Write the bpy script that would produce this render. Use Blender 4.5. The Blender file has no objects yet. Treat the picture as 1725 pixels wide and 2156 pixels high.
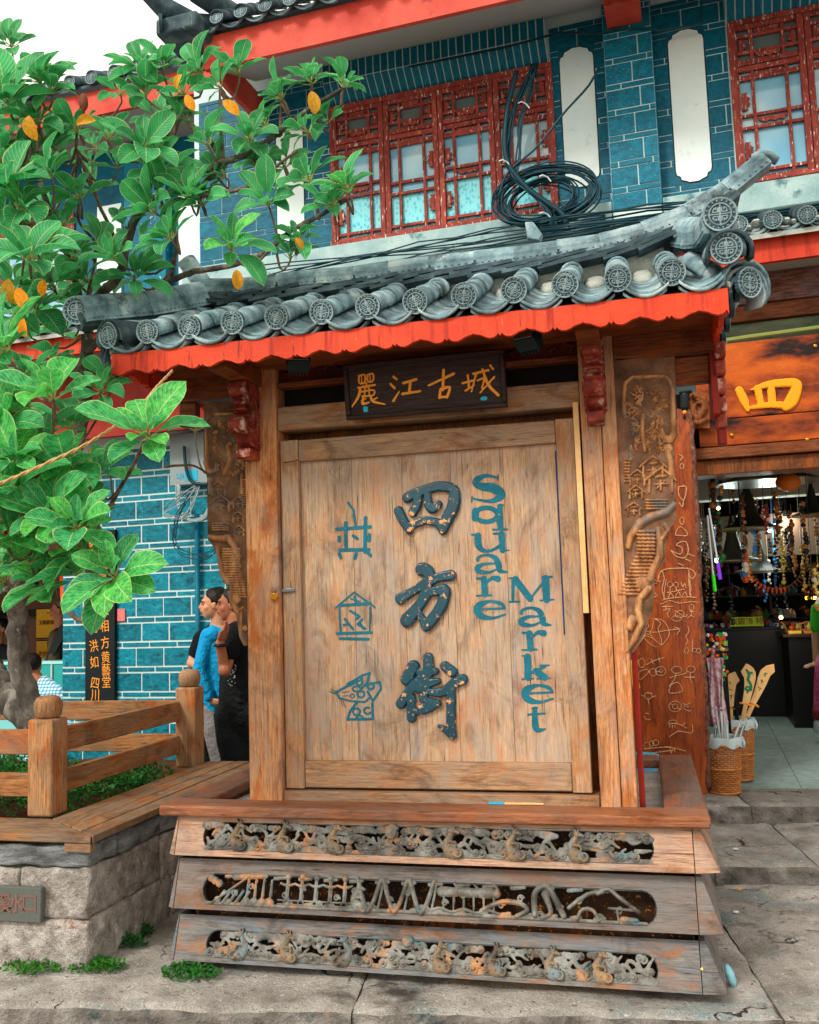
import bpy, bmesh, math, random
import numpy as np
from mathutils import Vector, Matrix, Euler
random.seed(7); RS=np.random.RandomState(7)
scene=bpy.context.scene
COL=scene.collection
rad=math.radians
# ---------------------------------------------------------------- camera
FPX=1950.; CX,CY=862.5,1078.           # focal length and centre in photo pixels (photo taken as 1725 x 2156)
yaw,pitch,roll=rad(13.9),rad(5.9),rad(1.85)
CAM=Vector((0.870,-3.9,1.48))
fw=Vector((-math.sin(yaw)*math.cos(pitch),math.cos(yaw)*math.cos(pitch),math.sin(pitch)))
r0=Vector((math.cos(yaw),math.sin(yaw),0)); u0=r0.cross(fw)
rt=r0*math.cos(roll)-u0*math.sin(roll); up=rt.cross(fw)
cd=bpy.data.cameras.new('camera'); cam=bpy.data.objects.new('camera',cd); COL.objects.link(cam)
cam.matrix_world=Matrix(((rt.x,up.x,-fw.x,CAM.x),(rt.y,up.y,-fw.y,CAM.y),(rt.z,up.z,-fw.z,CAM.z),(0,0,0,1)))
cd.sensor_fit='HORIZONTAL'; cd.sensor_width=36; cd.lens=FPX/1725*36; cd.clip_start=.05; cd.clip_end=900
scene.camera=cam
# ---------------------------------------------------------------- world: bright overcast sky
SUN_EL,SUN_AZ=rad(58),rad(200)
w=bpy.data.worlds.new('World'); scene.world=w; w.use_nodes=True
nt=w.node_tree; nt.nodes.clear()
sky=nt.nodes.new('ShaderNodeTexSky'); sky.sky_type='NISHITA'; sky.sun_disc=False
sky.sun_elevation=SUN_EL; sky.sun_rotation=SUN_AZ; sky.air_density=1.0; sky.dust_density=4.; sky.ozone_density=1.
mx=nt.nodes.new('ShaderNodeMix'); mx.data_type='RGBA'; mx.inputs[0].default_value=.86
mx.inputs[7].default_value=(10.6,9.9,8.7,1)
bg=nt.nodes.new('ShaderNodeBackground'); bg.inputs[1].default_value=.095
wo=nt.nodes.new('ShaderNodeOutputWorld')
nt.links.new(sky.outputs[0],mx.inputs[6]); nt.links.new(mx.outputs[2],bg.inputs[0]); nt.links.new(bg.outputs[0],wo.inputs[0])
sl=bpy.data.lights.new('sun','SUN'); sl.energy=1.5; sl.angle=rad(13); sl.color=(1,.95,.86)
so=bpy.data.objects.new('sun',sl); COL.objects.link(so)
# sun from behind the camera's left, high
sd=Vector((-.42,-.85,.82)).normalized(); so.rotation_euler=sd.to_track_quat('Z','Y').to_euler()
sky.sun_elevation=math.asin(sd.z); sky.sun_rotation=math.atan2(sd.x,sd.y)
vs=scene.view_settings; vs.view_transform='Standard'; vs.look='None'; vs.gamma=1; vs.exposure=.77; vs.use_curve_mapping=False
try: scene.cycles.max_bounces=6; scene.cycles.diffuse_bounces=4; scene.cycles.use_denoising=True
except Exception: pass
# ---------------------------------------------------------------- frames: kiosk frame = world, facade frame turned by -3.5 degrees
FA=rad(-3.5); FM=Matrix.Rotation(FA,4,'Z'); FI=FM.inverted()
def P(u,v,Y,F=0):
    c=CAM.copy(); d=fw+rt*((u-CX)/FPX)-up*((v-CY)/FPX)
    if F: c=FI@c; d=FI.to_3x3()@d
    return c+d*((Y-c.y)/d.y)
def PZ(u,v,Z):
    d=fw+rt*((u-CX)/FPX)-up*((v-CY)/FPX); return CAM+d*((Z-CAM.z)/d.z)
def crop(x0,y0,wfull,wout):
    s=wfull/wout; return lambda x,y:((x0+s*x)/1.5571,(y0+s*y)/1.5571)
# ---------------------------------------------------------------- materials
def lin(h):
    h=h.lstrip('#'); c=[int(h[i:i+2],16)/255 for i in (0,2,4)]
    return tuple((x/12.92 if x<=.04045 else ((x+.055)/1.055)**2.4) for x in c)+(1,)
def mix(nt,fac,a,b,mode='MIX'):
    m=nt.nodes.new('ShaderNodeMix'); m.data_type='RGBA'; m.blend_type=mode; m.clamp_factor=True
    for i,v in ((0,fac),(6,a),(7,b)):
        if hasattr(v,'is_linked') or hasattr(v,'links'): nt.links.new(v,m.inputs[i])
        else: m.inputs[i].default_value=v
    return m.outputs[2]
def ramp(nt,src,stops):
    r=nt.nodes.new('ShaderNodeValToRGB'); e=r.color_ramp.elements
    while len(e)<len(stops): e.new(.5)
    for k,(p,c) in enumerate(stops):
        e[k].position=p; e[k].color=c if len(c)==4 else tuple(c)+(1,)
    nt.links.new(src,r.inputs[0]); return r.outputs[0]
def noise(nt,vec,scale,detail=6,rough=.6,dist=0):
    n=nt.nodes.new('ShaderNodeTexNoise'); n.inputs['Scale'].default_value=scale; n.inputs['Detail'].default_value=detail
    n.inputs['Roughness'].default_value=rough; n.inputs['Distortion'].default_value=dist; nt.links.new(vec,n.inputs['Vector']); return n.outputs[0]
def base(name):
    m=bpy.data.materials.new(name); m.use_nodes=True; nt=m.node_tree; b=nt.nodes['Principled BSDF']
    tc=nt.nodes.new('ShaderNodeTexCoord'); oi=nt.nodes.new('ShaderNodeObjectInfo')
    vm=nt.nodes.new('ShaderNodeVectorMath'); vm.operation='MULTIPLY_ADD'
    nt.links.new(oi.outputs['Random'],vm.inputs[0]); vm.inputs[1].default_value=(37.,21.,13.)
    nt.links.new(tc.outputs['Object'],vm.inputs[2])
    return m,nt,b,vm.outputs[0],oi
def mapped(nt,vec,sc):
    mp=nt.nodes.new('ShaderNodeMapping'); mp.inputs['Scale'].default_value=sc; nt.links.new(vec,mp.inputs['Vector']); return mp.outputs[0]
def bumpit(nt,b,h,strength,dist=.01):
    bp=nt.nodes.new('ShaderNodeBump'); bp.inputs['Strength'].default_value=strength; bp.inputs['Distance'].default_value=dist
    nt.links.new(h,bp.inputs['Height']); nt.links.new(bp.outputs[0],b.inputs['Normal'])
def pmat(name,stops,scale=6,stretch=(1,1,1),rough=.75,bump=.3,bscale=40,bdist=.004,rnd=.15,spots=(),metal=0,spec=.2,detail=6,fine=.35,crack=0):
    m,nt,b,v,oi=base(name)
    v2=mapped(nt,v,stretch)
    n=noise(nt,v2,scale,detail)
    c=ramp(nt,n,[(p,lin(q)) for p,q in stops])
    for (col,sc,lo,hi,st) in spots:
        n2=noise(nt,mapped(nt,v,st),sc,5,.65)
        f=ramp(nt,n2,[(lo,(0,0,0)),(hi,(1,1,1))])
        c=mix(nt,f,c,lin(col))
    if crack:
        nd=nt.nodes.new('ShaderNodeTexNoise'); nd.inputs['Scale'].default_value=3.5; nd.inputs['Detail'].default_value=8; nt.links.new(v,nd.inputs['Vector'])
        va=nt.nodes.new('ShaderNodeVectorMath'); va.operation='MULTIPLY_ADD'; nt.links.new(nd.outputs[1],va.inputs[0]); va.inputs[1].default_value=(.5,.5,.5); nt.links.new(v,va.inputs[2])
        vo=nt.nodes.new('ShaderNodeTexVoronoi'); vo.feature='DISTANCE_TO_EDGE'; vo.inputs['Scale'].default_value=crack; nt.links.new(va.outputs[0],vo.inputs['Vector'])
        cf=ramp(nt,vo.outputs[0],[(.004,(1,1,1)),(.014,(0,0,0))]); cmk=ramp(nt,noise(nt,v,1.7,3),[(.50,(0,0,0)),(.58,(1,1,1))]); cf=mix(nt,1.,cf,cmk,'MULTIPLY'); c=mix(nt,cf,c,lin('2c2826'))
    if fine:
        fn=noise(nt,v,170,3,.6); c=mix(nt,fine,c,ramp(nt,fn,[(.3,(.28,.28,.28)),(.5,(.5,.5,.5)),(.7,(.72,.72,.72))]),'OVERLAY')
    if rnd:
        hs=nt.nodes.new('ShaderNodeHueSaturation'); mr=nt.nodes.new('ShaderNodeMapRange')
        mr.inputs[3].default_value=1-rnd; mr.inputs[4].default_value=1+rnd
        nt.links.new(oi.outputs['Random'],mr.inputs[0]); nt.links.new(mr.outputs[0],hs.inputs['Value']); nt.links.new(c,hs.inputs['Color']); c=hs.outputs[0]
    nt.links.new(c,b.inputs['Base Color']); b.inputs['Roughness'].default_value=rough; b.inputs['Metallic'].default_value=metal
    b.inputs['Specular IOR Level'].default_value=spec
    if bump: bumpit(nt,b,noise(nt,v2,bscale,5,.7),bump,bdist)
    return m
def wood(name,dark,mid,light,axis='x',grey=None,greyamt=.5,bump=.5,rough=.7,orange=None,spec=.15,rnd=.08,stain=.6):
    m,nt,b,v,oi=base(name)
    P3=lambda s,t:{'x':(s,t,t),'z':(t,t,s),'y':(t,s,t)}[axis]
    n=noise(nt,mapped(nt,v,P3(1.6,26)),5.,10,.72,.3)
    c=ramp(nt,n,[(.32,lin(dark)),(.45,lin(mid)),(.64,lin(light))])
    f2=noise(nt,mapped(nt,v,P3(6,110)),5.,6,.7); c=mix(nt,.55,c,ramp(nt,f2,[(.3,(.35,.35,.35)),(.5,(.5,.5,.5)),(.7,(.62,.62,.62))]),'OVERLAY')
    if orange:
        f=ramp(nt,noise(nt,mapped(nt,v,P3(1.5,4)),2.6,7,.7,.6),[(.50,(0,0,0)),(.62,(1,1,1))]); c=mix(nt,f,c,mix(nt,.5,lin(orange),c,'MULTIPLY') if 0 else lin(orange))
        c=mix(nt,.35,c,ramp(nt,f2,[(.3,(.3,.3,.3)),(.5,(.5,.5,.5)),(.7,(.65,.65,.65))]),'OVERLAY')
    if grey:
        f=ramp(nt,noise(nt,mapped(nt,v,P3(1.2,3)),2.1,9,.75,.8),[(.52-.07*greyamt*2,(0,0,0)),(.70,(.9,.9,.9))]); c=mix(nt,f,c,lin(grey))
    # old stains: broad and streaked
    s1=ramp(nt,noise(nt,mapped(nt,v,P3(1.2,2.4)),2.4,10,.72,1.2),[(.36,(.30,.24,.21)),(.50,(1,1,1)),(.66,(1.08,1.04,1.0))]); c=mix(nt,stain,c,s1,'MULTIPLY')
    s2=ramp(nt,noise(nt,mapped(nt,v,P3(1,16)),3.2,8,.75,.4),[(.36,(.38,.30,.26)),(.45,(1,1,1))]); c=mix(nt,stain*.9,c,s2,'MULTIPLY')
    # drying cracks along the grain
    cn=noise(nt,mapped(nt,v,P3(.55,38)),1.6,2,.5,.2); cm=noise(nt,mapped(nt,v,P3(1.5,3)),2.,3)
    ck=ramp(nt,cn,[(.488,(0,0,0)),(.5,(1,1,1)),(.512,(0,0,0))]); ck=mix(nt,1.,ck,ramp(nt,cm,[(.50,(0,0,0)),(.58,(1,1,1))]),'MULTIPLY'); c=mix(nt,ck,c,tuple(q*.25 for q in lin(dark)[:3])+(1,))
    kn=nt.nodes.new('ShaderNodeTexVoronoi'); kn.inputs['Scale'].default_value=2.3; nt.links.new(mapped(nt,v,P3(.7,1.5)),kn.inputs['Vector'])
    kf=ramp(nt,kn.outputs[0],[(.015,(1,1,1)),(.05,(.25,.25,.25)),(.075,(.5,.5,.5)),(.11,(0,0,0))]); c=mix(nt,kf,c,lin(dark))
    hs=nt.nodes.new('ShaderNodeHueSaturation'); mr=nt.nodes.new('ShaderNodeMapRange'); mr.inputs[3].default_value=1-rnd; mr.inputs[4].default_value=1+rnd
    nt.links.new(oi.outputs['Random'],mr.inputs[0]); nt.links.new(mr.outputs[0],hs.inputs['Value']); nt.links.new(c,hs.inputs['Color'])
    nt.links.new(hs.outputs[0],b.inputs['Base Color']); b.inputs['Roughness'].default_value=rough; b.inputs['Specular IOR Level'].default_value=spec
    bumpit(nt,b,mix(nt,ck,mix(nt,.5,n,f2),(0,0,0,1)),bump,.005)
    return m
def emis(name,col,s):
    m=bpy.data.materials.new(name); m.use_nodes=True; b=m.node_tree.nodes['Principled BSDF']
    b.inputs['Base Color'].default_value=lin(col); b.inputs['Emission Color'].default_value=lin(col); b.inputs['Emission Strength'].default_value=s; return m
def flat(name,col,rough=.6,rnd=.06,bump=.15,**k): return pmat(name,[(.3,col),(.7,col)],rough=rough,rnd=rnd,bump=bump,**k)
M={}
M['panel']=wood('weathered_panel_wood','775a44','b8926f','cfae8e','z',grey='a09a94',greyamt=.95,orange='c48a60',bump=.3,rnd=.03,stain=.55)
M['rail']=wood('rail_wood','684a34','a47c5a','be9670','x',grey='90867c',greyamt=.7,orange='a86e42')
M['stile']=wood('stile_wood','6a4c38','a8805e','c09a76','z',grey='968c82',greyamt=.7,orange='ac7448')
M['post']=wood('post_wood','7a4527','bf8053','d9a678','z',grey='a08f80',greyamt=.35,orange='b46a38',bump=.6)
M['darkbeam']=wood('dark_beam_wood','38190e','6e3a20','8a5230','x',orange='8f4419',bump=.3,rough=.5)
M['darkpost']=wood('dark_post_wood','3c1c10','74401f','8f5a33','z',orange='9a4c1c',bump=.3,rough=.5)
M['sill']=wood('sill_wood','4e2a1a','945a3c','b07854','x',grey='6f625a',greyamt=.6,orange='9c5a36',rough=.4)
M['silly']=wood('sill_side_wood','3e2a20','755040','94684c','y',grey='5c5450',greyamt=.8,orange='9a532c',rough=.45)
M['board1']=wood('base_board_wood','745444','ae8870','c8a48a','x',grey='978a82',greyamt=.7,orange='b07850')
M['board2']=wood('base_board_grey_wood','4c4440','766a64','8f8278','x',grey='6c7276',greyamt=.8,orange='80604c')
M['board3']=wood('base_board_dark_wood','464748','6d6a68','8c8580','x',grey='66747e',greyamt=.7,orange='94694c')
M['wing']=pmat('carved_wing_wood',[(.32,'6c4428'),(.5,'a8744a'),(.7,'cc9c6a')],scale=9,stretch=(3,3,1),rough=.5,bump=.25,spots=[('6f665f',5,.52,.62,(1,1,1))])
M['wingbg']=pmat('carved_ground_wood',[(.3,'44301f'),(.55,'745038'),(.75,'94765e')],scale=12,rough=.5,bump=.3)  # ground behind the wing carving, coloured darker as recess shade
M['gold']=pmat('gilded_wood',[(.35,'a8713a'),(.6,'d9a25c')],scale=14,rough=.45,bump=.3)
M['carve']=pmat('carved_relief_wood',[(.33,'403e3a'),(.5,'686660'),(.68,'8e8f8a')],scale=14,rough=.5,bump=.25,spots=[('a87a54',9,.53,.64,(1,1,1)),('3f7480',5,.6,.7,(1,1,1))])
M['backing']=pmat('gold_flecked_backing',[(.3,'1d120c'),(.6,'3a2314')],scale=8,rough=.6,bump=.2,spots=[('b06a18',60,.60,.66,(1,1,1)),('8a4a10',3,.58,.7,(1,1,1))])
M['teal']=pmat('teal_paint_gilt_worn',[(.3,'023444'),(.7,'064e60')],scale=9,rough=.28,bump=.3,bscale=60,bdist=.002,spots=[('d99f66',24,.60,.615,(1,1,1)),('c0805a',60,.62,.64,(1,1,1))],spec=.5,rnd=0)
M['tealflat']=pmat('teal_letter_paint',[(.3,'0c5a6c'),(.7,'19748a')],scale=14,rough=.6,bump=.4,bscale=80,spots=[('8a7a6a',60,.64,.68,(1,1,1))],rnd=0)
M['red']=pmat('red_lacquer',[(.3,'c2351c'),(.7,'e04a26')],scale=4,rough=.5,bump=.15,spots=[('9c2414',2.4,.52,.68,(9,9,.8)),('e87858',30,.66,.70,(3,3,.6)),('6a1c12',7,.62,.70,(5,5,.7))])
M['redold']=pmat('faded_red_lacquer',[(.3,'b93a2c'),(.7,'dd5a48')],scale=3,rough=.6,bump=.2,spots=[('e9a090',22,.68,.72,(1,1,3)),('8a2a22',4,.62,.75,(1,1,1))])
M['bracket']=pmat('bracket_red_paint',[(.3,'4a1810'),(.5,'8a3022'),(.7,'b05a44')],scale=14,rough=.45,bump=.4,spots=[('c8a294',16,.56,.66,(1,1,1)),('3c1810',7,.56,.68,(1,1,1))])
M['carvered']=pmat('dark_red_carved_wood',[(.3,'2c0f0a'),(.6,'5c2018'),(.75,'7c3a28')],scale=8,rough=.55,bump=.3)
M['winred']=pmat('window_red_paint',[(.3,'702820'),(.7,'a0443a')],scale=5,rough=.6,bump=.35,bscale=30,stretch=(2,2,1),spots=[('d8c8bc',16,.60,.63,(5,5,1)),('a86040',7,.6,.66,(4,4,1))])
M['tile']=pmat('grey_roof_tile',[(.28,'364c54'),(.5,'76929a'),(.72,'b6c8ca')],scale=9,rough=.7,bump=.5,bscale=50,spots=[('3b4446',5,.55,.66,(1,1,1)),('b9bcb2',18,.66,.72,(1,1,1))],rnd=.22)
M['tiledark']=pmat('dark_roof_tile',[(.28,'1f3038'),(.5,'3c5058'),(.72,'627478')],scale=9,rough=.7,bump=.5,spots=[('9aa29c',16,.66,.74,(1,1,1))],rnd=.25)
M['cap']=pmat('tile_cap_clay',[(.3,'6a848c'),(.7,'9aacae')],scale=24,rough=.7,bump=.3,rnd=.2)
M['capground']=pmat('tile_cap_recess_shade',[(.3,'22343c'),(.7,'47606a')],scale=20,rough=.8,bump=.3,rnd=.2)  # shade painted dark into the sunken ground around the cap pattern
M['carveground']=pmat('carved_relief_recess_shade',[(.3,'1c2224'),(.7,'46504e')],scale=16,rough=.6,bump=.3,spots=[('2c7484',6,.58,.68,(1,1,1))])  # recess shade painted into the low faces of the carvings
M['figure']=pmat('carved_figure_wood',[(.3,'4a4440'),(.5,'786a58'),(.7,'a07c58')],scale=10,rough=.5,bump=.3,spots=[('6c8088',9,.56,.66,(1,1,1))])
M['darkred']=pmat('dark_red_lacquer',[(.3,'741c14'),(.7,'a0281c')],scale=5,rough=.5,bump=.2)
M['lime']=pmat('lime_mortar',[(.3,'8f9690'),(.6,'b9bdb4'),(.75,'d2d4cc')],scale=10,rough=.9,bump=.6,spots=[('5f6a68',7,.56,.66,(1,1,1))])
M['mortar']=flat('white_joint_paint','c6dede',rough=.8,scale=12,spots=[('7fa4aa',20,.62,.72,(1,1,1))])
M['brick']=pmat('teal_brick_paint',[(.3,'005e74'),(.7,'008c9e')],scale=5,rough=.5,bump=.2,spots=[('9cc4c8',26,.735,.76,(1,1,1)),('0a4556',3,.52,.68,(1,1,1)),('2a98ac',5,.58,.72,(1,1,1)),('4a5a58',14,.64,.72,(1,1,1))],rnd=.2)
M['brickup']=pmat('dark_teal_brick_paint',[(.3,'004a60'),(.7,'02708a')],scale=4,rough=.5,bump=.2,spots=[('8fb8bc',24,.70,.73,(1,1,1))],rnd=.13)
M['pilaster']=pmat('chipped_teal_paint',[(.3,'00546c'),(.7,'027e98')],scale=3,rough=.55,bump=.3,spots=[('b4d6d8',26,.63,.67,(1,1,1))],rnd=.1)
M['white']=pmat('white_panel_plaster',[(.3,'d8eeee'),(.7,'f2faf8')],scale=3,rough=.85,bump=.2,spots=[('a8c8cc',4,.6,.74,(1,1,1))],rnd=0)
M['ledge']=pmat('pale_ledge_plaster',[(.3,'7fa4a8'),(.6,'aac6c6'),(.8,'c4d4d0')],scale=4,rough=.85,bump=.4,spots=[('5a8088',6,.58,.68,(1,1,1))],rnd=.05)
M['soffit']=flat('grey_soffit_plaster','a6a4a0',rough=.9,scale=3)
M['black']=flat('black_lacquer','101c20',rough=.45)
M['plaque']=wood('dark_plaque_wood','120c0a','2a1c18','40302a','x',rough=.4,bump=.25)
M['orange']=flat('orange_gold_letters','f09a34',rough=.5,scale=20)
M['signor']=pmat('burnt_orange_sign_wood',[(.40,'1c0c08'),(.47,'7a300c'),(.58,'b4500e'),(.78,'d46a18')],scale=2.1,stretch=(1,1,2.6),rough=.35,bump=.15,detail=8)
M['signyel']=flat('yellow_orange_relief','f89c10',rough=.5,scale=14)
M['plank']=wood('varnished_red_plank','48180a','7e3210','9e480f','z',orange='a84c0c',bump=.2,rough=.28,spec=.5)
M['glyph']=flat('pale_carved_line','c89468',rough=.6,scale=30)
M['benchx']=wood('bench_wood_x','4e3626','86664c','a5845f','x',grey='6c645c',greyamt=.8,orange='a0622e')
M['benchy']=wood('bench_wood_y','4e3626','86664c','a5845f','y',grey='6c645c',greyamt=.8,orange='a0622e')
M['railx']=wood('fence_rail_x','5c3a20','9a6a42','b88556','x',grey='83705e',greyamt=.5,orange='a85a26')
M['raily']=wood('fence_rail_y','5c3a20','9a6a42','b88556','y',grey='83705e',greyamt=.5,orange='a85a26')
M['fpost']=wood('fence_post_wood','5c3a24','a2744c','be8f62','z',grey='8c7a68',greyamt=.5,orange='b0602a',bump=.7)
M['stone']=pmat('rough_pink_stone',[(.3,'7c7670'),(.5,'aca49c'),(.7,'d2ccc6')],scale=16,rough=.9,bump=1.,bscale=34,bdist=.03,detail=12,fine=.8,spots=[('c8d0d0',12,.60,.70,(1,1,1)),('8a5a4a',5,.63,.7,(1,1,1))])
M['capstone']=pmat('weathered_cap_stone',[(.3,'4a4a4a'),(.5,'7c8082'),(.7,'a8b0b0')],scale=6,stretch=(1,1,3),rough=.9,bump=1.,bscale=16,bdist=.03,spots=[('7a4a38',6,.64,.68,(1,1,1))])
M['slab']=pmat('grey_step_stone',[(.25,'6c6862'),(.5,'a09a93'),(.75,'c4beb6')],scale=5,rough=.9,bump=1.,bscale=48,bdist=.016,detail=14,fine=.8,crack=1.6,spots=[('7c9092',3,.55,.7,(1,1,1)),('d0cec6',45,.62,.68,(1,1,1)),('5a544e',30,.60,.68,(1,1,1)),('4a4440',2.2,.60,.72,(1,1,1)),('8a6a58',4,.64,.72,(1,1,1))])
M['riser']=pmat('rough_broken_stone',[(.25,'4a4642'),(.5,'7a7570'),(.75,'a29e98')],scale=9,rough=.95,bump=1.,bscale=18,bdist=.04,detail=10,spots=[('3c4a4c',6,.58,.68,(1,1,1)),('a8785c',8,.66,.72,(1,1,1))])
M['soil']=pmat('brown_soil',[(.3,'3c2418'),(.7,'6a4028')],scale=14,rough=1,bump=1.,bscale=40,bdist=.02)
M['street']=pmat('street_stone_dust',[(.3,'6c6058'),(.7,'94887e')],scale=8,rough=.95,bump=.8,bscale=30,bdist=.01,spots=[('5a5550',3,.55,.7,(1,1,1))])
M['floor']=pmat('shop_floor_tile',[(.3,'7c9896'),(.7,'a4bab4')],scale=6,rough=.5,bump=.2,spots=[('93a29c',30,.66,.72,(1,1,1))],rnd=.08)
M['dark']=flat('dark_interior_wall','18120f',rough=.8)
M['darkfurn']=flat('black_counter','0c0f10',rough=.35)
M['bark']=pmat('tree_bark',[(.3,'33302c'),(.5,'5a554e'),(.7,'8d887e')],scale=14,stretch=(1,1,.5),rough=.9,bump=1.,bscale=40,bdist=.01,spots=[('9d988c',16,.62,.68,(1,1,.6))])
M['twig']=pmat('twig_bark',[(.3,'4a3c34'),(.6,'7a6656'),(.8,'97826e')],scale=20,rough=.9,bump=.5)
M['petiole']=flat('pale_green_stalk','9aa65a',rough=.6)
M['cable']=flat('dark_cable_rubber','0e3844',rough=.35,rnd=.3)
M['cablelt']=flat('grey_cable','93a6a8',rough=.5)
M['rope']=flat('jute_twine','c69e6c',rough=.9)
M['wicker']=pmat('orange_wicker',[(.3,'a85c28'),(.6,'d08a4c'),(.8,'e4a868')],scale=20,rough=.6,bump=.5)
M['cloth']=flat('pale_liner_cloth','b8c8cc',rough=.9)
M['lightwood']=pmat('pale_sword_wood',[(.3,'dba868'),(.7,'efc890')],scale=6,stretch=(1,1,1),rough=.5,bump=.1)
M['green']=flat('dragon_green_print','1e7a54',rough=.6)
M['skin']=flat('skin','c8906e',rough=.5,rnd=.08,bump=.1)
M['skin2']=flat('skin_tanned','a4664a',rough=.5,rnd=.08,bump=.1)
M['hair']=pmat('black_hair',[(.3,'0c0a0a'),(.7,'241c1a')],scale=40,stretch=(1,1,.3),rough=.5,bump=.6,bscale=90)
M['blueshirt']=pmat('bright_blue_cotton',[(.3,'0890d0'),(.7,'18aee8')],scale=4,rough=.9,bump=.9,bscale=5,bdist=.07)
M['blacktee']=pmat('black_cotton',[(.3,'0a0c0e'),(.7,'14181a')],scale=4,rough=.9,bump=.9,bscale=5,bdist=.07)
M['trousers']=pmat('grey_trousers',[(.3,'6c6a6a'),(.7,'8c8886')],scale=5,rough=.9,bump=.9,bscale=5,bdist=.07)
M['blacktr']=pmat('black_trousers',[(.3,'0c1214'),(.7,'161c1e')],scale=5,rough=.9,bump=.9,bscale=5,bdist=.07)
M['brownjk']=flat('olive_brown_jacket','4a3c2a',rough=.9)
M['greensh']=flat('green_shirt','3fae2a',rough=.9)
M['metal']=flat('steel','8e9496',rough=.35,metal=.9)
M['brass']=flat('brass_padlock','c88a2c',rough=.3,metal=.8)
M['lampblk']=flat('spotlight_black','0c2026',rough=.4)
M['yellow']=flat('yellow_plaque','e0a416',rough=.5)
M['plum']=flat('dark_red_print','6a2410',rough=.6)
M['banner']=flat('orange_banner','f05a14',rough=.6)
M['tan']=flat('tan_shop_wall','8a6450',rough=.8)
M['led']=emis('led_yellow','ffb820',5.)
M['spot']=emis('spot_lamp','e8fff6',14.)
M['warmspot']=emis('warm_lamp','ffc070',10.)
M['box']=flat('grey_meter_box','8f9c9e',rough=.5)
M['cyan']=flat('cyan_print','2ab4d8',rough=.5)
M['padwhite']=flat('white_wrapper','d8e0e2',rough=.5)
M['edge']=pmat('raw_bark_edge',[(.3,'3a1c12'),(.6,'7a5040'),(.8,'a88470')],scale=30,rough=.8,bump=1.,bscale=60,bdist=.01)
def glassmat():
    m,nt,b,v,oi=base('window_glass')
    c=ramp(nt,noise(nt,v,1.3,3),[(.35,lin('5aa4c4')),(.55,lin('8cc4d8')),(.7,lin('d4e0e0'))])
    nt.links.new(c,b.inputs['Base Color']); b.inputs['Roughness'].default_value=.06; b.inputs['Specular IOR Level'].default_value=.9; return m
M['glass']=glassmat()
def curtain():
    m,nt,b,v,oi=base('cyan_lace_curtain')
    wv=nt.nodes.new('ShaderNodeTexVoronoi'); wv.inputs['Scale'].default_value=38; nt.links.new(mapped(nt,v,(1,1,.6)),wv.inputs['Vector'])
    c=ramp(nt,wv.outputs[0],[(.2,lin('36b4cc')),(.5,lin('7fdbe4'))]); nt.links.new(c,b.inputs['Base Color']); b.inputs['Roughness'].default_value=.2; return m
M['curtain']=curtain()
def leafmat(name,dark,mid,edge,tr=.25):
    m,nt,b,v,oi=base(name)
    uv=nt.nodes.new('ShaderNodeUVMap'); sp=nt.nodes.new('ShaderNodeSeparateXYZ'); nt.links.new(uv.outputs[0],sp.inputs[0])
    a=nt.nodes.new('ShaderNodeMath'); a.operation='ABSOLUTE'; nt.links.new(sp.outputs[0],a.inputs[0])
    c=ramp(nt,noise(nt,v,9,4),[(.35,lin(dark)),(.65,lin(mid))])
    rr=ramp(nt,oi.outputs['Random'],[(0,(.6,.78,1.1)),(.45,(1,1,1)),(.8,(1.35,1.1,.8)),(1,(1.9,1.2,.7))]); c=mix(nt,1.,c,rr,'MULTIPLY')
    # side veins: diagonal bands
    vn=nt.nodes.new('ShaderNodeMath'); vn.operation='MULTIPLY_ADD'; nt.links.new(a.outputs[0],vn.inputs[0]); vn.inputs[1].default_value=-.35; nt.links.new(sp.outputs[1],vn.inputs[2])
    v2=nt.nodes.new('ShaderNodeMath'); v2.operation='MULTIPLY'; v2.inputs[1].default_value=62; nt.links.new(vn.outputs[0],v2.inputs[0])
    v3=nt.nodes.new('ShaderNodeMath'); v3.operation='SINE'; nt.links.new(v2.outputs[0],v3.inputs[0])
    vv=ramp(nt,v3.outputs[0],[(.82,(0,0,0)),(1,(.35,.35,.35))]); c=mix(nt,vv,c,lin(edge))
    e=ramp(nt,a.outputs[0],[(0,(.9,.9,.9)),(.05,(.0,.0,.0)),(.90,(0,0,0)),(.97,(.75,.75,.75))]); c=mix(nt,e,c,lin(edge))
    sp_=ramp(nt,noise(nt,v,26,5,.7),[(.66,(0,0,0)),(.70,(.8,.8,.8))]); c=mix(nt,sp_,c,lin('8a7a3a'))
    nt.links.new(c,b.inputs['Base Color']); b.inputs['Roughness'].default_value=.52; b.inputs['Specular IOR Level'].default_value=.28
    bumpit(nt,b,v3.outputs[0],.25,.003)
    t=nt.nodes.new('ShaderNodeBsdfTranslucent'); nt.links.new(c,t.inputs[0]); ms=nt.nodes.new('ShaderNodeMixShader'); ms.inputs[0].default_value=tr
    out=nt.nodes['Material Output']; nt.links.new(b.outputs[0],ms.inputs[1]); nt.links.new(t.outputs[0],ms.inputs[2]); nt.links.new(ms.outputs[0],out.inputs[0])
    return m
M['leaf']=leafmat('magnolia_leaf','1e8e50','50cc6c','ccE098',.38)
M['leafy']=leafmat('yellow_leaf','cc8410','f2ae20','d8a040')
M['small']=leafmat('ground_cover_leaf','16501c','3a8a2c','4a8a3a',.2)
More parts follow.
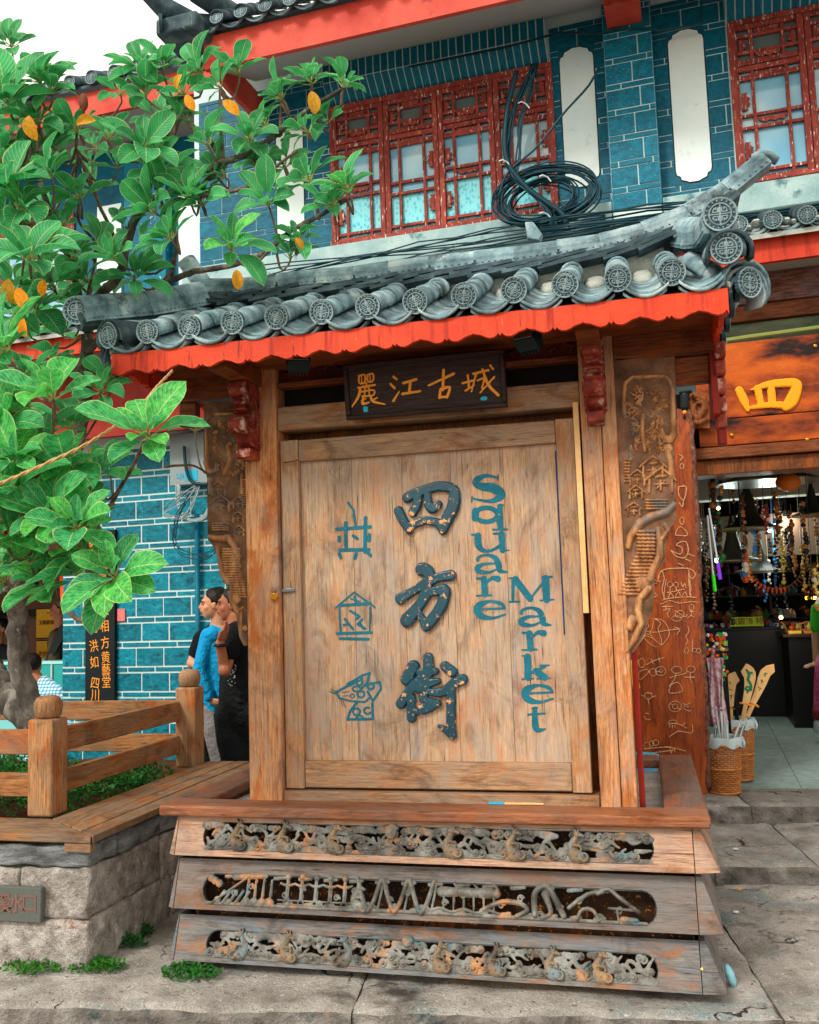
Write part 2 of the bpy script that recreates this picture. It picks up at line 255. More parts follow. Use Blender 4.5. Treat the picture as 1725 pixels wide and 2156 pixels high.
# ---------------------------------------------------------------- mesh builder
class MB:
    def __init__(s): s.v=[]; s.f=[]
    def add(s,vs,fs):
        o=len(s.v); s.v+= [tuple(x) for x in vs]; s.f+=[tuple(i+o for i in f) for f in fs]; return s
    def box(s,x0,x1,y0,y1,z0,z1):
        return s.add([(x0,y0,z0),(x1,y0,z0),(x1,y1,z0),(x0,y1,z0),(x0,y0,z1),(x1,y0,z1),(x1,y1,z1),(x0,y1,z1)],
            [(0,3,2,1),(4,5,6,7),(0,1,5,4),(1,2,6,5),(2,3,7,6),(3,0,4,7)])
    def obox(s,c,h,m=None):
        m=m or Matrix(); c=Vector(c)
        vs=[c+(m.to_3x3()@Vector((sx*h[0],sy*h[1],sz*h[2]))) for sz in (-1,1) for sx,sy in ((-1,-1),(1,-1),(1,1),(-1,1))]
        return s.add(vs,[(0,3,2,1),(4,5,6,7),(0,1,5,4),(1,2,6,5),(2,3,7,6),(3,0,4,7)])
    def bar(s,a,b,w,d,updir=(0,0,1)):
        a=Vector(a);b=Vector(b);t=(b-a); L=t.length; t.normalize(); n=Vector(updir); x=t.cross(n); x.normalize(); n=x.cross(t)
        m=Matrix((x,t,n)).transposed().to_4x4(); return s.obox((a+b)/2,(w/2,L/2,d/2),m)
    def tube(s,pts,r,seg=8,cap=True,flat=1.):
        pts=[Vector(p) for p in pts]; n=len(pts); R=r if hasattr(r,'__len__') else [r]*n
        o=len(s.v); t0=None; ref=Vector((.13,.21,.97))
        for i,p in enumerate(pts):
            t=(pts[min(i+1,n-1)]-pts[max(i-1,0)]).normalized()
            if t0 is None:
                x=t.cross(ref); 
                if x.length<.05: x=t.cross(Vector((1,0,0)))
                x.normalize()
            else:
                x=x-t*x.dot(t); x.normalize()
            t0=t; y=t.cross(x)
            for k in range(seg):
                a=2*math.pi*k/seg; s.v.append(tuple(p+(x*math.cos(a)+y*math.sin(a)*flat)*R[i]))
        for i in range(n-1):
            for k in range(seg):
                k2=(k+1)%seg; s.f.append((o+i*seg+k,o+i*seg+k2,o+(i+1)*seg+k2,o+(i+1)*seg+k))
        if cap: s.f.append(tuple(o+k for k in range(seg))[::-1]); s.f.append(tuple(o+(n-1)*seg+k for k in range(seg)))
        return s
    def prism(s,poly,d0,d1,axes='xz'):
        n=len(poly)
        def pt(p,d): return {'xz':(p[0],d,p[1]),'yz':(d,p[0],p[1]),'xy':(p[0],p[1],d)}[axes]
        o=len(s.v); s.v+=[pt(p,d0) for p in poly]+[pt(p,d1) for p in poly]
        s.f.append(tuple(range(o,o+n))); s.f.append(tuple(range(o+2*n-1,o+n-1,-1)))
        for i in range(n): s.f.append((o+i,o+n+i,o+n+(i+1)%n,o+(i+1)%n))
        return s
    def lathe(s,prof,c,seg=16,axis='z',rx=1,ry=1):
        o=len(s.v); c=Vector(c)
        for r,z in prof:
            for k in range(seg):
                a=2*math.pi*k/seg; x,y=r*math.cos(a)*rx,r*math.sin(a)*ry
                s.v.append(tuple(c+Vector({'z':(x,y,z),'y':(x,z,y),'x':(z,x,y)}[axis])))
        m=len(prof)
        for i in range(m-1):
            for k in range(seg): s.f.append((o+i*seg+k,o+i*seg+(k+1)%seg,o+(i+1)*seg+(k+1)%seg,o+(i+1)*seg+k))
        s.f.append(tuple(o+k for k in range(seg))[::-1]); s.f.append(tuple(o+(m-1)*seg+k for k in range(seg)))
        return s
    def ball(s,c,r,seg=10,rings=6,m=None):
        c=Vector(c); r=r if hasattr(r,'__len__') else (r,r,r); o=len(s.v); vs=[(0,0,-1)]
        for i in range(1,rings):
            a=-math.pi/2+math.pi*i/rings
            for k in range(seg): b=2*math.pi*k/seg; vs.append((math.cos(a)*math.cos(b),math.cos(a)*math.sin(b),math.sin(a)))
        vs.append((0,0,1))
        for q in vs:
            q=Vector((q[0]*r[0],q[1]*r[1],q[2]*r[2])); q=(m.to_3x3()@q) if m else q; s.v.append(tuple(c+q))
        for k in range(seg): s.f.append((o,o+1+(k+1)%seg,o+1+k))
        for i in range(rings-2):
            for k in range(seg):
                a=o+1+i*seg; s.f.append((a+k,a+(k+1)%seg,a+seg+(k+1)%seg,a+seg+k))
        t=o+1+(rings-2)*seg
        for k in range(seg): s.f.append((t+k,t+(k+1)%seg,o+len(vs)-1))
        return s
    def cone(s,a,b,ra,rb,seg=10): return s.tube([a,b],[ra,rb],seg)
    def mesh(s,name,mat=None,smooth=False,fix=True):
        me=bpy.data.meshes.new(name); me.from_pydata(s.v,[],s.f)
        if mat: me.materials.append(mat)
        if fix:
            bm=bmesh.new(); bm.from_mesh(me); bmesh.ops.recalc_face_normals(bm,faces=bm.faces); bm.to_mesh(me); bm.free()
        if smooth:
            for p in me.polygons: p.use_smooth=True
        me.update(); return me
ROOTL={}
def thing(name,label,cat,loc=(0,0,0),F=0,group=None,kind=None):
    o=bpy.data.objects.new(name,None); COL.objects.link(o); o.empty_display_size=.1
    loc=Vector(loc); o.location=(FM@loc) if F else loc
    if F: o.rotation_euler=(0,0,FA)
    ROOTL[o]=loc
    if label: o['label']=label
    if cat: o['category']=cat
    if group: o['group']=group
    if kind: o['kind']=kind
    return o
def put(name,me,parent=None,loc=None,rot=None,scale=None,mods=None,label=None,kind=None,F=0):
    """link a mesh whose vertices are in frame coordinates (or instanced at loc)"""
    o=bpy.data.objects.new(name,me); COL.objects.link(o)
    L=Vector(loc) if loc is not None else Vector((0,0,0))
    if parent is not None:
        o.parent=parent
        if parent in ROOTL: L=L-ROOTL[parent]
        elif parent in OFF: L=L-OFF[parent]
    elif F: L=FM@L
    o.location=L
    R=Euler(rot) if rot is not None and not isinstance(rot,Matrix) else None
    if isinstance(rot,Matrix): o.rotation_euler=rot.to_euler()
    elif R: o.rotation_euler=R
    if parent is None and F: o.rotation_euler=(FM.to_3x3()@(o.rotation_euler.to_matrix())).to_euler()
    if scale is not None: o.scale=scale
    if loc is not None and parent is not None: OFF[o]=Vector(loc)
    if label: o['label']=label
    if kind: o['kind']=kind
    return o
OFF={}
def part(name,mb,mat,parent=None,bevel=0,smooth=False,label=None,kind=None,F=0,subd=0):
    o=put(name,mb.mesh(name,mat,smooth),parent,label=label,kind=kind,F=F)
    if bevel:
        b=o.modifiers.new('b','BEVEL'); b.width=bevel; b.segments=2; b.limit_method='ANGLE'; b.angle_limit=rad(40)
        if smooth is False:
            for p in o.data.polygons: p.use_smooth=True
            try: o.data.set_sharp_from_angle(angle=rad(35))
            except Exception: pass
    if subd: m=o.modifiers.new('s','SUBSURF'); m.levels=subd; m.render_levels=subd
    return o
def tag(o,label,cat,group=None,kind=None):
    if label:o['label']=label
    if cat:o['category']=cat
    if group:o['group']=group
    if kind:o['kind']=kind
    return o
def structure(name,mb,mat,F=0,**k):
    return part(name,mb,mat,None,kind='structure',F=F,**k)
# ---------------------------------------------------------------- relief: strokes carved as a height field
def inpoly(A,B,poly):
    res=np.zeros(A.shape,bool); n=len(poly); j=n-1
    for i in range(n):
        xi,yi=poly[i]; xj,yj=poly[j]
        c=((yi>B)!=(yj>B)) & (A<(xj-xi)*(B-yi)/((yj-yi) or 1e-9)+xi); res^=c; j=i
    return res
def relief(name,strokes,mat,parent,cell=.002,base=None,holes=(),base_h=.003,back=.01,Y=0.,M4=None,prof='dome',smooth=True,label=None,kind=None,extra=None,meshonly=False,mat2=None,thr=.002):
    """strokes: [(points[(a,b)..], radius or list, height)], in metres on a plane; raised along -Y"""
    pts=[p for s in strokes for p in s[0]]+(list(base) if base else [])
    rm=max([max(s[1]) if hasattr(s[1],'__len__') else s[1] for s in strokes] or [0])+cell*2
    a0=min(p[0] for p in pts)-rm; a1=max(p[0] for p in pts)+rm; b0=min(p[1] for p in pts)-rm; b1=max(p[1] for p in pts)+rm
    na=int((a1-a0)/cell)+2; nb=int((b1-b0)/cell)+2
    aa=a0+np.arange(na)*cell; bb=b0+np.arange(nb)*cell; A,B=np.meshgrid(aa,bb,indexing='ij')
    Hh=np.full(A.shape,-1.)
    if base:
        mk=inpoly(A,B,base)
        for h in holes: mk&=~inpoly(A,B,h)
        Hh[mk]=base_h
    if extra is not None: Hh=np.where(Hh>=0,Hh+extra(A,B),Hh)
    for s in strokes:
        pl=s[0]; R=s[1] if hasattr(s[1],'__len__') else [s[1]]*len(pl); h0=s[2]
        for k in range(max(1,len(pl)-1)):
            p=pl[k]; q=pl[min(k+1,len(pl)-1)]; ra=R[k]; rb=R[min(k+1,len(R)-1)]; mr=max(ra,rb)
            i0=max(0,int((min(p[0],q[0])-mr-a0)/cell)); i1=min(na,int((max(p[0],q[0])+mr-a0)/cell)+2)
            j0=max(0,int((min(p[1],q[1])-mr-b0)/cell)); j1=min(nb,int((max(p[1],q[1])+mr-b0)/cell)+2)
            a=A[i0:i1,j0:j1]; b=B[i0:i1,j0:j1]; dx,dy=q[0]-p[0],q[1]-p[1]; L2=dx*dx+dy*dy
            t=np.clip(((a-p[0])*dx+(b-p[1])*dy)/L2,0,1) if L2>1e-12 else np.zeros(a.shape)
            d=np.hypot(a-p[0]-t*dx,b-p[1]-t*dy); r=ra+(rb-ra)*t; e=1-(d/r)**2
            if prof=='flat': hh=h0*np.clip(e*6,0,1)**.5
            elif prof=='pill': hh=h0*np.clip(e*1.9,0,1)**.5
            else: hh=h0*np.sqrt(np.clip(e,0,1))
            bs=base_h if base else 0.
            Hh[i0:i1,j0:j1]=np.where(e>0,np.maximum(Hh[i0:i1,j0:j1],bs+hh),Hh[i0:i1,j0:j1])
    ok=Hh>=0
    cells=ok[:-1,:-1]&ok[1:,:-1]&ok[1:,1:]&ok[:-1,1:]
    idx=-np.ones(A.shape,int); used=np.zeros(A.shape,bool)
    used[:-1,:-1]|=cells; used[1:,:-1]|=cells; used[1:,1:]|=cells; used[:-1,1:]|=cells
    idx[used]=np.arange(used.sum()); n=int(used.sum())
    V=np.stack([A[used],Y-Hh[used],B[used]],1)
    ci,cj=np.nonzero(cells)
    F4=np.stack([idx[ci,cj],idx[ci+1,cj],idx[ci+1,cj+1],idx[ci,cj+1]],1)
    # skirt
    Vb=V.copy(); Vb[:,1]=Y+back; pc=np.zeros((cells.shape[0]+2,cells.shape[1]+2),bool); pc[1:-1,1:-1]=cells
    sk=[]
    for di,dj,(p,q) in ((-1,0,((0,0),(0,1))),(1,0,((1,1),(1,0))),(0,-1,((1,0),(0,0))),(0,1,((0,1),(1,1)))):
        m=~pc[ci+1+di,cj+1+dj]; a=idx[ci[m]+p[0],cj[m]+p[1]]; b=idx[ci[m]+q[0],cj[m]+q[1]]
        sk.append(np.stack([a,b,b+n,a+n],1)[:, ::-1])
    F=np.concatenate([F4]+sk); VV=np.concatenate([V,Vb])
    if M4 is not None:
        mm=np.array(M4); VV=VV@mm[:3,:3].T+mm[:3,3]
    me=bpy.data.meshes.new(name); me.from_pydata(VV.tolist(),[],F.tolist()); me.materials.append(mat)
    if mat2 is not None:
        me.materials.append(mat2); hh=Hh[used]; fm=hh[F4].mean(1)<thr; mi=np.zeros(len(F),int); mi[:len(F4)]=fm; mi[len(F4):]=1; me.polygons.foreach_set('material_index',mi)  # low faces and skirt get the darker material, painted recess shade
    sm=np.zeros(len(F),bool); sm[:len(F4)]=smooth; me.polygons.foreach_set('use_smooth',sm); me.update()
    if meshonly: return me
    return put(name,me,parent,label=label,kind=kind)
def smooth_stroke(s,n=4):
    o=[]
    for i in range(len(s)-1):
        p0,p1,p2,p3=s[max(i-1,0)],s[i],s[i+1],s[min(i+2,len(s)-1)]
        for k in range(n):
            t=k/n; o.append(tuple(.5*((2*p1[j])+(p2[j]-p0[j])*t+(2*p0[j]-5*p1[j]+4*p2[j]-p3[j])*t*t+(3*p1[j]-p0[j]-3*p2[j]+p3[j])*t**3) for j in range(3)))
    o.append(s[-1]); return o
def stroker(cr,Y,F=0):
    """map strokes given in photo-crop pixels to metres on plane Y"""
    a=P(*cr(0,0),Y,F); b=P(*cr(100,0),Y,F); k=(b-a).length/100
    def f(lst,h=.004,sm=False,rk=1.):
        out=[]
        for s in lst:
            pts=[]; rs=[]
            s=smooth_stroke(s) if sm and len(s)>2 else s
            for q in s:
                p=P(*cr(q[0],q[1]),Y,F); pts.append((p.x,p.z)); rs.append((q[2] if len(q)>2 else 8)*k*rk)
            out.append((pts,rs,h))
        return out
    f.k=k; f.pt=lambda x,y:(lambda p:(p.x,p.z))(P(*cr(x,y),Y,F))
    return f
def R_(pts,r): return [(x,y,r) for x,y in pts]
def arc(cx,cy,rx,ry,a0,a1,r,n=10):
    return [(cx+rx*math.cos(rad(a0+(a1-a0)*i/n)),cy+ry*math.sin(rad(a0+(a1-a0)*i/n)),r) for i in range(n+1)]
def text_mesh(body,size,mat,ext=.001,bold=0):
    c=bpy.data.curves.new('t','FONT'); c.body=body; c.size=size; c.extrude=ext; c.offset=bold; c.align_x='CENTER'; c.align_y='CENTER'; c.resolution_u=2
    o=bpy.data.objects.new('t',c); COL.objects.link(o); dg=bpy.context.evaluated_depsgraph_get()
    me=bpy.data.meshes.new_from_object(o.evaluated_get(dg)); bpy.data.objects.remove(o); 
    me.materials.clear(); me.materials.append(mat); return me
# ================================================================ SETTING: ground, steps
mb=MB(); mb.add([(-60,-25,-.14),(60,-25,-.14),(60,80,-.14),(-60,80,-.14)],[(0,1,2,3)]); structure('ground',mb,M['street'])
def rough_slab(x0,x1,y0,y1,z0,z1,seed,cell=.03,amp=.010,front=.02,top_n=True):
    """stone slab: rounded, uneven edges, cracked top"""
    rs=np.random.RandomState(seed); nx=max(4,int((x1-x0)/cell)); ny=max(4,int((y1-y0)/cell)); 
    from mathutils import noise as N
    mb=MB(); vs=[]; 
    for j in range(ny+1):
        for i in range(nx+1):
            x=x0+(x1-x0)*i/nx; y=y0+(y1-y0)*j/ny
            e=min(x-x0,x1-x,y-y0,y1-y); d=0
            if e<.02: d=-.014*(1-e/.02)
            n=N.noise(Vector((x*3+seed,y*3,seed)))*amp+N.noise(Vector((x*11,y*11,seed)))*amp*.6+N.noise(Vector((x*30,y*30,seed)))*amp*.25
            yy=y+(N.noise(Vector((x*7,seed,0)))*.022+N.noise(Vector((x*22,seed,3)))*.009 if j==0 else 0)
            xx=x+(N.noise(Vector((seed,y*8,0)))*.008 if i in (0,nx) else 0)
            vs.append((xx,yy,z1+n+d))
    mb.ntop=nx*ny; o=len(vs); mb.add(vs,[(j*(nx+1)+i,j*(nx+1)+i+1,(j+1)*(nx+1)+i+1,(j+1)*(nx+1)+i) for j in range(ny) for i in range(nx)])
    # front face rough
    nz=max(3,int((z1-z0)/.016)); 
    fr=[]
    for k in range(nz+1):
        for i in range(nx+1):
            x=x0+(x1-x0)*i/nx; tx,ty,tz=vs[i]; z=tz+(z0-tz)*k/nz
            dd=0 if k==0 else (N.noise(Vector((x*9,z*14,seed)))*.022+N.noise(Vector((x*26,z*30,seed)))*.012)-.006
            fr.append((tx,ty+dd,z))
    mb.add(fr,[(k*(nx+1)+i,(k+1)*(nx+1)+i,(k+1)*(nx+1)+i+1,k*(nx+1)+i+1) for k in range(nz) for i in range(nx)])
    for (xa,sg) in ((x0,0),(x1,1)):
        mb.add([(xa,y0,z0),(xa,y1,z0),(xa,y1,z1-.012),(xa,y0,z1-.012)],[(0,1,2,3)])
    mb.add([(x0,y1,z0),(x1,y1,z0),(x1,y1,z1-.012),(x0,y1,z1-.012)],[(0,1,2,3)])
    return mb
SR=rad(7.5)
def step(name,p0,widths,y_depth,z0,z1,seed,rot,mat=M['slab'],cell=.03,**k):
    """row of slabs from p0 along the rotated x axis"""
    root=structure(name,MB().box(p0[0],p0[0]+.01,p0[1]+.3,p0[1]+.31,z0-.12,z0-.11),M['riser'])
    x=0
    for i,wd in enumerate(widths):
        mb=rough_slab(x,x+wd-.004,0,y_depth,z0,z1,seed+i*7,cell,**k); x+=wd
        o=put('slab',mb.mesh('slab',mat,True,False),root); o.location=Vector((p0[0],p0[1],0)); o.rotation_euler=(0,0,rot); 
        me=o.data; me.materials.append(M['riser'])
        for p in me.polygons:
            if p.index>=mb.ntop: p.material_index=1
    return root
step('lower_step',(-4.2,-.975,0),[1.25,1.1,1.62,1.55,1.2,1.3],2.35,-.14,0.,11,rad(7.5),amp=.009)
step('middle_step',(-4.2,1.22,0),[1.3,.9,1.1,.95,1.12,.62,.8,.9,.9],1.2,-.12,.0,31,rad(0),amp=.008)
step('upper_step',(.6,1.22,0),[.56,.52,.9,.9,1.2],1.05,-.02,.105,51,SR,amp=.009)
step('threshold_step',(.55,2.13,0),[.9,.8,1.3,1.2],.50,.0,.215,71,SR,amp=.006)
mb=MB(); mb.add([(-9,2.3,-.012),(9,2.3,-.012),(9,12,-.012),(-9,12,-.012)],[(0,1,2,3)]); structure('courtyard_ground',mb,M['street'])
# shop floor tiles
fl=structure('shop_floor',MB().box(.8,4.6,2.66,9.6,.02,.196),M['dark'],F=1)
unit=MB().box(-.5,.5,-.5,.5,-.5,.5).mesh('unit_block')
def block(name,parent,x0,x1,y0,y1,z0,z1,mat,rot=None):
    key='unit_'+mat.name
    me=bpy.data.meshes.get(key)
    if me is None: me=unit.copy(); me.name=key; me.materials.append(mat)
    return put(name,me,parent,loc=((x0+x1)/2,(y0+y1)/2,(z0+z1)/2),scale=(x1-x0,y1-y0,z1-z0),rot=rot)
for i in range(9):
    for j in range(14):
        x=.85+i*.4; y=2.68+j*.5
        o=block('floor_tile',fl,x,x+.396,y,y+.496,.18,.2,M['floor'])
# ================================================================ KIOSK
K=thing('market_kiosk','tall carved wooden sign kiosk with curved grey tile roof and English words Square Market','kiosk',(0,.4,.0))
# ---- base: three flared tiers of boards
def tier(z0,z1,mat,flare,yt,side_t,seed):
    ang=math.atan2(flare,(z1-z0))
    # front board: outline with a long opening, built in board space (a,b) then tilted out
    return ang
CB=crop(500,2600,1000,1725); CB2=crop(1400,2600,1000,1725)
def curl(cx,cy,r,turn=1,a0=0,n=16,turns=1.3,w=.0045):
    return ([(cx+r*(1-.75*i/n)*math.cos(rad(a0)+turn*turns*2*math.pi*i/n),cy+r*(1-.75*i/n)*math.sin(rad(a0)+turn*turns*2*math.pi*i/n)) for i in range(n+1)],w)
def cloud_strokes_old(a0,a1,b0,b1,seed,h=.013,dens=1.):
    rs=random.Random(seed); out=[]; mid=(b0+b1)/2; n=int((a1-a0)/.030*dens)
    x=a0+.01
    # wavering bands
    for band,(bb,ww) in enumerate(((b0+.006,.011),(mid+.004,.008),(b1-.008,.008))):
        a=a0
        while a<a1-.05:
            L=rs.uniform(.06,.17); 
            if band==0: L=rs.uniform(.15,.3)
            pts=[(a+L*t,bb+math.sin(t*6+rs.random()*3)*(.008 if band else .003)) for t in [i/8 for i in range(9)]]
            out.append((pts,[ww*rs.uniform(.75,1.2)]*9,h*.7)); a+=L+(rs.uniform(.0,.045) if band else 0)
    for i in range(n):
        cx=a0+.01+(a1-a0-.02)*(i+rs.random())/n; cy=rs.choice([b0+.014,b0+.02,mid,mid+.012,b1-.016,b0+.012]); r=rs.uniform(.009,.015)
        p,wd=curl(cx,cy,r,rs.choice((-1,1)),rs.uniform(0,360)); out.append((p,wd,h))
        out.append(([(cx,cy)],[r*.42],h*1.5)); out.append(([(cx,cy)],[r*1.05],h*.55))
    for i in range(int(n*.5)):
        cx=a0+rs.random()*(a1-a0); cy=rs.uniform(b0,b1); out.append(([(cx,cy),(cx+rs.uniform(-.03,.03),cy+rs.uniform(-.015,.015))],[.006,.003],h*.8))
    return out
def cloud_strokes(a0,a1,b0,b1,seed,h=.013,dens=1.):
    rs=random.Random(seed); out=[]; H=b1-b0; n=int((a1-a0)/.027*dens)
    out.append(([(a0+.01,b0+.005),(a1-.01,b0+.005)],[.010,.010],h*.5))
    x=a0
    while x<a1-.04:                       # low cloud banks
        L=rs.uniform(.04,.10); y=rs.choice([b0+.016,b0+.024,b1-.012,b1-.016,(b0+b1)/2])
        out.append(([(x,y),(x+L*.5,y+rs.uniform(-.008,.008)),(x+L,y+rs.uniform(-.006,.006))],[rs.uniform(.012,.018),rs.uniform(.013,.020),.011],h*.45)); x+=L*rs.uniform(.35,.7)
    for i in range(int(n*.9)):            # wandering cloud scrolls
        x=a0+.02+(a1-a0-.05)*i/(n*.9); y=b0+H*rs.uniform(.25,.75); am=rs.uniform(-.5,.5)*H
        s3=smooth_stroke([(x,y,.0075),(x+.012,y+am*.5,.0085),(x+.030,y+am*.4,.0085),(x+.045,y-am*.1,.007),(x+.058,y-am*.4,.005)],4); s3=[(p,min(max(q,b0+.006),b1-.005),r) for p,q,r in s3]
        out.append(([(p,q) for p,q,_ in s3],[r for *_,r in s3],h*.85))
    for i in range(n):
        cx=a0+.014+(a1-a0-.028)*(i+rs.random()*.8)/n; cy=rs.choice([b0+.017,b0+.019,b0+.042,b1-.018,b1-.015]); r=rs.uniform(.011,.0165)
        out.append(([(cx,cy)],[r*1.3],h*.55)); p,wd=curl(cx,cy,r,rs.choice((-1,1)),rs.uniform(0,360),turns=1.15,w=.0042); out.append((p,wd,h)); out.append(([(cx,cy)],[r*.45],h*1.6))
    return out
def beast(cx,b0,b1,seed,kind):
    """seated animal: round haunch, coiled tail, neck, head with muzzle and ears"""
    rs=random.Random(seed); s=(b1-b0); d=1 if rs.random()<.6 else -1; h=.020; out=[]
    out.append(([(cx-d*.05*s,b0+.24*s),(cx+d*.10*s,b0+.20*s)],[.25*s,.22*s],h))                        # haunch
    out.append(([(cx-d*.14*s,b0+.30*s),(cx-d*.20*s,b0+.56*s),(cx-d*.05*s,b0+.82*s)],[.19*s,.15*s,.12*s],h*1.05))   # back and neck
    pts=[(cx+d*(.24*s+.13*s*math.cos(t)),b0+.20*s+.13*s*math.sin(t)) for t in [math.pi*1.2+i*.6 for i in range(8)]]
    out.append((pts,[.075*s*(1-.05*i) for i in range(8)],h*1.3))                                        # coiled tail
    hx,hy=cx+d*.02*s,b0+.94*s
    out.append(([(hx,hy)],[.135*s],h*1.3)); out.append(([(hx+d*.06*s,hy),(hx+d*.22*s,hy-.05*s)],[.10*s,.065*s],h*1.2))
    out.append(([(hx+d*.03*s,hy+.04*s)],[.028*s],h*1.7))
    if kind in (0,1): out.append(([(hx-d*.05*s,hy+.10*s),(hx-d*.10*s,hy+.25*s)],[.05*s,.018*s],h)); out.append(([(hx+d*.03*s,hy+.10*s),(hx+d*.05*s,hy+.24*s)],[.045*s,.016*s],h))
    if kind==1: out.append(([(hx-d*.10*s,hy+.1*s),(hx-d*.22*s,hy+.16*s)],[.03*s,.014*s],h))
    if kind==2: out.append(([(hx-.10*s,hy+.09*s)],[.065*s],h*1.1)); out.append(([(hx+.10*s,hy+.09*s)],[.065*s],h*1.1))
    if kind==3: out.append(([(hx-d*.12*s,hy-.02*s),(hx-d*.06*s,hy+.15*s),(hx+d*.06*s,hy+.14*s)],[.035*s,.04*s,.03*s],h))
    out.append(([(cx-d*.10*s,b0+.58*s),(cx+d*.12*s,b0+.56*s),(cx+d*.16*s,b0+.42*s)],[.07*s,.055*s,.045*s],h*1.25))    # foreleg
    out.append(([(cx-d*.16*s,b0+.5*s),(cx-d*.13*s,b0+.66*s)],[.03*s,.03*s],h*1.35)); out.append(([(cx-d*.02*s,b0+.25*s)],[.07*s],h*1.35))
    return out
tiers=[(.465,.622,M['board1'],.05,[(.489,.598)],1),(.250,.440,M['board2'],.06,[(.270,.388)],2),(.040,.208,M['board3'],.06,[(.056,.158)],3)]
X0,X1=-1.125,1.0
for (z0,z1,mat,flare,op,ti) in tiers:
    Hh=z1-z0; ang=math.atan2(flare,Hh); yt=-.150
    L=math.hypot(flare,Hh)
    # board space: a = X, b = 0..L measured from bottom
    T=Matrix.Translation((0,yt-flare,z0))@Matrix.Rotation(-ang,4,'X')
    k=L/Hh; ob0,ob1=[(q-z0)*k for q in op[0]]; hm=(ob1-ob0)/2; oa0=-1.01+(.015 if ti==3 else 0); oa1=.865-(.01 if ti==3 else 0)
    cap_l=[(oa0+hm-hm*math.cos(t)*.9,ob0+hm+hm*math.sin(t)) for t in [math.pi/2-math.pi*i/8 for i in range(9)]]
    cap_r=[(oa1-hm+hm*math.cos(t)*.9,ob0+hm+hm*math.sin(t)) for t in [-math.pi/2+math.pi*i/8 for i in range(9)]]
    lip=[(p[0],p[1]) for p in cap_l]+[(p[0],p[1]) for p in cap_r]
    ring=cap_l+cap_r       # closed opening outline
    outer=[(X0,0),(X1,0),(X1,L),(X0,L)]
    # board = outer rectangle with hole, faces by bridging column strips
    mbb=MB(); xs=sorted(set([X0,X1]+[round(p[0],5) for p in ring]))
    top=[p for p in ring if p[1]>=ob0+hm-1e-6]; bot=[p for p in ring if p[1]<=ob0+hm+1e-6]
    def yat(lst,x):
        l=sorted(lst)
        for (xa,ya),(xb,yb) in zip(l,l[1:]):
            if xa-1e-6<=x<=xb+1e-6: return ya+(yb-ya)*((x-xa)/((xb-xa) or 1))
        return None
    t=.030
    def quadprism(poly):
        mbb.prism([(p[0],p[1]) for p in poly],0,t)
    q0=min(p[0] for p in ring); q1=max(p[0] for p in ring)
    quadprism([(X0,0),(q0,0),(q0,L),(X0,L)]); quadprism([(q1,0),(X1,0),(X1,L),(q1,L)])
    xin=[x for x in xs if q0<=x<=q1]
    up_=[(x,yat(top,x)) for x in xin]; dn=[(x,yat(bot,x)) for x in xin]
    quadprism([(q0,0)]+[(q1,0)]+dn[::-1]); quadprism(up_+[(q1,L),(q0,L)])
    mbb.v=[tuple(T@Vector(v)) for v in mbb.v]
    bd=part('base_board',mbb,mat,K)
    bd['label']={1:'upper carved board, warm brown',2:'middle carved board, grey brown',3:'lowest carved board, weathered grey'}[ti]
    # carving filling the opening
    st=[]
    if ti in (1,3):
        st+=cloud_strokes(oa0+.01,oa1-.01,ob0+.004,ob1-.004,ti*5,dens=1.25)
        n=6 if ti==1 else 8
        for i in range(7):
            cx=[-.84,-.63,-.41,.08,.33,.57,.0][i] if ti==1 else [-.83,-.62,-.38,.02,.24,.46,.64][i]
            if ti==1 and i==6: st.append((curl(-.17,ob1-.025,.024,1,40)[0],.012,.022)); st.append(([(-.17,ob1-.03)],[.028],.018)); continue
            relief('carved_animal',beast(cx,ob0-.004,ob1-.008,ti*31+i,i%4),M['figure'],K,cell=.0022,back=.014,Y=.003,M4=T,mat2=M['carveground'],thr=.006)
        if ti==3: st.append(([(-.115,ob1-.004)],[.026],.02)); 
    else:
        rs=random.Random(5)
        # line of figures joined by hands, ladders, beams, animals and long sashes
        st.append(([(oa0+.03,ob0+.006),(-.3,ob0+.004)],[.008,.008],.010)); st.append(([(-.3,ob0+.008),(oa1-.05,ob0+.006)],[.009,.008],.010))
        st.append(([(oa0+.06,ob0+.008),(oa0+.22,ob1-.006)],[.007,.006],.018))
        for i in range(5): x=oa0+.08+i*.028; st.append(([(x,ob0+.01),(x+.03,ob0+.055)],[.009,.007],.014))
        for i in range(3): st.append(([(oa0+.04+.02*i,ob1-.02-.01*i)],[.017],.012))
        for i in range(4): x=-.80+i*.035; st.append(([(x,ob0+.016)],[.020],.014)); st.append(([(x,ob0+.02),(x+.004,ob1-.02)],[.007,.006],.012)); 
        st.append(([(-.86,ob1-.012),(-.72,ob1-.006)],[.014,.010],.015))
        for i in range(5):
            x=-.62+i*.062; st.append(([(x,ob1-.004)],[.014],.018)); st.append(([(x,ob1-.02),(x,ob0+.034)],[.008,.010],.016))
            st.append(([(x-.031,ob1-.03),(x,ob1-.038),(x+.031,ob1-.03)],[.005,.006,.005],.014)); st.append(([(x,ob0+.045),(x-.012,ob0+.02)],[.005,.004],.014)); st.append(([(x,ob0+.045),(x+.012,ob0+.02)],[.005,.004],.014))
        st.append(([(-.66,ob0+.030),(-.33,ob0+.030)],[.004,.004],.012)); st.append(([(-.66,ob0+.014),(-.33,ob0+.014)],[.004,.004],.012))
        for x in (-.27,-.16,-.05): st.append(([(x-.05,ob1),(x,ob0+.006),(x+.05,ob1)],[.009]*3,.02)); st.append(([(x,ob0+.02)],[.02],.01)); st.append(([(x+.04,ob0+.01),(x+.06,ob1-.01)],[.006,.006],.012))
        st+=beast(-.31,ob0-.004,ob1-.03,9,3)
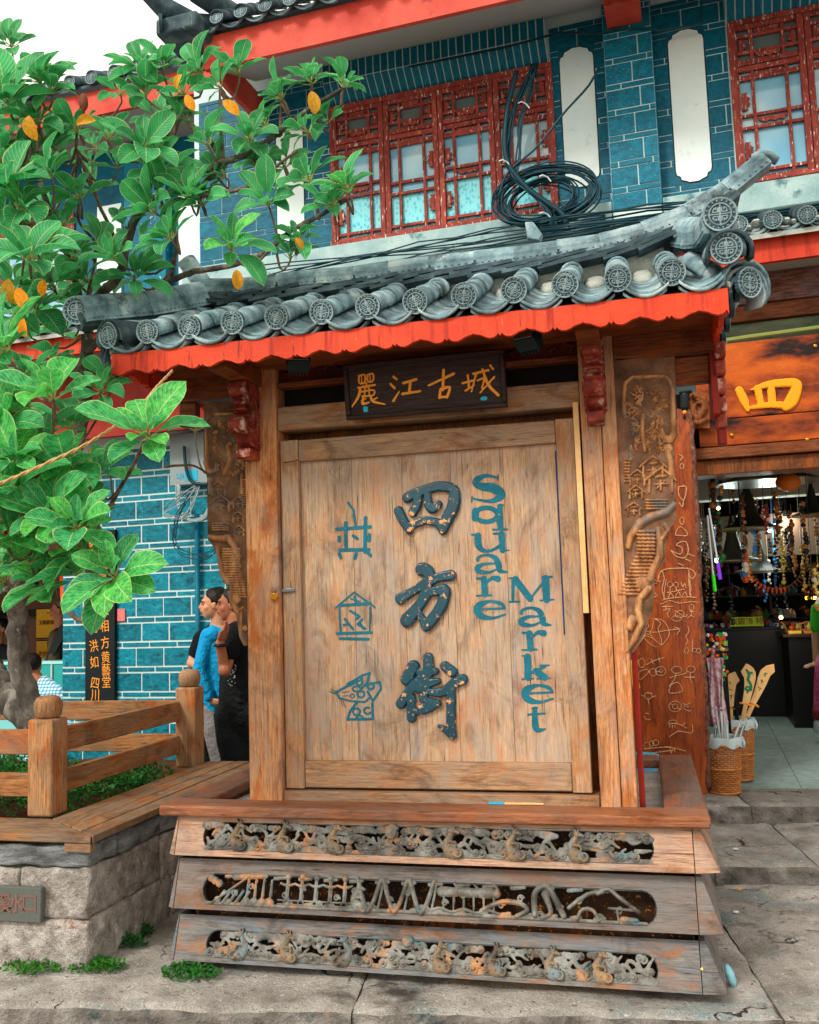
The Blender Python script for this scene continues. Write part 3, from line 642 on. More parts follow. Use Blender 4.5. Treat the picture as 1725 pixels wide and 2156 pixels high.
        for x in (.06,.14,.22): st.append(([(x-.03,ob1-.035),(x+.03,ob1-.035)],[.020,.018],.018)); st.append(([(x+.035,ob1-.02),(x+.02,ob1-.002)],[.008,.005],.016)); st.append(([(x-.02,ob1-.05),(x-.02,ob0+.02)],[.006,.004],.012)); st.append(([(x+.02,ob1-.05),(x+.02,ob0+.02)],[.006,.004],.012))
        st.append(([(.0+.02*i,ob0+.022+.006*math.sin(i*1.3)) for i in range(14)],[.006]*14,.014))
        st.append(([(.20,ob0+.03),(.27,ob0+.06),(.34,ob0+.058),(.37,ob0+.035),(.33,ob0+.012)],[.009]*5,.02))
        st.append(([(.40,ob0+.02),(.40,ob1-.03),(.44,ob1),(.47,ob1-.03),(.51,ob0+.02)],[.011]*5,.024)); st.append(([(.44,ob1-.03),(.46,ob0+.03),(.43,ob0+.012)],[.014,.008,.01],.018))
        st.append(([(.53,ob0+.05),(.60,ob1-.024),(.66,ob1-.012)],[.008]*3,.02)); st.append(([(.56,ob0+.01),(.58,ob0+.045),(.62,ob0+.045),(.64,ob0+.01)],[.007]*4,.02))
        st.append(([(.64,ob1-.02),(.68,ob1-.002),(.72,ob1-.03),(.79,ob0+.045)],[.008]*4,.022)); st.append(([(.68,ob0+.055),(.79,ob0+.05)],[.006,.006],.018)); st.append(([(.71,ob0+.05),(.715,ob0+.006)],[.007,.004],.018)); st.append(([(.73,ob0+.016),(.78,ob0+.016)],[.014,.010],.014))
    if ti==2:
        def sm_(q):
            if len(q[0])<3 or not hasattr(q[1],'__len__'): return q
            s3=smooth_stroke([(p[0],p[1],r) for p,r in zip(q[0],q[1])],5); return ([(a_,b_) for a_,b_,_ in s3],[r*1.15 for _,_,r in s3],q[2])
        st=[sm_(q) for q in st]+[(curl(x_,y_,.014,1,40*x_)[0],.0045,.013) for x_,y_ in [(-.93+.075*i_,ob0+.02+.055*((i_*7)%3)/2) for i_ in range(23)]]
        st+=[([(x_,ob0+.012),(x_+.03,ob0+.018)],[.012,.010],.009) for x_ in [-.9+.09*i_ for i_ in range(18)]]
        st+=[([(x_-.02,ob1-.012),(x_+.03,ob1-.008)],[.009,.007],.010) for x_ in [-.88+.11*i_ for i_ in range(15)]]
    # rim that joins the carving to the board
    st.append(([(p[0],p[1]) for p in ring+[ring[0]]],[.0055]*(len(ring)+1),.003))
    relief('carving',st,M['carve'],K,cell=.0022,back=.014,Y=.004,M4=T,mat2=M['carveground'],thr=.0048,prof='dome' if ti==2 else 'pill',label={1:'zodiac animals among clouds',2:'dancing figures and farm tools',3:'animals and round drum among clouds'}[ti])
    # side boards (flared prisms) left and right
    for sg,xa in ((1,X1+.003),(-1,X0-.003)):
        f1,f2=(.022,.09) if sg>0 else (.004,.022)
        poly=[(xa,z0-.002),(xa+sg*f2,z0-.002+.006),(xa+sg*f1,z1),(xa,z1)]
        m2=MB(); n=len(poly)
        m2.prism([(p[0],p[1]) for p in poly],yt-flare*.9,1.24); 
        # taper the front to follow the tilt
        vv=[]
        for v in m2.v:
            x,y,z=v
            if y<0: y=yt-flare*(1-(z-z0)/Hh)-.001
            vv.append((x,y,z))
        m2.v=vv; part('side_board',m2,mat,K,bevel=.003)
mb=MB(); mb.box(-1.09,.985,-.085,-.06,.03,.62); part('backing_panel',mb,M['backing'],K)
mb=MB(); mb.box(-1.09,.985,-.055,1.2,.03,.58); part('base_core',mb,M['dark'],K)
mb=MB()
for x in (-1.05,-.4,.3,.93): mb.box(x,x+.12,-.05,.3,-.01,.05)
part('base_foot',mb,M['darkbeam'],K)
# ---- led string behind the lowest carving
rs=random.Random(3)
LED=thing('led_string','string of tiny yellow lamps glowing behind lowest carved board','string lights',(.3,-.12,.17))
ledm=MB().ball((0,0,0),.0032,6,4).mesh('bulb',M['led'])
mb=MB(); pp=[( -.05+i*.03,-.125,.150+.004*math.sin(i*.9)) for i in range(25)]; mb.tube(pp,.0018,5); part('wire',mb,M['black'],LED)
for i in range(58): x=-.03+i*.0125; 
for i in range(58):
    x=-.03+i*.0122; put('bulb',ledm,LED,loc=(x,-.130,.152+.004*math.sin(i*.4)))
for (x,y,z) in ((1.004,-.21,.13),): put('bulb',ledm,LED,loc=(x,y,z))
# ---- sill frame planks
S0,S1=.622,.667
def plank(name,x0,x1,y0,y1,z0,z1,mat,parent,bev=.006): return part(name,MB().box(x0,x1,y0,y1,z0,z1),mat,parent,bevel=bev)
plank('sill_plank',-1.205,1.070,-.190,-.03,S0,S1,M['sill'],K,.009)
plank('sill_plank',.905,1.070,-.027,1.26,S0,S1,M['silly'],K,.009)
plank('sill_plank',-1.205,-1.04,-.027,1.26,S0,S1,M['silly'],K,.009)
plank('sill_plank',-1.037,.902,1.10,1.26,S0,S1,M['silly'],K)
plank('recess_floor',-1.04,.905,-.028,1.1,.585,.607,M['slab'],K,0)
# ---- posts
TOP=2.74
plank('post',-.846,-.692,-.045,.12,S1-.04,TOP,M['post'],K,.006)
plank('post',.662,.742,-.045,.12,S1-.04,TOP,M['post'],K,.005)
plank('post',.745,.806,-.040,.12,S1-.04,TOP,M['post'],K,.005)
plank('back_board',.812,.835,.02,.10,S1-.05,TOP-.3,M['darkred'],K,.002)
plank('back_board',-.80,.78,.13,.15,S1-.04,2.62,M['darkpost'],K,.002)
o=part('batten',MB().box(.632,.655,-.052,-.03,1.435,2.31),M['lightwood'],K,bevel=.002); 
# ---- door
D=part('door',MB().box(-.60,.55,.045,.07,.72,2.24),M['panel'],K)
xs=[-.602,-.36,-.13,.09,.32,.552]
for i in range(5): part('panel_board',MB().box(xs[i]+.0006,xs[i+1]-.0006,.018,.044,.815,2.165),M['panel'],D,bevel=.0012)
part('stile',MB().box(-.688,-.602,-.012,.06,.712,2.252),M['stile'],D,bevel=.004)
part('stile',MB().box(.552,.630,-.012,.06,.712,2.252),M['stile'],D,bevel=.004)
part('rail',MB().box(-.601,.551,-.008,.06,2.152,2.250),M['rail'],D,bevel=.004)
part('rail',MB().box(-.601,.551,-.008,.06,.716,.830),M['rail'],D,bevel=.006)
part('bottom_strip',MB().box(-.690,.658,-.035,.08,S1-.01,.706),M['rail'],K,bevel=.004)
part('beam',MB().box(-.690,.660,-.03,.08,P(900,884,0).z,P(900,833,0).z),M['rail'],K,bevel=.004)
# blue seam at the right of the panel and iron hasp
part('gap_strip',MB().box(.5445,.5515,.010,.02,1.35,2.12),flat('deep_blue_seam','0a2c5c'),D)
# ---- raised characters
C3=crop(1050,1500,550,1248); st3=stroker(C3,.012)
si=[R_([(650,300),(670,285)],38)+R_([(760,250),(880,215),(985,232)],38)+[(1000,300,44),(985,380,46),(950,450,46),(915,538,36)],
    R_([(585,398),(620,470)],36)+[(665,538,32)],[(665,515,32),(740,480,32),(800,468,30),(885,490,32),(905,520,36)],
    R_([(725,285),(722,350),(692,408)],36),[(800,285,28),(808,350,34),(840,378,38),(880,350,30)]]
fang=[[(760,832,50),(800,850,48),(820,900,42)],[(600,1050,42),(700,990,32),(800,930,40),(880,893,34),(972,877,40)],
      [(795,930,42),(790,1010,44),(740,1100,40),(650,1210,54)],[(800,1010,30),(900,985,40),(930,1000,42),(905,1100,42),(840,1200,42),(790,1250,42)],[(790,1250,40),(742,1160,20),(745,1120,20)]]
jie=[[(695,1555,46),(640,1650,42)],[(748,1645,34),(680,1720,38),(602,1830,38)],[(680,1790,34),(682,1935,36)],[(805,1490,38),(810,1600,42)],
     [(745,1600,28),(860,1590,26)],[(800,1600,36),(780,1690,34)],[(735,1725,30),(800,1685,34),(880,1662,22)],[(790,1700,34),(770,1800,30)],
     [(745,1790,20),(850,1825,30)],[(728,1885,32),(800,1858,42),(878,1830,26)],[(930,1552,36),(985,1595,38)],[(830,1745,30),(920,1742,34),(1000,1680,38),(1062,1650,38)],
     [(972,1700,34),(975,1850,34),(975,1980,34),(990,2065,26)],[(885,1995,12),(940,2030,24),(985,2072,26)]]
for nm,ch in (('character',si),('character',fang),('character',jie)):
    relief(nm,st3(ch,.022,True),M['teal'],D,cell=.0022,back=.002,Y=.018,prof='pill')
g1=[R_([(205,335),(245,390),(262,510)],8),R_([(120,532),(370,515)],11),R_([(187,485),(190,670)],12),R_([(335,448),(330,700)],12),R_([(145,688),(360,684)],11),
    R_([(138,592),(138,618)],11),R_([(243,582),(274,602)],10),R_([(363,575),(360,615)],12),R_([(140,715),(150,742)],11),R_([(266,715),(256,748)],11),R_([(345,700),(372,728)],11)]
g2=[R_([(112,1118),(250,1002),(404,1114)],6),R_([(130,1106),(380,1090)],5),R_([(135,1095),(378,1078)],4),R_([(140,1120),(150,1305)],7),R_([(370,1112),(365,1300)],5),R_([(122,1310),(380,1302)],9),R_([(145,1346),(356,1352)],9),
    R_([(255,1035),(266,1092)],9),R_([(225,1050),(292,1072)],5),R_([(235,1092),(285,1096)],7),R_([(220,1140),(290,1182),(266,1202)],8),R_([(180,1200),(240,1275)],8),R_([(172,1246),(215,1236)],7),R_([(310,1204),(276,1240),(332,1272)],8),R_([(300,1240),(318,1275)],7)]
g3=[R_([(112,1750),(200,1700),(312,1620),(366,1604),(345,1680),(300,1722)],7),R_([(210,1690),(300,1640)],14),R_([(330,1692),(440,1670),(450,1722),(390,1812),(350,1742)],7),R_([(120,1752),(140,1790),(220,1812),(330,1820),(362,1790)],6),
    R_([(270,1820),(220,1890),(200,1950)],8),R_([(200,1950),(392,1946)],8),R_([(385,1830),(390,1946)],8),arc(268,1722,30,20,0,360,6,14),arc(300,1762,26,24,0,360,6,14),arc(288,1672,22,24,0,360,6,12),arc(372,1702,24,22,0,360,7,12),
    arc(268,1892,26,26,0,360,6,12),arc(350,1884,26,24,30,300,6,12),arc(236,1775,17,14,0,360,4,10),R_([(70,1742),(120,1762)],4),R_([(75,1722),(118,1745)],3),R_([(160,1748),(210,1742)],3),R_([(165,1775),(205,1772)],3),arc(290,1935,25,14,180,360,5,8),R_([(150,1800),(165,1850)],2.5),R_([(165,1805),(185,1860)],2.5)]
for g in (g1,g2,g3): relief('pictograph',st3(g,.003,False,1.2),M['tealflat'],D,cell=.0016,back=.002,Y=.018,prof='flat')
C5=crop(1500,1500,500,1135); st5=stroker(C5,.015)
def sh(l,dx,dy): return [[(x+dx,y+dy,r) for x,y,r in s] for s in l]
LS=[[(303,128,5),(300,168,5)],[(300,150,8),(215,134,12),(150,160,20),(138,190,22),(180,215,24),(260,225,30),(318,258,28),(318,292,24),(240,325,12),(130,308,7),(112,300,5)],[(108,290,5),(106,332,5)]]
Lq=[arc(215,425,82,52,20,360,15,18),[(135,400,24),(132,450,22)],[(318,360,16),(312,440,22),(322,520,18)],[(265,536,7),(370,534,7)],[(300,358,6),(340,354,6)]]
Lu=[[(108,574,7),(160,570,7)],[(152,580,20),(156,650,22),(190,690,14),(250,692,9),(320,655,12)],[(270,566,7),(335,564,7)],[(328,570,20),(336,690,18)],[(330,692,7),(384,690,5)]]
La=[[(150,762,12),(160,740,9),(220,724,9),(282,748,16),(306,800,20),(316,842,15),(368,852,6)],[(288,788,6),(200,792,10),(150,818,17),(160,846,16),(235,854,9),(302,824,6)]]
Lr=[[(146,900,8),(195,900,8)],[(196,905,20),(205,1015,20)],[(142,1028,6),(252,1024,6)],[(212,935,8),(258,897,12),(300,903,20)]]
Le=[[(350,1122,8),(325,1088,12),(245,1070,9),(170,1095,20),(145,1132,22),(175,1178,20),(260,1195,10),(355,1168,6)],[(160,1130,7),(350,1122,7)]]
LM=[[(386,898,6),(445,894,6)],[(415,905,12),(412,1065,9)],[(432,908,22),(540,1050,20)],[(540,1055,6),(655,905,9)],[(655,900,22),(664,1055,22)],[(386,1073,6),(460,1071,6)],[(618,1063,6),(715,1056,6)],[(632,890,7),(702,887,7)]]
Lk=[[(485,1476,6),(530,1474,6)],[(522,1485,22),(526,1635,22)],[(482,1650,6),(562,1645,6)],[(540,1608,8),(650,1555,9)],[(585,1590,20),(648,1635,20)],[(615,1548,6),(680,1546,6)],[(596,1646,6),(690,1642,6)]]
Lt=[[(575,1870,14),(580,2000,20),(606,2030,14),(652,2022,6)],[(526,1914,7),(650,1905,7)],[(560,1868,8),(590,1862,8)]]
for L_ in (LS,Lq,Lu,La,Lr,Le,LM,sh(La,326,394),sh(Lr,340,405),Lk,sh(Le,356,626),Lt):
    relief('letter',st5(L_,.0018,True,1.22),M['tealflat'],D,cell=.0015,back=.002,Y=.0175,prof='flat')
# ---- upper woodwork
zb=P(900,833,0).z
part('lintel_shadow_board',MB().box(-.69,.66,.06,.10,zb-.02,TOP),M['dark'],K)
zt=P(900,775,0).z
rs=random.Random(9); st=[]
for i in range(16):
    cx=-.64+i*.085; st.append((curl(cx,zt+.07,.045,(-1)**i,rs.uniform(0,360))[0],.009,.016)); st.append(([(cx,zt+.02),(cx+.04,zt+.11)],[.012,.006],.012)); st.append(([(cx,zt+.07)],[.012],.02))
relief('carved_lintel',st,M['carvered'],K,cell=.003,base=[(-.69,zt-.01),(.66,zt-.01),(.66,zt+.17),(-.69,zt+.17)],base_h=.004,back=.02,Y=.0)
part('lintel_rail',MB().box(-.69,.66,-.03,.03,zt-.035,zt-.011),M['darkbeam'],K,bevel=.003)
# outrigger beams either side
for x0,x1 in ((.806,1.215),(-1.20,-.846)):
    za,zb2=(P(1400,755,0).z,P(1400,690,0).z)
    part('side_beam',MB().box(x0+.002,x1,-.03,.05,za,zb2+.06),M['darkbeam'],K,bevel=.004)
    part('side_beam',MB().box(x0+(.22 if x0>0 else .01),x1-(.03 if x0>0 else .26),-.01,.04,za-.115,za-.004),M['darkbeam'],K,bevel=.004)
    part('side_post',MB().box(x1-.03,x1-.002,-.06,.08,za-.26,za-.0),M['darkred'],K,bevel=.003)
for x in (-.80,.72): part('cross_beam',MB().box(x-.045,x+.045,-.42,.6,2.50,2.575),M['darkbeam'],K,bevel=.004)
# ---- red carved brackets, scroll profile in side view
prof=[(-.045,.30),(-.16,.31),(-.205,.29),(-.225,.255),(-.215,.225),(-.18,.215),(-.165,.205),(-.175,.185),(-.21,.175),(-.225,.16),(-.17,.15),(-.165,.135),(-.215,.13),(-.235,.105),(-.228,.07),(-.195,.055),(-.16,.06),(-.15,.03),(-.10,.0),(-.045,.0)]
for x0,x1,zz in ((-.842,-.765,2.205),(.690,.765,2.245)):
    b=part('bracket',MB().prism([(y*1.0,z+zz) for y,z in prof],x0,x1,'yz'),M['bracket'],K,bevel=.012)
    st=[(curl(-.185,.095,.03,1,0)[0],.007,.008),(curl(-.18,.26,.03,1,90)[0],.007,.008),([(-.06,.02),(-.11,.10),(-.08,.2),(-.13,.28)],[.010]*4,.008),(curl(-.09,.16,.028,-1,0)[0],.007,.008),(curl(-.10,.05,.025,1,200)[0],.006,.008)]
    for side,sx in ((x1+.0005,1),(x0-.0005,-1)):
        m4=Matrix(((0,-sx,0,side),(1,0,0,0),(0,0,1,zz),(0,0,0,1)))
        relief('scroll',st,M['bracket'],b,cell=.003,back=.003,Y=0,M4=m4)
    part('bracket_block',MB().box(x0+.004,x1-.004,-.16,-.046,zz-.045,zz+.0),M['bracket'],K,bevel=.006)
# ---- carved wing boards
CR=crop(1986,1100,700,1509); sr=stroker(CR,-.02)
CL=crop(640,1300,200,539); slf=stroker(CL,-.02)
def wing(sf,outline,frame,rnd,houses,scales,tail,extra=[]):
    pt=sf.pt; base=[pt(*q) for q in outline]; st=[]
    for s in frame: st+=sf([s],.013)
    rs=random.Random(rnd['seed']); x0,x1,y0,y1=rnd['box']
    for i in range(rnd['n']):
        x=rs.uniform(x0,x1); y=y0+(y1-y0)*(i+rs.random())/rnd['n']; k=rs.random(); s=rnd['s']
        q=[[(x,y,s*.16)]]
        for j in range(3): a=rs.uniform(0,6.28); q.append([(x,y,s*.13),(x+math.cos(a)*s*.6,y+math.sin(a)*s*.6,s*.10)])
        if k<.4: q.append(arc(x,y,s*.4,s*.35,rs.uniform(0,200),rs.uniform(250,460),s*.1,8))
        st+=sf(q,.008)
    for (x,y,s) in houses:
        w=sf.k*0+s*.075
        st+=sf([[(x-s,y+s*.35,w),(x-s*.5,y-.1*s,w),(x,y-s*.45,w*1.2),(x+s*.5,y-.1*s,w),(x+s,y+s*.35,w)],[(x-s*.72,y+s*.3,w),(x-s*.72,y+s*1.1,w)],[(x+s*.72,y+s*.3,w*1.2),(x+s*.72,y+s*1.1,w)],
                [(x-s*.3,y+s*.1,w*.8),(x+s*.3,y+s*.05,w*.8)],[(x-s*.4,y+s*.6,w*.8),(x+s*.4,y+s*.55,w*.8)],[(x,y+s*.35,w*.8),(x,y+s*.95,w*.9)],[(x-s*.25,y+s*.85,w*.8),(x+s*.25,y+s*.4,w*.7)]],.012)
    for row in scales:
        x,y,wd,n,s=row
        for j in range(n): st+=sf([[(x+wd*j/n+s*.3,y,s),(x+wd*(j+1)/n-s*1.1,y+2,s)]],.014)
    st+=sf(tail,.018)+sf(extra,.014)
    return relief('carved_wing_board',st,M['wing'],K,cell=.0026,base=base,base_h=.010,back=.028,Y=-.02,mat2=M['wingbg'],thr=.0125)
out_r=[(48,170),(490,150),(500,400),(512,700),(480,760),(492,840),(486,960),(500,1010),(505,1310),(470,1350),(440,1400),(432,1500),(420,1600),(352,1680),(345,1830),(335,1950),(300,2040),(278,2110),(235,2190),(205,2240),(160,2250),(122,2230),(130,1700),(100,1000),(60,500)]
fr=[[(130,560,16),(128,420,14),(135,340,14),(190,298,12),(420,290,12),(450,320,14),(470,380,16),(478,560,18),(485,700,24),(450,740,26),(405,720,20),(395,670,14)],[(440,800,32)],[(440,830,18),(462,900,18),(470,1000,18)]]
sc=[(225+ (0 if i<7 else -12*(i-6)),1385+i*26,(130 if i<8 else 145),4,11) for i in range(18)]
tail=[[(160,1500,18),(180,1420,24),(240,1330,30),(330,1280,30),(430,1250,28),(480,1200,22)],[(370,1370,16),(385,1460,20),(380,1560,24),(335,1650,26),(310,1720,26)],[(260,1750,50)],[(300,1790,26),(240,1860,24),(230,1950,24),(250,2040,20),(200,2150,20),(150,2230,14)],[(190,2010,34),(170,2060,30)],[(420,1340,14),(440,1380,12),(400,1440,12)]]
wing(sr,out_r,fr,dict(seed=4,box=(150,420,370,820),n=64,s=44),[(335,900,95),(390,990,110),(225,985,70),(215,1090,60),(200,1210,60)],sc+[(290,1165+i*20,150,5,8) for i in range(4)]+[(135,880+i*22,40,2,8) for i in range(8)],tail,[[(265,560,12),(255,680,16),(280,820,12)],[(180,780,8),(175,880,12)],arc(250,1740,30,26,0,300,8,10)])
out_l=[(85,45),(475,50),(474,2200),(440,2200),(400,2110),(385,1980),(335,1850),(312,1690),(250,1640),(215,1480),(200,1380),(165,1330),(116,1260),(112,720),(100,680),(80,600)]
frl=[[(110,580,14),(112,300,12),(120,210,12),(170,160,10),(400,150,10)],[(105,560,18),(115,640,20),(150,670,20),(195,650,16),(200,600,12)],[(145,740,28)],[(140,760,14),(142,860,14)]]
scl=[(255+(0 if i<6 else 6*(i-5)),1350+i*22,(150 if i<8 else 135),4,9.5) for i in range(20)]
taill=[[(140,1240,18),(220,1260,24),(300,1250,26),(350,1320,22),(390,1420,18)],[(210,1330,16),(230,1460,18),(250,1560,20),(300,1650,20)],[(370,1790,40)],[(320,1730,18),(340,1830,20),(400,1920,20),(405,2010,16),(420,2120,16),(455,2190,14)],[(455,2050,26)],[(430,1870,14),(400,1900,12)]]
wing(slf,out_l,frl,dict(seed=8,box=(160,440,220,700),n=56,s=36),[(215,790,80),(240,920,95),(390,920,60),(390,1050,60),(400,1170,55)],scl+[(165,1125+i*18,140,5,7) for i in range(4)]+[(430,740+i*20,36,2,7) for i in range(12)],taill,[[(300,440,12),(320,560,16),(270,690,14)],[(420,690,8),(425,860,12)]])
# ================================================================ KIOSK ROOF
def medallion(name,r,mat):
    st=[([(r*.93*math.cos(t),r*.93*math.sin(t)) for t in [2*math.pi*i/24 for i in range(25)]],[r*.07]*25,.005),
        ([(r*.62*math.cos(t),r*.62*math.sin(t)) for t in [2*math.pi*i/20 for i in range(21)]],[r*.04]*21,.0045)]
    for i in range(18): t=2*math.pi*i/18; st.append(([(r*.78*math.cos(t),r*.78*math.sin(t))],[r*.062],.0045))
    w=r*.038; q=lambda *p:([(a*r,b*r) for a,b in p],[w]*len(p),.0045)
    st+=[q((-.55,0),(.55,0)),q((0,-.55),(0,.55)),q((-.4,.12),(-.1,.12)),q((-.1,.12),(-.1,.38)),q((.4,.12),(.1,.12)),q((.1,.12),(.1,.38)),q((-.4,-.12),(-.1,-.12)),q((-.1,-.12),(-.1,-.38)),q((.4,-.12),(.1,-.12)),q((.1,-.12),(.1,-.38)),
         q((-.4,.12),(-.36,.3),(-.22,.38)),q((.4,.12),(.36,.3),(.22,.38)),q((-.4,-.12),(-.36,-.3),(-.22,-.38)),q((.4,-.12),(.36,-.3),(.22,-.38)),q((-.22,.24),(-.22,.38)),q((.22,.24),(.22,.38)),q((-.22,-.24),(-.22,-.38)),q((.22,-.24),(.22,-.38))]
    basep=[(r*math.cos(t),r*math.sin(t)) for t in [2*math.pi*i/28 for i in range(28)]]
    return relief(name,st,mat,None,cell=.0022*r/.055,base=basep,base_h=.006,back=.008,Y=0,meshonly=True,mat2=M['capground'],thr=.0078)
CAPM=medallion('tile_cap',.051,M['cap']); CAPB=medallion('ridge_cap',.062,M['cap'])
def halftube(r,L,taper=.88,seg=10,th=.012):
    """cover tile: half barrel, along +Y from 0 to L, opening downwards"""
    mb=MB(); vs=[]
    for (y,rr) in ((0,r),(L,r*taper)):
        for k in range(seg+1):
            a=math.pi*k/seg; a=-.35+a*(math.pi+.7)/math.pi; vs.append((rr*math.cos(a),y,rr*math.sin(a)))
        for k in range(seg+1):
            a=math.pi*k/seg; a=-.35+a*(math.pi+.7)/math.pi; vs.append(((rr-th)*math.cos(a),y,(rr-th)*math.sin(a)))
    n=seg+1; fs=[]
    for k in range(seg):
        fs+=[(k,k+1,2*n+k+1,2*n+k),(n+k+1,n+k,3*n+k,3*n+k+1),(k+1,k,n+k,n+k+1),(2*n+k,2*n+k+1,3*n+k+1,3*n+k)]
    fs+=[(0,2*n,3*n,n),(seg,n+seg,3*n+seg,2*n+seg)]
    mb.add(vs,fs); return mb
def pan(wd,L,sag,th=.012,seg=8):
    """concave pan tile along +Y"""
    mb=MB(); vs=[]
    for y in (0,L):
        for zo in (0,-th):
            for k in range(seg+1):
                t=k/seg*2-1; vs.append((t*wd/2,y,zo+sag*(t*t)-sag))
    n=seg+1; fs=[]
    for k in range(seg): fs+=[(k,k+1,2*n+k+1,2*n+k),(n+k+1,n+k,3*n+k,3*n+k+1),(k+1,k,n+k,n+k+1),(2*n+k,2*n+k+1,3*n+k+1,3*n+k)]
    fs+=[(0,2*n,3*n,n),(seg,n+seg,3*n+seg,2*n+seg)]
    mb.add(vs,fs); return mb
def basis_m(t,upv=(0,0,1)):
    t=Vector(t).normalized(); x=t.cross(Vector(upv)).normalized(); z=x.cross(t); return Matrix((x,t,z)).transposed()
EY,EZ=-.53,2.650                 # front eave cap centre
EXL,EXR=-1.245,1.235
RY,RZ=.03,2.890                  # where the rows meet the ridge
ROOF=part('roof',MB().add([(EXL-.02,EY+.06,EZ-.06),(EXR-.03,EY+.06,EZ-.06),(EXR-.1,RY+.05,RZ-.05),(EXL+.12,RY+.05,RZ-.05),
      (EXL-.02,EY+.06,EZ-.08),(EXR-.03,EY+.06,EZ-.08),(EXR-.1,RY+.05,RZ-.07),(EXL+.12,RY+.05,RZ-.07)],[(0,1,2,3),(7,6,5,4),(0,4,5,1),(1,5,6,2),(2,6,7,3),(3,7,4,0)]),M['lime'],K)
TM=halftube(.049,.165).mesh('cover_tile',M['tile'],True)
PM=pan(.156,.17,.038).mesh('pan_tile',M['tile'],True)
slope=Vector((0,RY-EY,RZ-EZ)); NR=4; rowx=[-1.053+.19*i for i in range(12)]
rs=random.Random(2)
for i,x in enumerate(rowx):
    d=slope.normalized(); m=basis_m(d).to_4x4()
    for k in range(NR):
        p=Vector((x,EY,EZ-.004))+slope*(k/NR)+Vector((0,0,.004*k))+Vector((rs.uniform(-.003,.003),0,rs.uniform(-.003,.003)))
        put('cover_tile',TM,ROOF,loc=p,rot=m@Matrix.Rotation(rs.uniform(-.03,.03),4,'Z'))
    put('tile_cap',CAPM,ROOF,loc=(x,EY-.002,EZ),rot=Matrix.Rotation(rad(12),4,'X')@Matrix.Rotation(rs.uniform(-.6,.6),4,'Y'))
d=slope.normalized(); m=basis_m(d).to_4x4()
for i,x in enumerate([rowx[0]-.095]+[a+.095 for a in rowx]):
    for k in range(4):
        p=Vector((x,EY+.015,EZ-.020))+slope*(k/4.0)+Vector((0,0,.006))
        put('pan_tile',PM,ROOF,loc=p,rot=m@Matrix.Rotation(rs.uniform(-.03,.03),4,'Z'))
    for k in range(2):      # stacked lips at the eave
        put('pan_tile',PM,ROOF,loc=(x+rs.uniform(-.006,.006),EY-.012+.022*k+rs.uniform(-.006,.006),EZ-.034-.016*k),rot=m)
# lime fillets between rows near ridge
mb=MB()
for i in range(11):
    x=rowx[i]+.095; mb.ball((x,RY-.07,RZ-.075),(.05,.12,.022),8,5,Matrix.Rotation(rad(32),4,'X'))
part('lime_fillet',mb,M['lime'],ROOF,smooth=True)
# side slopes (hips) left and right with their own rows
for sg,xe,xr in ((1,EXR,1.06),(-1,EXL,-1.03)):
    mb=MB(); mb.add([(xe,EY+.02,EZ-.05),(xe,.62,EZ-.05),(xr,.10,RZ-.05),(xr,.02,RZ-.05),(xe,EY+.02,EZ-.07),(xe,.62,EZ-.07),(xr,.10,RZ-.07),(xr,.02,RZ-.07)],[(0,1,2,3),(7,6,5,4),(0,4,5,1),(1,5,6,2),(2,6,7,3),(3,7,4,0)])
    part('side_slope',mb,M['lime'],ROOF)
    for j in range(5):
        y=-.36+.2*j; d2=Vector((xr-xe,(.06-y)*.6,RZ-EZ)).normalized(); m2=basis_m(d2).to_4x4()
        for k in range(2): put('cover_tile',TM,ROOF,loc=Vector((xe+sg*.03,y,EZ-.03))+d2*(.15*k),rot=m2)
        put('tile_cap',CAPM,ROOF,loc=(xe+sg*.035,y,EZ-.03),rot=Matrix.Rotation(-sg*math.pi/2*-1 if sg>0 else -math.pi/2,4,'Z'))
# rear slope
mb=MB(); mb.add([(EXL,.66,EZ-.05),(EXR,.66,EZ-.05),(1.06,.10,RZ-.02),(-1.03,.10,RZ-.02)],[(0,3,2,1)]); part('rear_slope',mb,M['tiledark'],ROOF)
for i in range(13):
    d3=Vector((0,.56,-.37)).normalized(); put('cover_tile',TM,ROOF,loc=Vector((-1.05+.18*i,.12,RZ-.02)),rot=basis_m(d3).to_4x4(),scale=(1,3.6,1))
# red scalloped fascias
def scallop(L,n,ztop,zb,amp=.021):
    pts=[(0,ztop),(L,ztop)]; w=L/n; low=[]
    for i in range(n):
        a=i*w
        for t,h in ((0,.35),(.04,.75),(.07,.35),(.12,.12),(.2,.05),(.27,.3),(.36,.75),(.45,.95),(.5,1.15),(.55,.95),(.64,.75),(.73,.3),(.8,.05),(.88,.12),(.93,.35),(.96,.75)): low.append((a+w*t,zb+amp*h))
    low.append((L,zb)); return pts+low[::-1]
def fascia(p0,dirv,L,n,ztop,zb,th=.02):
    poly=scallop(L,n,ztop,zb); mb=MB(); dv=Vector(dirv).normalized(); nv=Vector((dv.y,-dv.x,0))
    o=[]; 
    low=poly[2:][::-1]; 
    # strip quads from top line to scalloped line
    for k in range(len(low)-1):
        a,b=low[k],low[k+1]
        q=[(a[0],a[1]),(b[0],b[1]),(b[0],ztop),(a[0],ztop)]
        vs=[tuple(Vector(p0)+dv*s+Vector((0,0,z))+nv*0) for s,z in q]+[tuple(Vector(p0)+dv*s+Vector((0,0,z))-nv*th) for s,z in q]
        mb.add(vs,[(0,1,2,3),(7,6,5,4),(0,4,5,1)]+([(2,6,7,3)]))
    return mb
part('fascia',fascia((EXL+.01,EY+.016,0),(1,0,0),EXR-EXL-.02,12,EZ-.074,2.482),M['red'],K)
part('fascia',fascia((EXR-.012,EY+.05,0),(0,1,0),1.1,5,EZ-.05,2.493),M['red'],K)
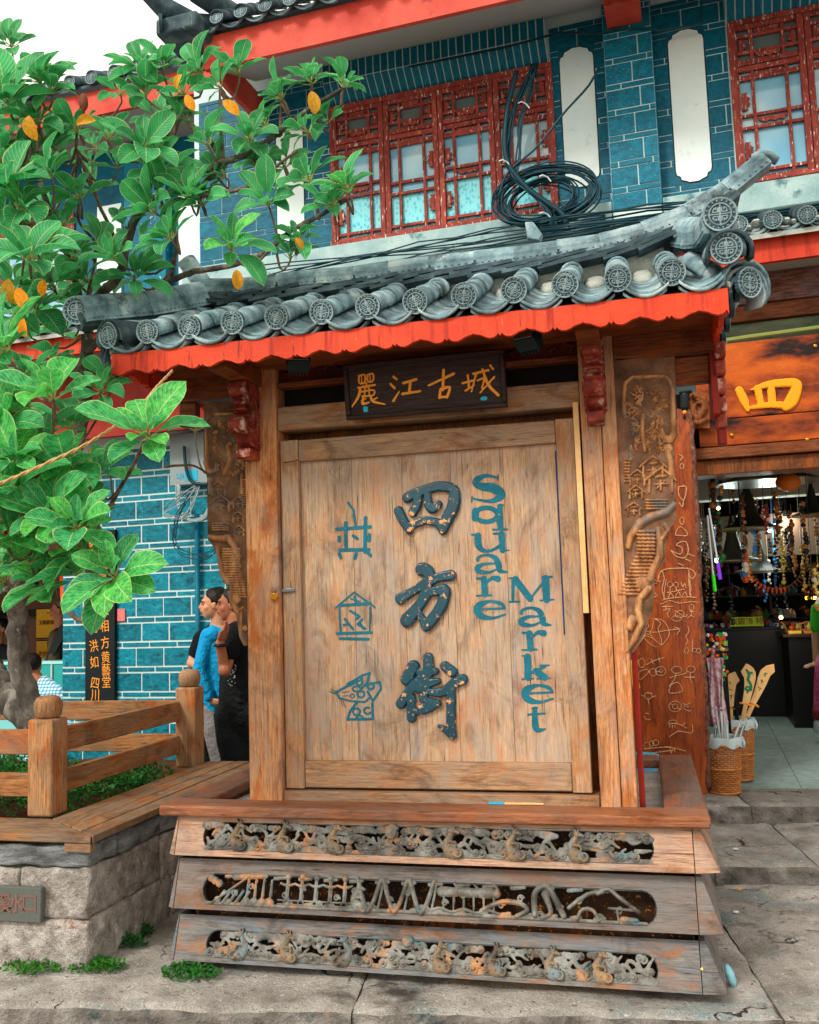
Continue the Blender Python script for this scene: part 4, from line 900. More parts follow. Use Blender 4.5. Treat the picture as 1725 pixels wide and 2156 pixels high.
part('fascia',fascia((EXL+.03,EY+.05,0),(0,1,0),1.1,5,EZ-.05,2.493),M['red'],K)
part('soffit_board',MB().box(EXL+.03,EXR-.02,EY+.072,.62,EZ-.072,EZ-.055),M['darkbeam'],K)
part('corner_drop',MB().box(EXR-.03,EXR+.004,.02,.07,2.10,2.50),M['darkred'],K,bevel=.006)
mb=MB()
for (z,y) in ((2.46,-.1),(2.40,-.06),(2.33,-.03),(2.26,0.0),(2.2,.03)): mb.box(EXR-.034,EXR+.008,y-.03,y+.05,z-.035,z+.03)
part('carved_drop',mb,M['bracket'],K,bevel=.008)
# ridge
def pathpts(lst,n):
    pts=[Vector(p) for p in lst]; seg=[(pts[i+1]-pts[i]).length for i in range(len(pts)-1)]; T=sum(seg); out=[]
    def cr(p0,p1,p2,p3,t): return .5*((2*p1)+(p2-p0)*t+(2*p0-5*p1+4*p2-p3)*t*t+(3*p1-p0-3*p2+p3)*t**3)
    for k in range(n+1):
        s=T*k/n; i=0
        while i<len(seg)-1 and s>seg[i]: s-=seg[i]; i+=1
        t=s/seg[i]; out.append(cr(pts[max(i-1,0)],pts[i],pts[i+1],pts[min(i+2,len(pts)-1)],t))
    return out
RP=[tuple(P(u,v,0.)) for u,v in ((392,530),(405,556),(425,580),(452,590),(538,580),(650,566),(771,556),(862,543),(1082,517),(1187,501),(1292,484),(1392,452),(1487,407),(1532,375),(1580,334),(1604,317))]
rp=pathpts(RP,15); rp=[p+Vector((0,.01,-.045)) for p in rp]
RIDGE=part('ridge',MB().tube([p+Vector((0,0,-.03)) for p in rp[1:-1]],[.03]*14,8),M['tiledark'],K)
studm=MB().ball((0,0,0),.006,6,4)
for i in range(15):
    a,b=rp[i],rp[i+1]; t=b-a; L=t.length+.012; m=basis_m(t).to_4x4()
    mb=halftube(.045,L,.93)
    # beaded skirt below the round
    mb.box(-.045,.045,0,L,-.038,-.012)
    for sgn in (-1,1):
        for k in range(7): mb.ball((sgn*.046,L*(k+.5)/7,-.024),.0055,5,3)
    put('ridge_tile',mb.mesh('ridge_tile',M['tile'],False),RIDGE,loc=a+Vector((0,0,rs.uniform(-.002,.002))),rot=m)
rp2=pathpts(RP,19); 
for lay,(dz,hw,ln) in enumerate(((-.092,.070,1.10),(-.117,.098,1.12),(-.142,.122,1.12))):
    r3=[p+Vector((0,.03,dz)) for p in pathpts(RP,17+lay)]
    for i in range(1,len(r3)-2):
        a,b=r3[i],r3[i+1]; t=b-a; m=basis_m(t+Vector((0,0,.014))).to_4x4()
        mb=MB().box(-hw,hw,0,t.length*ln,-.011,.005)
        put('ridge_slab',mb.mesh('ridge_slab',M["tiledark"]),RIDGE,loc=a+Vector((0,rs.uniform(-.006,.006),0)),rot=m)
rl=[p+Vector((0,.05,0)) for p in pathpts(RP,24)][2:-4]; mb=MB()
for a,b in zip(rl,rl[1:]):
    mb.bar(a+Vector((0,0,-.20)),b+Vector((0,0,-.20)),.11,.15)
part('ridge_base',mb,M['lime'],RIDGE)
# upturned end tip
mb=MB(); tp=[P(u,v,.01) for u,v in ((1588,338),(1605,327),(1622,328),(1637,339))]; mb.tube(tp,[.038,.034,.030,.024],8,flat=.6); part('ridge_tip',mb,M['tile'],RIDGE,smooth=True)
mb=MB(); mb.bar(P(1520,412,.02),P(1590,352,.02),.08,.03); part('ridge_tip',mb,M['tiledark'],RIDGE)
# hips
def hip(pts,cap_rot,big=True):
    pp=pathpts(pts,4)
    H=part('hip_ridge',MB().tube([p+Vector((0,0,-.05)) for p in pp],[.04]*5,8),M['tiledark'],K)
    for i in range(4):
        a,b=pp[i],pp[i+1]; t=b-a; L=t.length+.01; m=basis_m(t).to_4x4()
        mb=halftube(.062,L,.95); mb.box(-.058,.058,0,L,-.06,-.02)
        for sgn in (-1,1):
            for k in range(8): mb.ball((sgn*.06,L*(k+.5)/8,-.045),.006,5,3)
        put('hip_tile',mb.mesh('hip_tile',M['tile'],False),H,loc=a,rot=m)
    put('ridge_cap',CAPB,H,loc=pp[0]-(pp[1]-pp[0]).normalized()*.006,rot=cap_rot)
    return H
HL=hip([(-1.366,-.55,2.770),(-1.28,-.42,2.815),(-1.17,-.25,2.875),(-1.06,-.06,2.965)],Matrix.Rotation(rad(12),4,'Z')@Matrix.Rotation(rad(8),4,'X'))
HR=hip([(1.215,-.52,2.845),(1.21,-.38,2.87),(1.19,-.22,2.90),(1.13,-.03,2.99)],Matrix.Rotation(rad(8),4,'X'))
# curved cover + lower medallions at the corners
for (x,y,z,rz) in ((1.228,-.50,2.715,0),(-1.235,-.50,2.655,rad(-18))):
    put('tile_cap',CAPB,HR if x>0 else HL,loc=(x,y-.03,z),rot=Matrix.Rotation(rz,4,'Z')@Matrix.Rotation(rad(10),4,'X'),scale=(.93,.93,.93))
    mb=halftube(.085,.14,.9,10,.012); put('corner_tile',mb.mesh('corner_tile',M['tiledark'],True),HR if x>0 else HL,loc=(x+.01,y-.04,z-.02),rot=(rad(12),0,rz))
    mb=halftube(.07,.3,.9,10,.014); put('corner_tile',mb.mesh('corner_tile',M['tile'],True),HR if x>0 else HL,loc=(x,y-.02,z-.005),rot=(rad(16),0,rz))
put('tile_cap',CAPM,HR,loc=(1.300,-.47,2.600),rot=Matrix.Rotation(rad(38),4,'Z')@Matrix.Rotation(rad(6),4,'X'),scale=(1.12,1.12,1.12))
put('tile_cap',CAPM,HL,loc=(-1.275,-.42,2.545),rot=Matrix.Rotation(rad(-42),4,'Z')@Matrix.Rotation(rad(-4),4,'X'),scale=(1.05,1.05,1.1))
for k in range(3):
    mb=halftube(.10-.012*k,.10,.95,10,.010); put('corner_tile',mb.mesh('corner_tile',M['tile'],True),HR,loc=(1.30,-.44,2.600-.014*k),rot=(rad(6),rad(18),rad(30)))
    mb=halftube(.10-.012*k,.16,.95,10,.010); put('corner_tile',mb.mesh('corner_tile',M['tiledark'],True),HL,loc=(-1.25,-.47,2.590-.014*k),rot=(rad(6),rad(-14),rad(-25)))
# ================================================================ hanging plaque
CP=crop(800,1100,1300,1725)
PL=thing('name_plaque','dark framed wooden plaque with gold Chinese characters hanging above the kiosk door','sign',(-.05,-.1,2.4))
c1,c2,c3,c4=[P(*CP(*q),-.12) for q in ((437,125),(1138,65),(1142,305),(443,368))]
z0=(c3.z+c4.z)/2; z1=(c1.z+c2.z)/2; x0=(c1.x+c4.x)/2; x1=(c2.x+c3.x)/2
TL=Matrix.Translation((0,-.10,z0))@Matrix.Rotation(rad(9),4,'X')@Matrix.Translation((0,.12,-z0))
def tf(mb,T): mb.v=[tuple(T@Vector(v)) for v in mb.v]; return mb
part('board',tf(MB().box(x0+.01,x1-.01,-.125,-.105,z0+.01,z1-.01),TL),M['plaque'],PL)
for q in ((x0,x1,z1-.02,z1),(x0,x1,z0,z0+.02),(x0,x0+.022,z0+.0205,z1-.0205),(x1-.022,x1,z0+.0205,z1-.0205)):
    part('frame_rail',tf(MB().box(q[0],q[1],-.138,-.100,q[2],q[3]),TL),M['plaque'],PL,bevel=.005)
sp=stroker(CP,-.12)
li=[R_([(505,176),(530,172),(528,204),(506,206),(505,176)],3.5),R_([(516,178),(516,204)],2.5),R_([(542,172),(566,167),(565,196),(543,199),(542,172)],3.5),R_([(553,172),(553,196)],2.5),R_([(500,226),(572,214)],4),R_([(535,205),(537,226)],3),[(508,228,5),(500,262,5),(470,306,3)],R_([(510,244),(566,236),(562,258),(515,262)],3.5),R_([(527,218),(527,260)],3),R_([(546,216),(547,256)],3),[(520,266,4),(516,294,5),(544,288,3)],R_([(512,282),(530,272)],3),[(552,264,4),(562,284,5),(612,296,3)],R_([(556,280),(580,268)],3)]
jiang=[[(655,180,5),(668,190,4)],[(640,210,4),(656,226,5)],[(650,282,5),(676,242,3)],R_([(696,206),(752,190)],5),[(726,202,5),(720,246,5)],[(690,252,5),(768,240,4)]]
gu=[[(805,216,4),(915,166,5)],[(872,150,5),(866,234,5)],R_([(856,232),(851,268)],5),R_([(856,232),(896,224),(882,266)],5),R_([(851,266),(886,262)],4)]
cheng=[R_([(952,206),(1000,194)],4),R_([(976,172),(980,226)],4),[(964,238,4),(1002,214,3)],R_([(1000,166),(1066,150)],4.5),[(1012,166,4),(990,242,3)],R_([(1018,194),(1046,186),(1036,226)],3.5),[(1040,146,4),(1064,212,5.5),(1106,256,5)],[(1090,180,4),(1028,246,3)],R_([(1074,130),(1086,146)],4)]
for ch in (li,jiang,gu,cheng): relief('character',sp(ch,.003,True,1.22),M['orange'],PL,cell=.0016,back=.002,Y=-.1255,M4=TL,prof='flat')
for ch in ([R_([(522,312),(533,312)],6),R_([(522,324),(533,324)],6)],[R_([(1036,272),(1050,270)],8)]): relief('seal',sp(ch,.002),M['cyan'],PL,cell=.0016,back=.002,Y=-.1255,M4=TL,prof='flat')
# ---- spotlights under the eave
for n,(u,v,lab,rz) in enumerate(((628,762,'small black spotlight under eave left of the name plaque',.5),(1112,716,'small black spotlight under eave right of the name plaque',-.4))):
    c=P(u,v,-.36); S=thing('spotlight',lab,'spotlight',(c.x,c.y,c.z+.05),group='spotlights under the kiosk eave')
    m=Matrix.Rotation(rz,4,'Z')@Matrix.Rotation(rad(-38),4,'X')
    part('lamp_body',MB().obox(c,(.045,.03,.032),m),M['lampblk'],S,bevel=.004)
    mb=MB()
    for k in range(6): mb.obox(c+m.to_3x3()@Vector((-.036+.0145*k,.036,0)),(.002,.012,.03),m)
    part('cooling_fin',mb,M['lampblk'],S)
    part('lamp_glass',MB().obox(c+m.to_3x3()@Vector((0,-.0315,0)),(.038,.002,.026),m),M['metal'],S)
    part('mount',MB().tube([c+Vector((-.05,0,0)),c+Vector((-.05,0,.07)),c+Vector((.05,0,.07)),c+Vector((.05,0,0))],.005,6),M['lampblk'],S)
# ---- padlock, hasp, nail hook
c=P(580,1252,-.05)
HS=thing('padlock','brass padlock on steel hasp at left edge of the kiosk door','padlock',(c.x,-.05,c.z))
part('hasp',MB().obox(P(603,1243,-.02),(.04,.003,.008),Matrix.Rotation(rad(-4),4,'Y')),M['metal'],HS,bevel=.002)
part('lock_body',MB().obox((c.x,-.062,c.z-.008),(.017,.007,.014),Matrix.Rotation(rad(18),4,'Y')),M['brass'],HS,bevel=.003)
part('shackle',MB().tube([(c.x-.008,-.062,c.z+.006),(c.x-.014,-.062,c.z+.026),(c.x-.004,-.062,c.z+.036),(c.x+.007,-.062,c.z+.028),(c.x+.006,-.062,c.z+.008)],.003,6),M['metal'],HS,smooth=True)
c=P(622,972,-.02); tag(part('hook_nail',MB().tube([(c.x-.05,-.03,c.z-.002),(c.x,-.04,c.z-.002),(c.x+.018,-.03,c.z+.006)],.003,5),M['darkbeam'],None,smooth=True),'thin bent iron nail at upper left corner of kiosk door','nail')
# ---- litter on the sill
c=PZ(1040,1694,.667); d=PZ(1145,1695,.667)
W=thing('marker_stick','blue and cream flat stick lying on the kiosk sill','stick',(c.x,c.y,.667))
m=(c+d)/2; part('cream_part',MB().bar((c.x+.045,c.y,.6725),(d.x,d.y,.6725),.014,.006),M['lightwood'],W); part('blue_part',MB().bar((c.x-.02,c.y,.6725),(c.x+.044,c.y,.6725),.015,.0065),M['cyan'],W)
c=PZ(1350,1607,.607); tag(part('candy_wrapper',MB().bar((c.x-.05,c.y,.617),(c.x+.03,c.y+.02,.62),.03,.014),M['padwhite'],None,bevel=.004),'crumpled white wrapper in the recess right of the kiosk posts','wrapper')
c=PZ(1452,1674,.667); 
c=P(1512,2002,-.05); tag(part('plastic_scrap',MB().ball((1.115,.0,.035),(.018,.03,.045),9,6,Matrix.Rotation(rad(-18),4,'Y')),flat('pale_blue_plastic','8cc4d4',rough=.4,bump=.8,bscale=12,bdist=.02),None,smooth=True),'crumpled pale plastic scrap beside the lowest right corner of the kiosk','litter')
for (u,v,mt,lb,rr) in ((1549,1789,'padwhite','white paper scrap on the upper grey step by the shop','.018'),(1557,1874,'orange','small orange peel scrap below the upper step',.012),(1550,2020-98,'padwhite','white torn paper scrap below the orange peel on the grey stone',.016)):
    z=.108 if v<1830 else .008; c=PZ(u,v,z); rr=float(rr); tag(part('paper_scrap',MB().ball((c.x,c.y,z+.004),(rr,rr*.7,.006),7,4),M[mt],None),lb,'litter')
# ================================================================ TWO-STOREY BUILDING BEHIND (frame F)
B=thing('shop_building','teal brick two storey building with red lattice windows behind the kiosk','building',(-.6,3.2,0),F=1)
def subtract(rects,cut):
    out=[]
    for (a,b,c,d) in rects:
        x0,x1,z0,z1=cut
        if x1<=a or x0>=b or z1<=c or z0>=d: out.append((a,b,c,d)); continue
        if z0>c: out.append((a,b,c,z0))
        if z1<d: out.append((a,b,z1,d))
        zz0,zz1=max(c,z0),min(d,z1)
        if x0>a: out.append((a,x0,zz0,zz1))
        if x1<b: out.append((x1,b,zz0,zz1))
    return out
def brickwork(parent,x0,x1,z0,z1,Y,mat,cuts=(),off=0.,tall=.155,thin=.045,L=.27,j=.009,proud=.006,name='brick'):
    z=z0-off; k=0; n=0; rs=random.Random(int(x0*100))
    while z<z1:
        h=tall if k%2==0 else thin
        xs=x0-(.135 if k%2 else 0)-L*.2*(k%4>1)
        while xs<x1:
            r=(max(xs,x0),min(xs+L-j,x1),max(z,z0),min(z+h-j,z1))
            if r[1]-r[0]>.012 and r[3]-r[2]>.008:
                rr=[r]
                for c in cuts: rr=subtract(rr,c)
                for q in rr:
                    if q[1]-q[0]>.012 and q[3]-q[2]>.008:
                        block(name,parent,q[0],q[1],Y-proud-rs.uniform(-.002,.004),Y+.004,q[2],q[3],mat); n+=1
            xs+=L
        z+=h; k+=1
    return n
WY=3.0
# wall bodies (mortar colour in front)
for q in ((-2.9,3.4,3.0,4.43),(-2.9,3.4,5.65,6.1),(-2.9,-1.62,4.43,5.65),(.232,1.522,4.43,5.65)): part('wall',MB().box(q[0],q[1],WY,WY+.25,q[2],q[3]),M['mortar'],B)
part('wall_core',MB().box(-2.9,.95,WY+.01,WY+.25,0,3.0),M['tan'],B)
pL=(.290,.560,4.60,5.73); pR=(1.095,1.360,4.50,5.69)
n1=brickwork(B,.225,.64,4.33,5.93,WY,M['brickup'],[pL])
n2=brickwork(B,.995,1.51,4.30,5.93,WY,M['brickup'],[pR])
n3=brickwork(B,-2.85,-1.62,4.30,5.93,WY,M['brickup'],[(-2.12,-1.86,4.55,5.6)])
def panelshape(x0,x1,z0,z1,Y):
    w=x1-x0; c=w*.18; cc=w*.10
    pts=[]
    for (cx,cz,a0,sx,sz) in ((x0,z0,0,1,1),(x1,z0,0,-1,1),(x1,z1,0,-1,-1),(x0,z1,0,1,-1)):
        q=[(0,c*2),(cc*.3,c*1.4),(cc*1.2,c*1.15),(cc*1.5,c*.55),(c*1.6,c*.25),(c*2.1,0)]
        q=[(cx+sx*a,cz+sz*b) for a,b in q]
        if (sx*sz)<0: q=q[::-1]
        pts+=q
    return pts
for (a,b,c,d) in (pL,pR,(-2.12,-1.86,4.55,5.6)):
    part('corner_fill',MB().box(a-.004,b+.004,WY-.006,WY-.002,c-.004,d+.004),M['brickup'],B)
    part('white_panel',MB().prism(panelshape(a+.008,b-.008,c+.008,d-.008,WY),WY-.012,WY-.006),M['white'],B)
    part('panel_rim',MB().prism(panelshape(a,b,c,d,WY),WY-.0085,WY-.0045),M['black'],B)
pil=part('pilaster',MB().box(.645,.99,WY-.13,WY,4.24,5.96),M['mortar'],B)
n4=brickwork(B,.647,.988,4.33,5.94,WY-.13,M['pilaster'],L=.245,off=.03)
part('pilaster_side',MB().box(.639,.6445,WY-.13,WY-.003,4.30,5.94),M['pilaster'],B)
part('pilaster_side',MB().box(.9905,.996,WY-.13,WY-.003,4.30,5.94),M['pilaster'],B)
part('beam_end',MB().box(.68,.93,WY-.42,WY-.145,5.73,6.3),M['redold'],B,bevel=.004)
# windows
def window(xs,ws,n,z0,z1,seed):
    Wd=part('window',MB().box(xs-.02,xs+ws*n+.02,WY+.02,WY+.06,z0,z1),M['dark'],B)
    X1_=xs+ws*n
    part('frame',MB().box(xs-.012,X1_+.012,WY-.035,WY+.03,z1-.04,z1),M['winred'],Wd,bevel=.003)
    part('frame',MB().box(xs-.012,X1_+.012,WY-.038,WY+.03,z0,z0+.03),M['winred'],Wd,bevel=.003)
    for xx in (xs+.0,X1_-.016): part('frame',MB().box(xx-.012,xx+.028,WY-.036,WY+.03,z0+.031,z1-.041),M['winred'],Wd,bevel=.003)
    rs=random.Random(seed)
    for i in range(n):
        a=xs+ws*i; b=a+ws; s=.045
        zl0,zl1=z0+.05,z0+.05+(z1-z0)*.64; zu0,zu1=zl1+.085,z1-.075
        for q0,q1 in ((a+.002,a+s),(b-s,b-.002)): part('sash_stile',MB().box(q0,q1,WY-.03,WY+.01,z0+.03,z1-.04),M['winred'],Wd,bevel=.004)
        for (q0,q1) in ((z0+.03,zl0),(zl1,zl1+.038),(zl1+.045,zu0),(zu1,z1-.041)): part('sash_rail',MB().box(a+s+.0005,b-s-.0005,WY-.026,WY+.01,q0,q1),M['winred'],Wd,bevel=.004)
        x0,x1=a+s,b-s; w=x1-x0
        lat=MB(); t=.0115
        def vb(f,zz0,zz1): x=x0+w*f; lat.box(x-t,x+t,WY-.018,WY+.004,zz0,zz1)
        def hb(z,f0=0,f1=1): lat.box(x0+w*f0,x0+w*f1,WY-.020,WY+.002,z-t,z+t)
        for f in (.22,.78): vb(f,zl0,zl1); 
        H=zl1-zl0
        for f in (.05,.40 if i%2 else .46,.52 if i%2 else .58,.93): hb(zl0+H*f)
        hb(zl0+H*.95)
        for f in (.24,.76): vb(f,zu0,zu1)
        Hu=zu1-zu0; hb(zu0+Hu*.25); hb(zu0+Hu*.78)
        part('lattice',lat,M['winred'],Wd,bevel=.002)
        # carved fret pieces
        def tri(cx,cz,wd,hh,d=1):
            m=5; p=[(cx-wd/2,cz+hh/2*d)]+[(cx+wd/2,cz+hh/2*d)]+[(cx+wd/2-wd*.12-(wd*.76)*k/m, cz-hh/2*d+(.35*hh*d if k%2 else 0)) for k in range(m+1)]
            part('fretwork',MB().prism(p,WY-.014,WY),M['winred'],Wd)
        tri(x0+w*.5,zl1-.032,w*.46,.045); tri(x0+w*.5,zu0+Hu*.125,w*.44,Hu*.2); tri(x0+w*.5,zu1-Hu*.11,w*.44,Hu*.18)
        if i%2==0: tri(x0+w*.5,zl0+H*.52,w*.5,.04)
        def side(cx,cz,wd,hh,d=1):
            m=6; p=[(cx-wd/2*d,cz-hh/2),(cx-wd/2*d,cz+hh/2)]+[(cx+wd/2*d-(wd*.4*d if k%2 else 0)-abs(k-3)*wd*.12*d, cz+hh/2-hh*k/m) for k in range(m+1)]
            part('fretwork',MB().prism(p,WY-.014,WY),M['winred'],Wd)
        for zc in (zl0+H*.72,zl0+H*.25): side(x1-w*.10,zc,w*.16,.13,-1) if i%2 else side(x0+w*.10,zc,w*.16,.13,1)
        side(x0+w*.11,zu0+Hu*.5,w*.16,Hu*.4,1); side(x1-w*.11,zu0+Hu*.5,w*.16,Hu*.4,-1)
        part('pane',MB().box(x0,x1,WY+.012,WY+.016,zl0+H*.45,zl1),M['glass'],Wd)
        part('pane',MB().box(x0,x1,WY+.012,WY+.016,zl0,zl0+H*.448),M['curtain'] if xs<1 else M['glass'],Wd)
        part('pane',MB().box(x0,x1,WY+.010,WY+.016,zu0,zu1),flat('shaded_pane','5c6a6a',rough=.2),Wd)  # upper row coloured darker, shade of the corbel painted into the panes
window(-1.605,.4575,4,4.44,5.64,1); window(1.535,.50,4,4.42,5.66,2)
# ledge and cables below the windows
part('ledge',MB().box(-2.95,.636,WY-.14,WY-.008,4.20,4.40),M['ledge'],B,bevel=.006)
part('ledge',MB().box(1.0,3.5,WY-.16,WY-.008,4.16,4.36),M['ledge'],B,bevel=.006)
# corbel of soldier bricks over the windows
for (xa,xb) in ((-1.62,.21),(1.52,3.4)):
    part('corbel',MB().prism([(WY-.145,5.93),(WY-.145,5.78),(WY-.005,5.655),(WY-.005,5.93)],xa,xb,'yz'),M['mortar'],B)
    n=int((xb-xa)/.062)
    for i in range(n):
        x=xa+i*(xb-xa)/n
        block('brick',B,x+.005,x+(xb-xa)/n-.005,WY-.149,WY-.143,5.785,5.93,M['brickup'])
        o=put('brick',bpy.data.meshes['unit_'+M['brickup'].name],B,loc=(x+(xb-xa)/n/2,WY-.078,5.714),rot=(rad(48.3),0,0),scale=((xb-xa)/n-.010,.186,.006))
        o.rotation_euler=(math.atan2(-(5.78-5.655),(.14)),0,0)
# upper eave: soffit, fascia, tiles
EVY=2.1
part('soffit',MB().prism([(EVY+.02,5.625),(EVY+.02,5.645),(WY-.14,5.955),(WY-.14,5.935)],-2.23,3.4,'yz'),M['soffit'],B)
part('eave_fascia',MB().box(-2.27,.64,EVY-.02,EVY+.02,5.60,5.86),M['redold'],B)
part('eave_fascia',MB().box(.64,3.4,EVY-.02,EVY+.02,5.60,5.86),M['redold'],B)
part('eave_return',MB().box(-2.27,-2.23,EVY+.02,WY,5.62,5.86),M['redold'],B)
part('roof_deck',MB().prism([(EVY-.06,5.87),(EVY-.06,5.90),(WY+2.6,7.6),(WY+2.6,7.5)],-2.5,3.6,'yz'),M['tiledark'],B)
TD=halftube(.062,.20).mesh('dark_cover_tile',M['tiledark'],True); d=Vector((0,.55,.36)).normalized(); m=basis_m(d).to_4x4()
for i in range(15):
    x=-2.3+i*.2
    for k in range(3): put('cover_tile',TD,B,loc=Vector((x,EVY-.12,5.915+.004*k))+d*(.18*k),rot=m)
    put('tile_cap',CAPM,B,loc=(x,EVY-.125,5.915),rot=(rad(-8),0,0),scale=(1.1,1.1,1.1))
    mb=None
    put('pan_tile',PM,B,loc=(x+.1,EVY-.10,5.89),rot=m,scale=(1.1,1,1))
# upturned corner of the upper roof
mb=MB(); mb.tube([(-2.62,EVY-.35,6.20),(-2.48,EVY-.2,6.02),(-2.32,EVY-.05,5.96),(-2.0,EVY+.35,6.1)],[.085,.085,.08,.08],12); part('hip_end',mb,M['tiledark'],B,smooth=False,bevel=.004)
mb=MB(); mb.tube([(-2.36,EVY-.38,6.34),(-2.25,EVY-.15,6.14),(-2.1,EVY+.2,6.12)],[.07,.085,.09],12); part('hip_end',mb,M['tiledark'],B,bevel=.004)
put('ridge_cap',CAPB,B,loc=(-2.625,EVY-.36,6.205),rot=(rad(48),0,rad(-20)),scale=(1.25,1.25,1.25))
put('ridge_cap',CAPB,B,loc=(-2.36,EVY-.39,6.345),rot=(rad(48),0,rad(-10)),scale=(1.05,1.05,1.05))
put('tile_cap',CAPM,B,loc=(-2.50,EVY-.25,5.88),rot=(0,0,rad(-60)),scale=(1.4,1.4,1.4)); put('tile_cap',CAPM,B,loc=(-2.28,EVY-.22,5.86),rot=(0,0,rad(-25)),scale=(1.2,1.2,1.2))
mb=MB().box(-2.55,-2.2,EVY-.25,EVY+.3,5.80,5.93); part('corner_tile',mb,M['tiledark'],B,bevel=.02)
# conduit on the facade
cc=[P(1258+.2703*x,.2703*y,WY-.16,1) for x,y in ((0,270),(130,225),(400,215),(470,240),(640,215),(800,190),(812,180))]
part('conduit',MB().tube(cc+[P(1258+.2703*812,.2703*20,WY-.16,1),P(1258+.2703*890,.2703*8,WY-.16,1)],.009,6),M['cable'],B)
cc=[P(u,v,WY-.17,1) for u,v in ((862,140),(950,122),(1060,100),(1180,68),(1262,70))]
part('conduit',MB().tube(cc,.009,6),M['cable'],B)
# ---- pent roof over the ground floor
PYE=2.05
PR=thing('pent_roof','low grey tiled pent roof with red fascia running along the building front','roof',(.5,2.5,3.6),F=1)
part('deck',MB().prism([(PYE,3.66),(PYE,3.69),(WY,4.12),(WY,4.06)],-4.6,3.4,'yz'),M['lime'],PR)
part('fascia',MB().box(-4.6,3.4,PYE+.06,PYE+.10,3.53,3.70),M['red'],PR)
part('fascia',MB().box(-4.6,-1.3,PYE+.50,PYE+.54,2.95,3.50),M['darkred'],PR)
part('soffit',MB().box(-4.6,3.4,PYE+.10,WY-.0,3.60,3.62),M['soffit'],PR)
d=Vector((0,.9,.40)).normalized(); m=basis_m(d).to_4x4()
for i in range(17):
    x=1.255+i*.195 if i<9 else -4.5+(i-9)*.2
    for k in range(3): put('cover_tile',TD,PR,loc=Vector((x,PYE-.02,3.755))+d*(.19*k),rot=m,scale=(.9,1,.9))
    put('tile_cap',CAPM,PR,loc=(x,PYE-.03,3.755),rot=(rad(8),0,0),scale=(1.12,1.12,1.12))
    for k in range(2): put('pan_tile',PM,PR,loc=(x+.098,PYE-.01+.01*k,3.735-.018*k),rot=m,scale=(1.05,1.3,1))
mb=MB()
for k in range(40): x=1.2+k*.045; mb.ball((x,PYE+.14+.05*math.sin(k*2.1),3.80),(.035,.05,.02),6,4)
part('lime_fillet',mb,M['lime'],PR)
# ---- cables over the pent roof
rs=random.Random(12)
CB_=thing('cable_bundle','bundle of dark cables running along the pent roof behind the kiosk ridge','cables',(1.5,2.6,3.9),F=1)
for i in range(17):
    z=3.97+rs.uniform(-.05,.10); y=2.58+rs.uniform(-.1,.1); pts=[]
    for k in range(15): x=.15+k*.25; pts.append((x,y+rs.uniform(-.02,.02),z+.035*math.sin(x*1.7+i)+(.12 if x<1.2 else 0)-.05*min(1,max(0,x-1.2))+rs.uniform(-.006,.006)))
    part('cable',MB().tube(pts,.0075,5),M['cable'],CB_,smooth=True)
for i in range(9):
    z0=4.20+rs.uniform(-.05,.03); pts=[(x,2.72+rs.uniform(-.02,.02),z0+.05*math.sin(x*1.3+i)+rs.uniform(-.01,.01)) for x in [-2.2+k*.28 for k in range(11)]]
    part('cable',MB().tube(pts,.006,5),M['cable'],CB_,smooth=True)
CO=thing('cable_coil','large coil of dark cables hanging below a drooping cable bunch by the window','cable coil',tuple(P(1145,415,2.72,1)),F=1)
def loop(cx,cz,rx,rz,y,r,tilt,ph,n=40,start=0,end=360):
    pts=[]
    for k in range(n+1):
        a=rad(start+(end-start)*k/n); x,z=rx*math.cos(a),rz*math.sin(a); pts.append((cx+x*math.cos(tilt)-z*math.sin(tilt),y+.02*math.sin(a*2+ph),cz+x*math.sin(tilt)+z*math.cos(tilt)))
    return pts
cc=P(1150,415,2.72,1)
for i in range(15):
    rx=.405-.006*i+rs.uniform(-.012,.012); rz=.232-.004*i+rs.uniform(-.016,.012)
    part('coil_loop',MB().tube(loop(cc.x+.0+rs.uniform(-.018,.018),cc.z+.01+rs.uniform(-.012,.012),rx,rz,2.72+rs.uniform(-.03,.03),.0065,rad(rs.uniform(-8,5)),i),.0065,5,cap=False),M['cable'],CO,smooth=True)
for i in range(11):
    part('coil_loop',MB().tube(loop(cc.x-.03+rs.uniform(-.02,.02),cc.z-.035+rs.uniform(-.015,.015),.26+rs.uniform(-.03,.02),.155+rs.uniform(-.02,.012),2.70+rs.uniform(-.03,.03),.0065,rad(rs.uniform(-10,14)),i),.0065,5,cap=False),M['cable'],CO,smooth=True)
s1=[(1121,142),(1090,200),(1070,260),(1066,330),(1082,375),(1110,400),(1150,440),(1165,480)]
for i in range(16):
    pts=[P(u+rs.uniform(-7,7)*(1 if 0<k<7 else .4)+(i%4)*2.2,v+rs.uniform(-4,4),2.66+rs.uniform(-.03,.03),1) for k,(u,v) in enumerate(s1)]
    if i>10: pts=pts[:1]+[P(u+26+rs.uniform(-6,6),v,2.66,1) for u,v in s1[1:4]]+pts[4:]
    part('cable',MB().tube(pathpts(pts,22),.0065,5),M['cable'],CO,smooth=True)
part('cable',MB().tube(pathpts([P(u,v,2.64,1) for u,v in ((1088,150),(1068,235),(1066,330),(1105,390),(1150,425),(1185,450),(1196,483))],24),.020,7),M['cable'],CO,smooth=True)
part('cable',MB().tube(pathpts([P(u,v,2.64,1) for u,v in ((1262,140),(1240,180),(1190,235),(1130,310),(1068,365),(1050,420))],16),.009,6),M['cable'],CO,smooth=True)
for (u,v) in ((1100,218),(1145,372),(1145,450),(1195,482),(1060,340)):
    c=P(u,v,2.62,1); part('cable_tie',MB().tube([c+Vector((-.03,0,.01)),c+Vector((0,-.03,0)),c+Vector((.03,0,-.01)),c+Vector((.05,.01,-.04))],.005,5),M['padwhite'],CO)
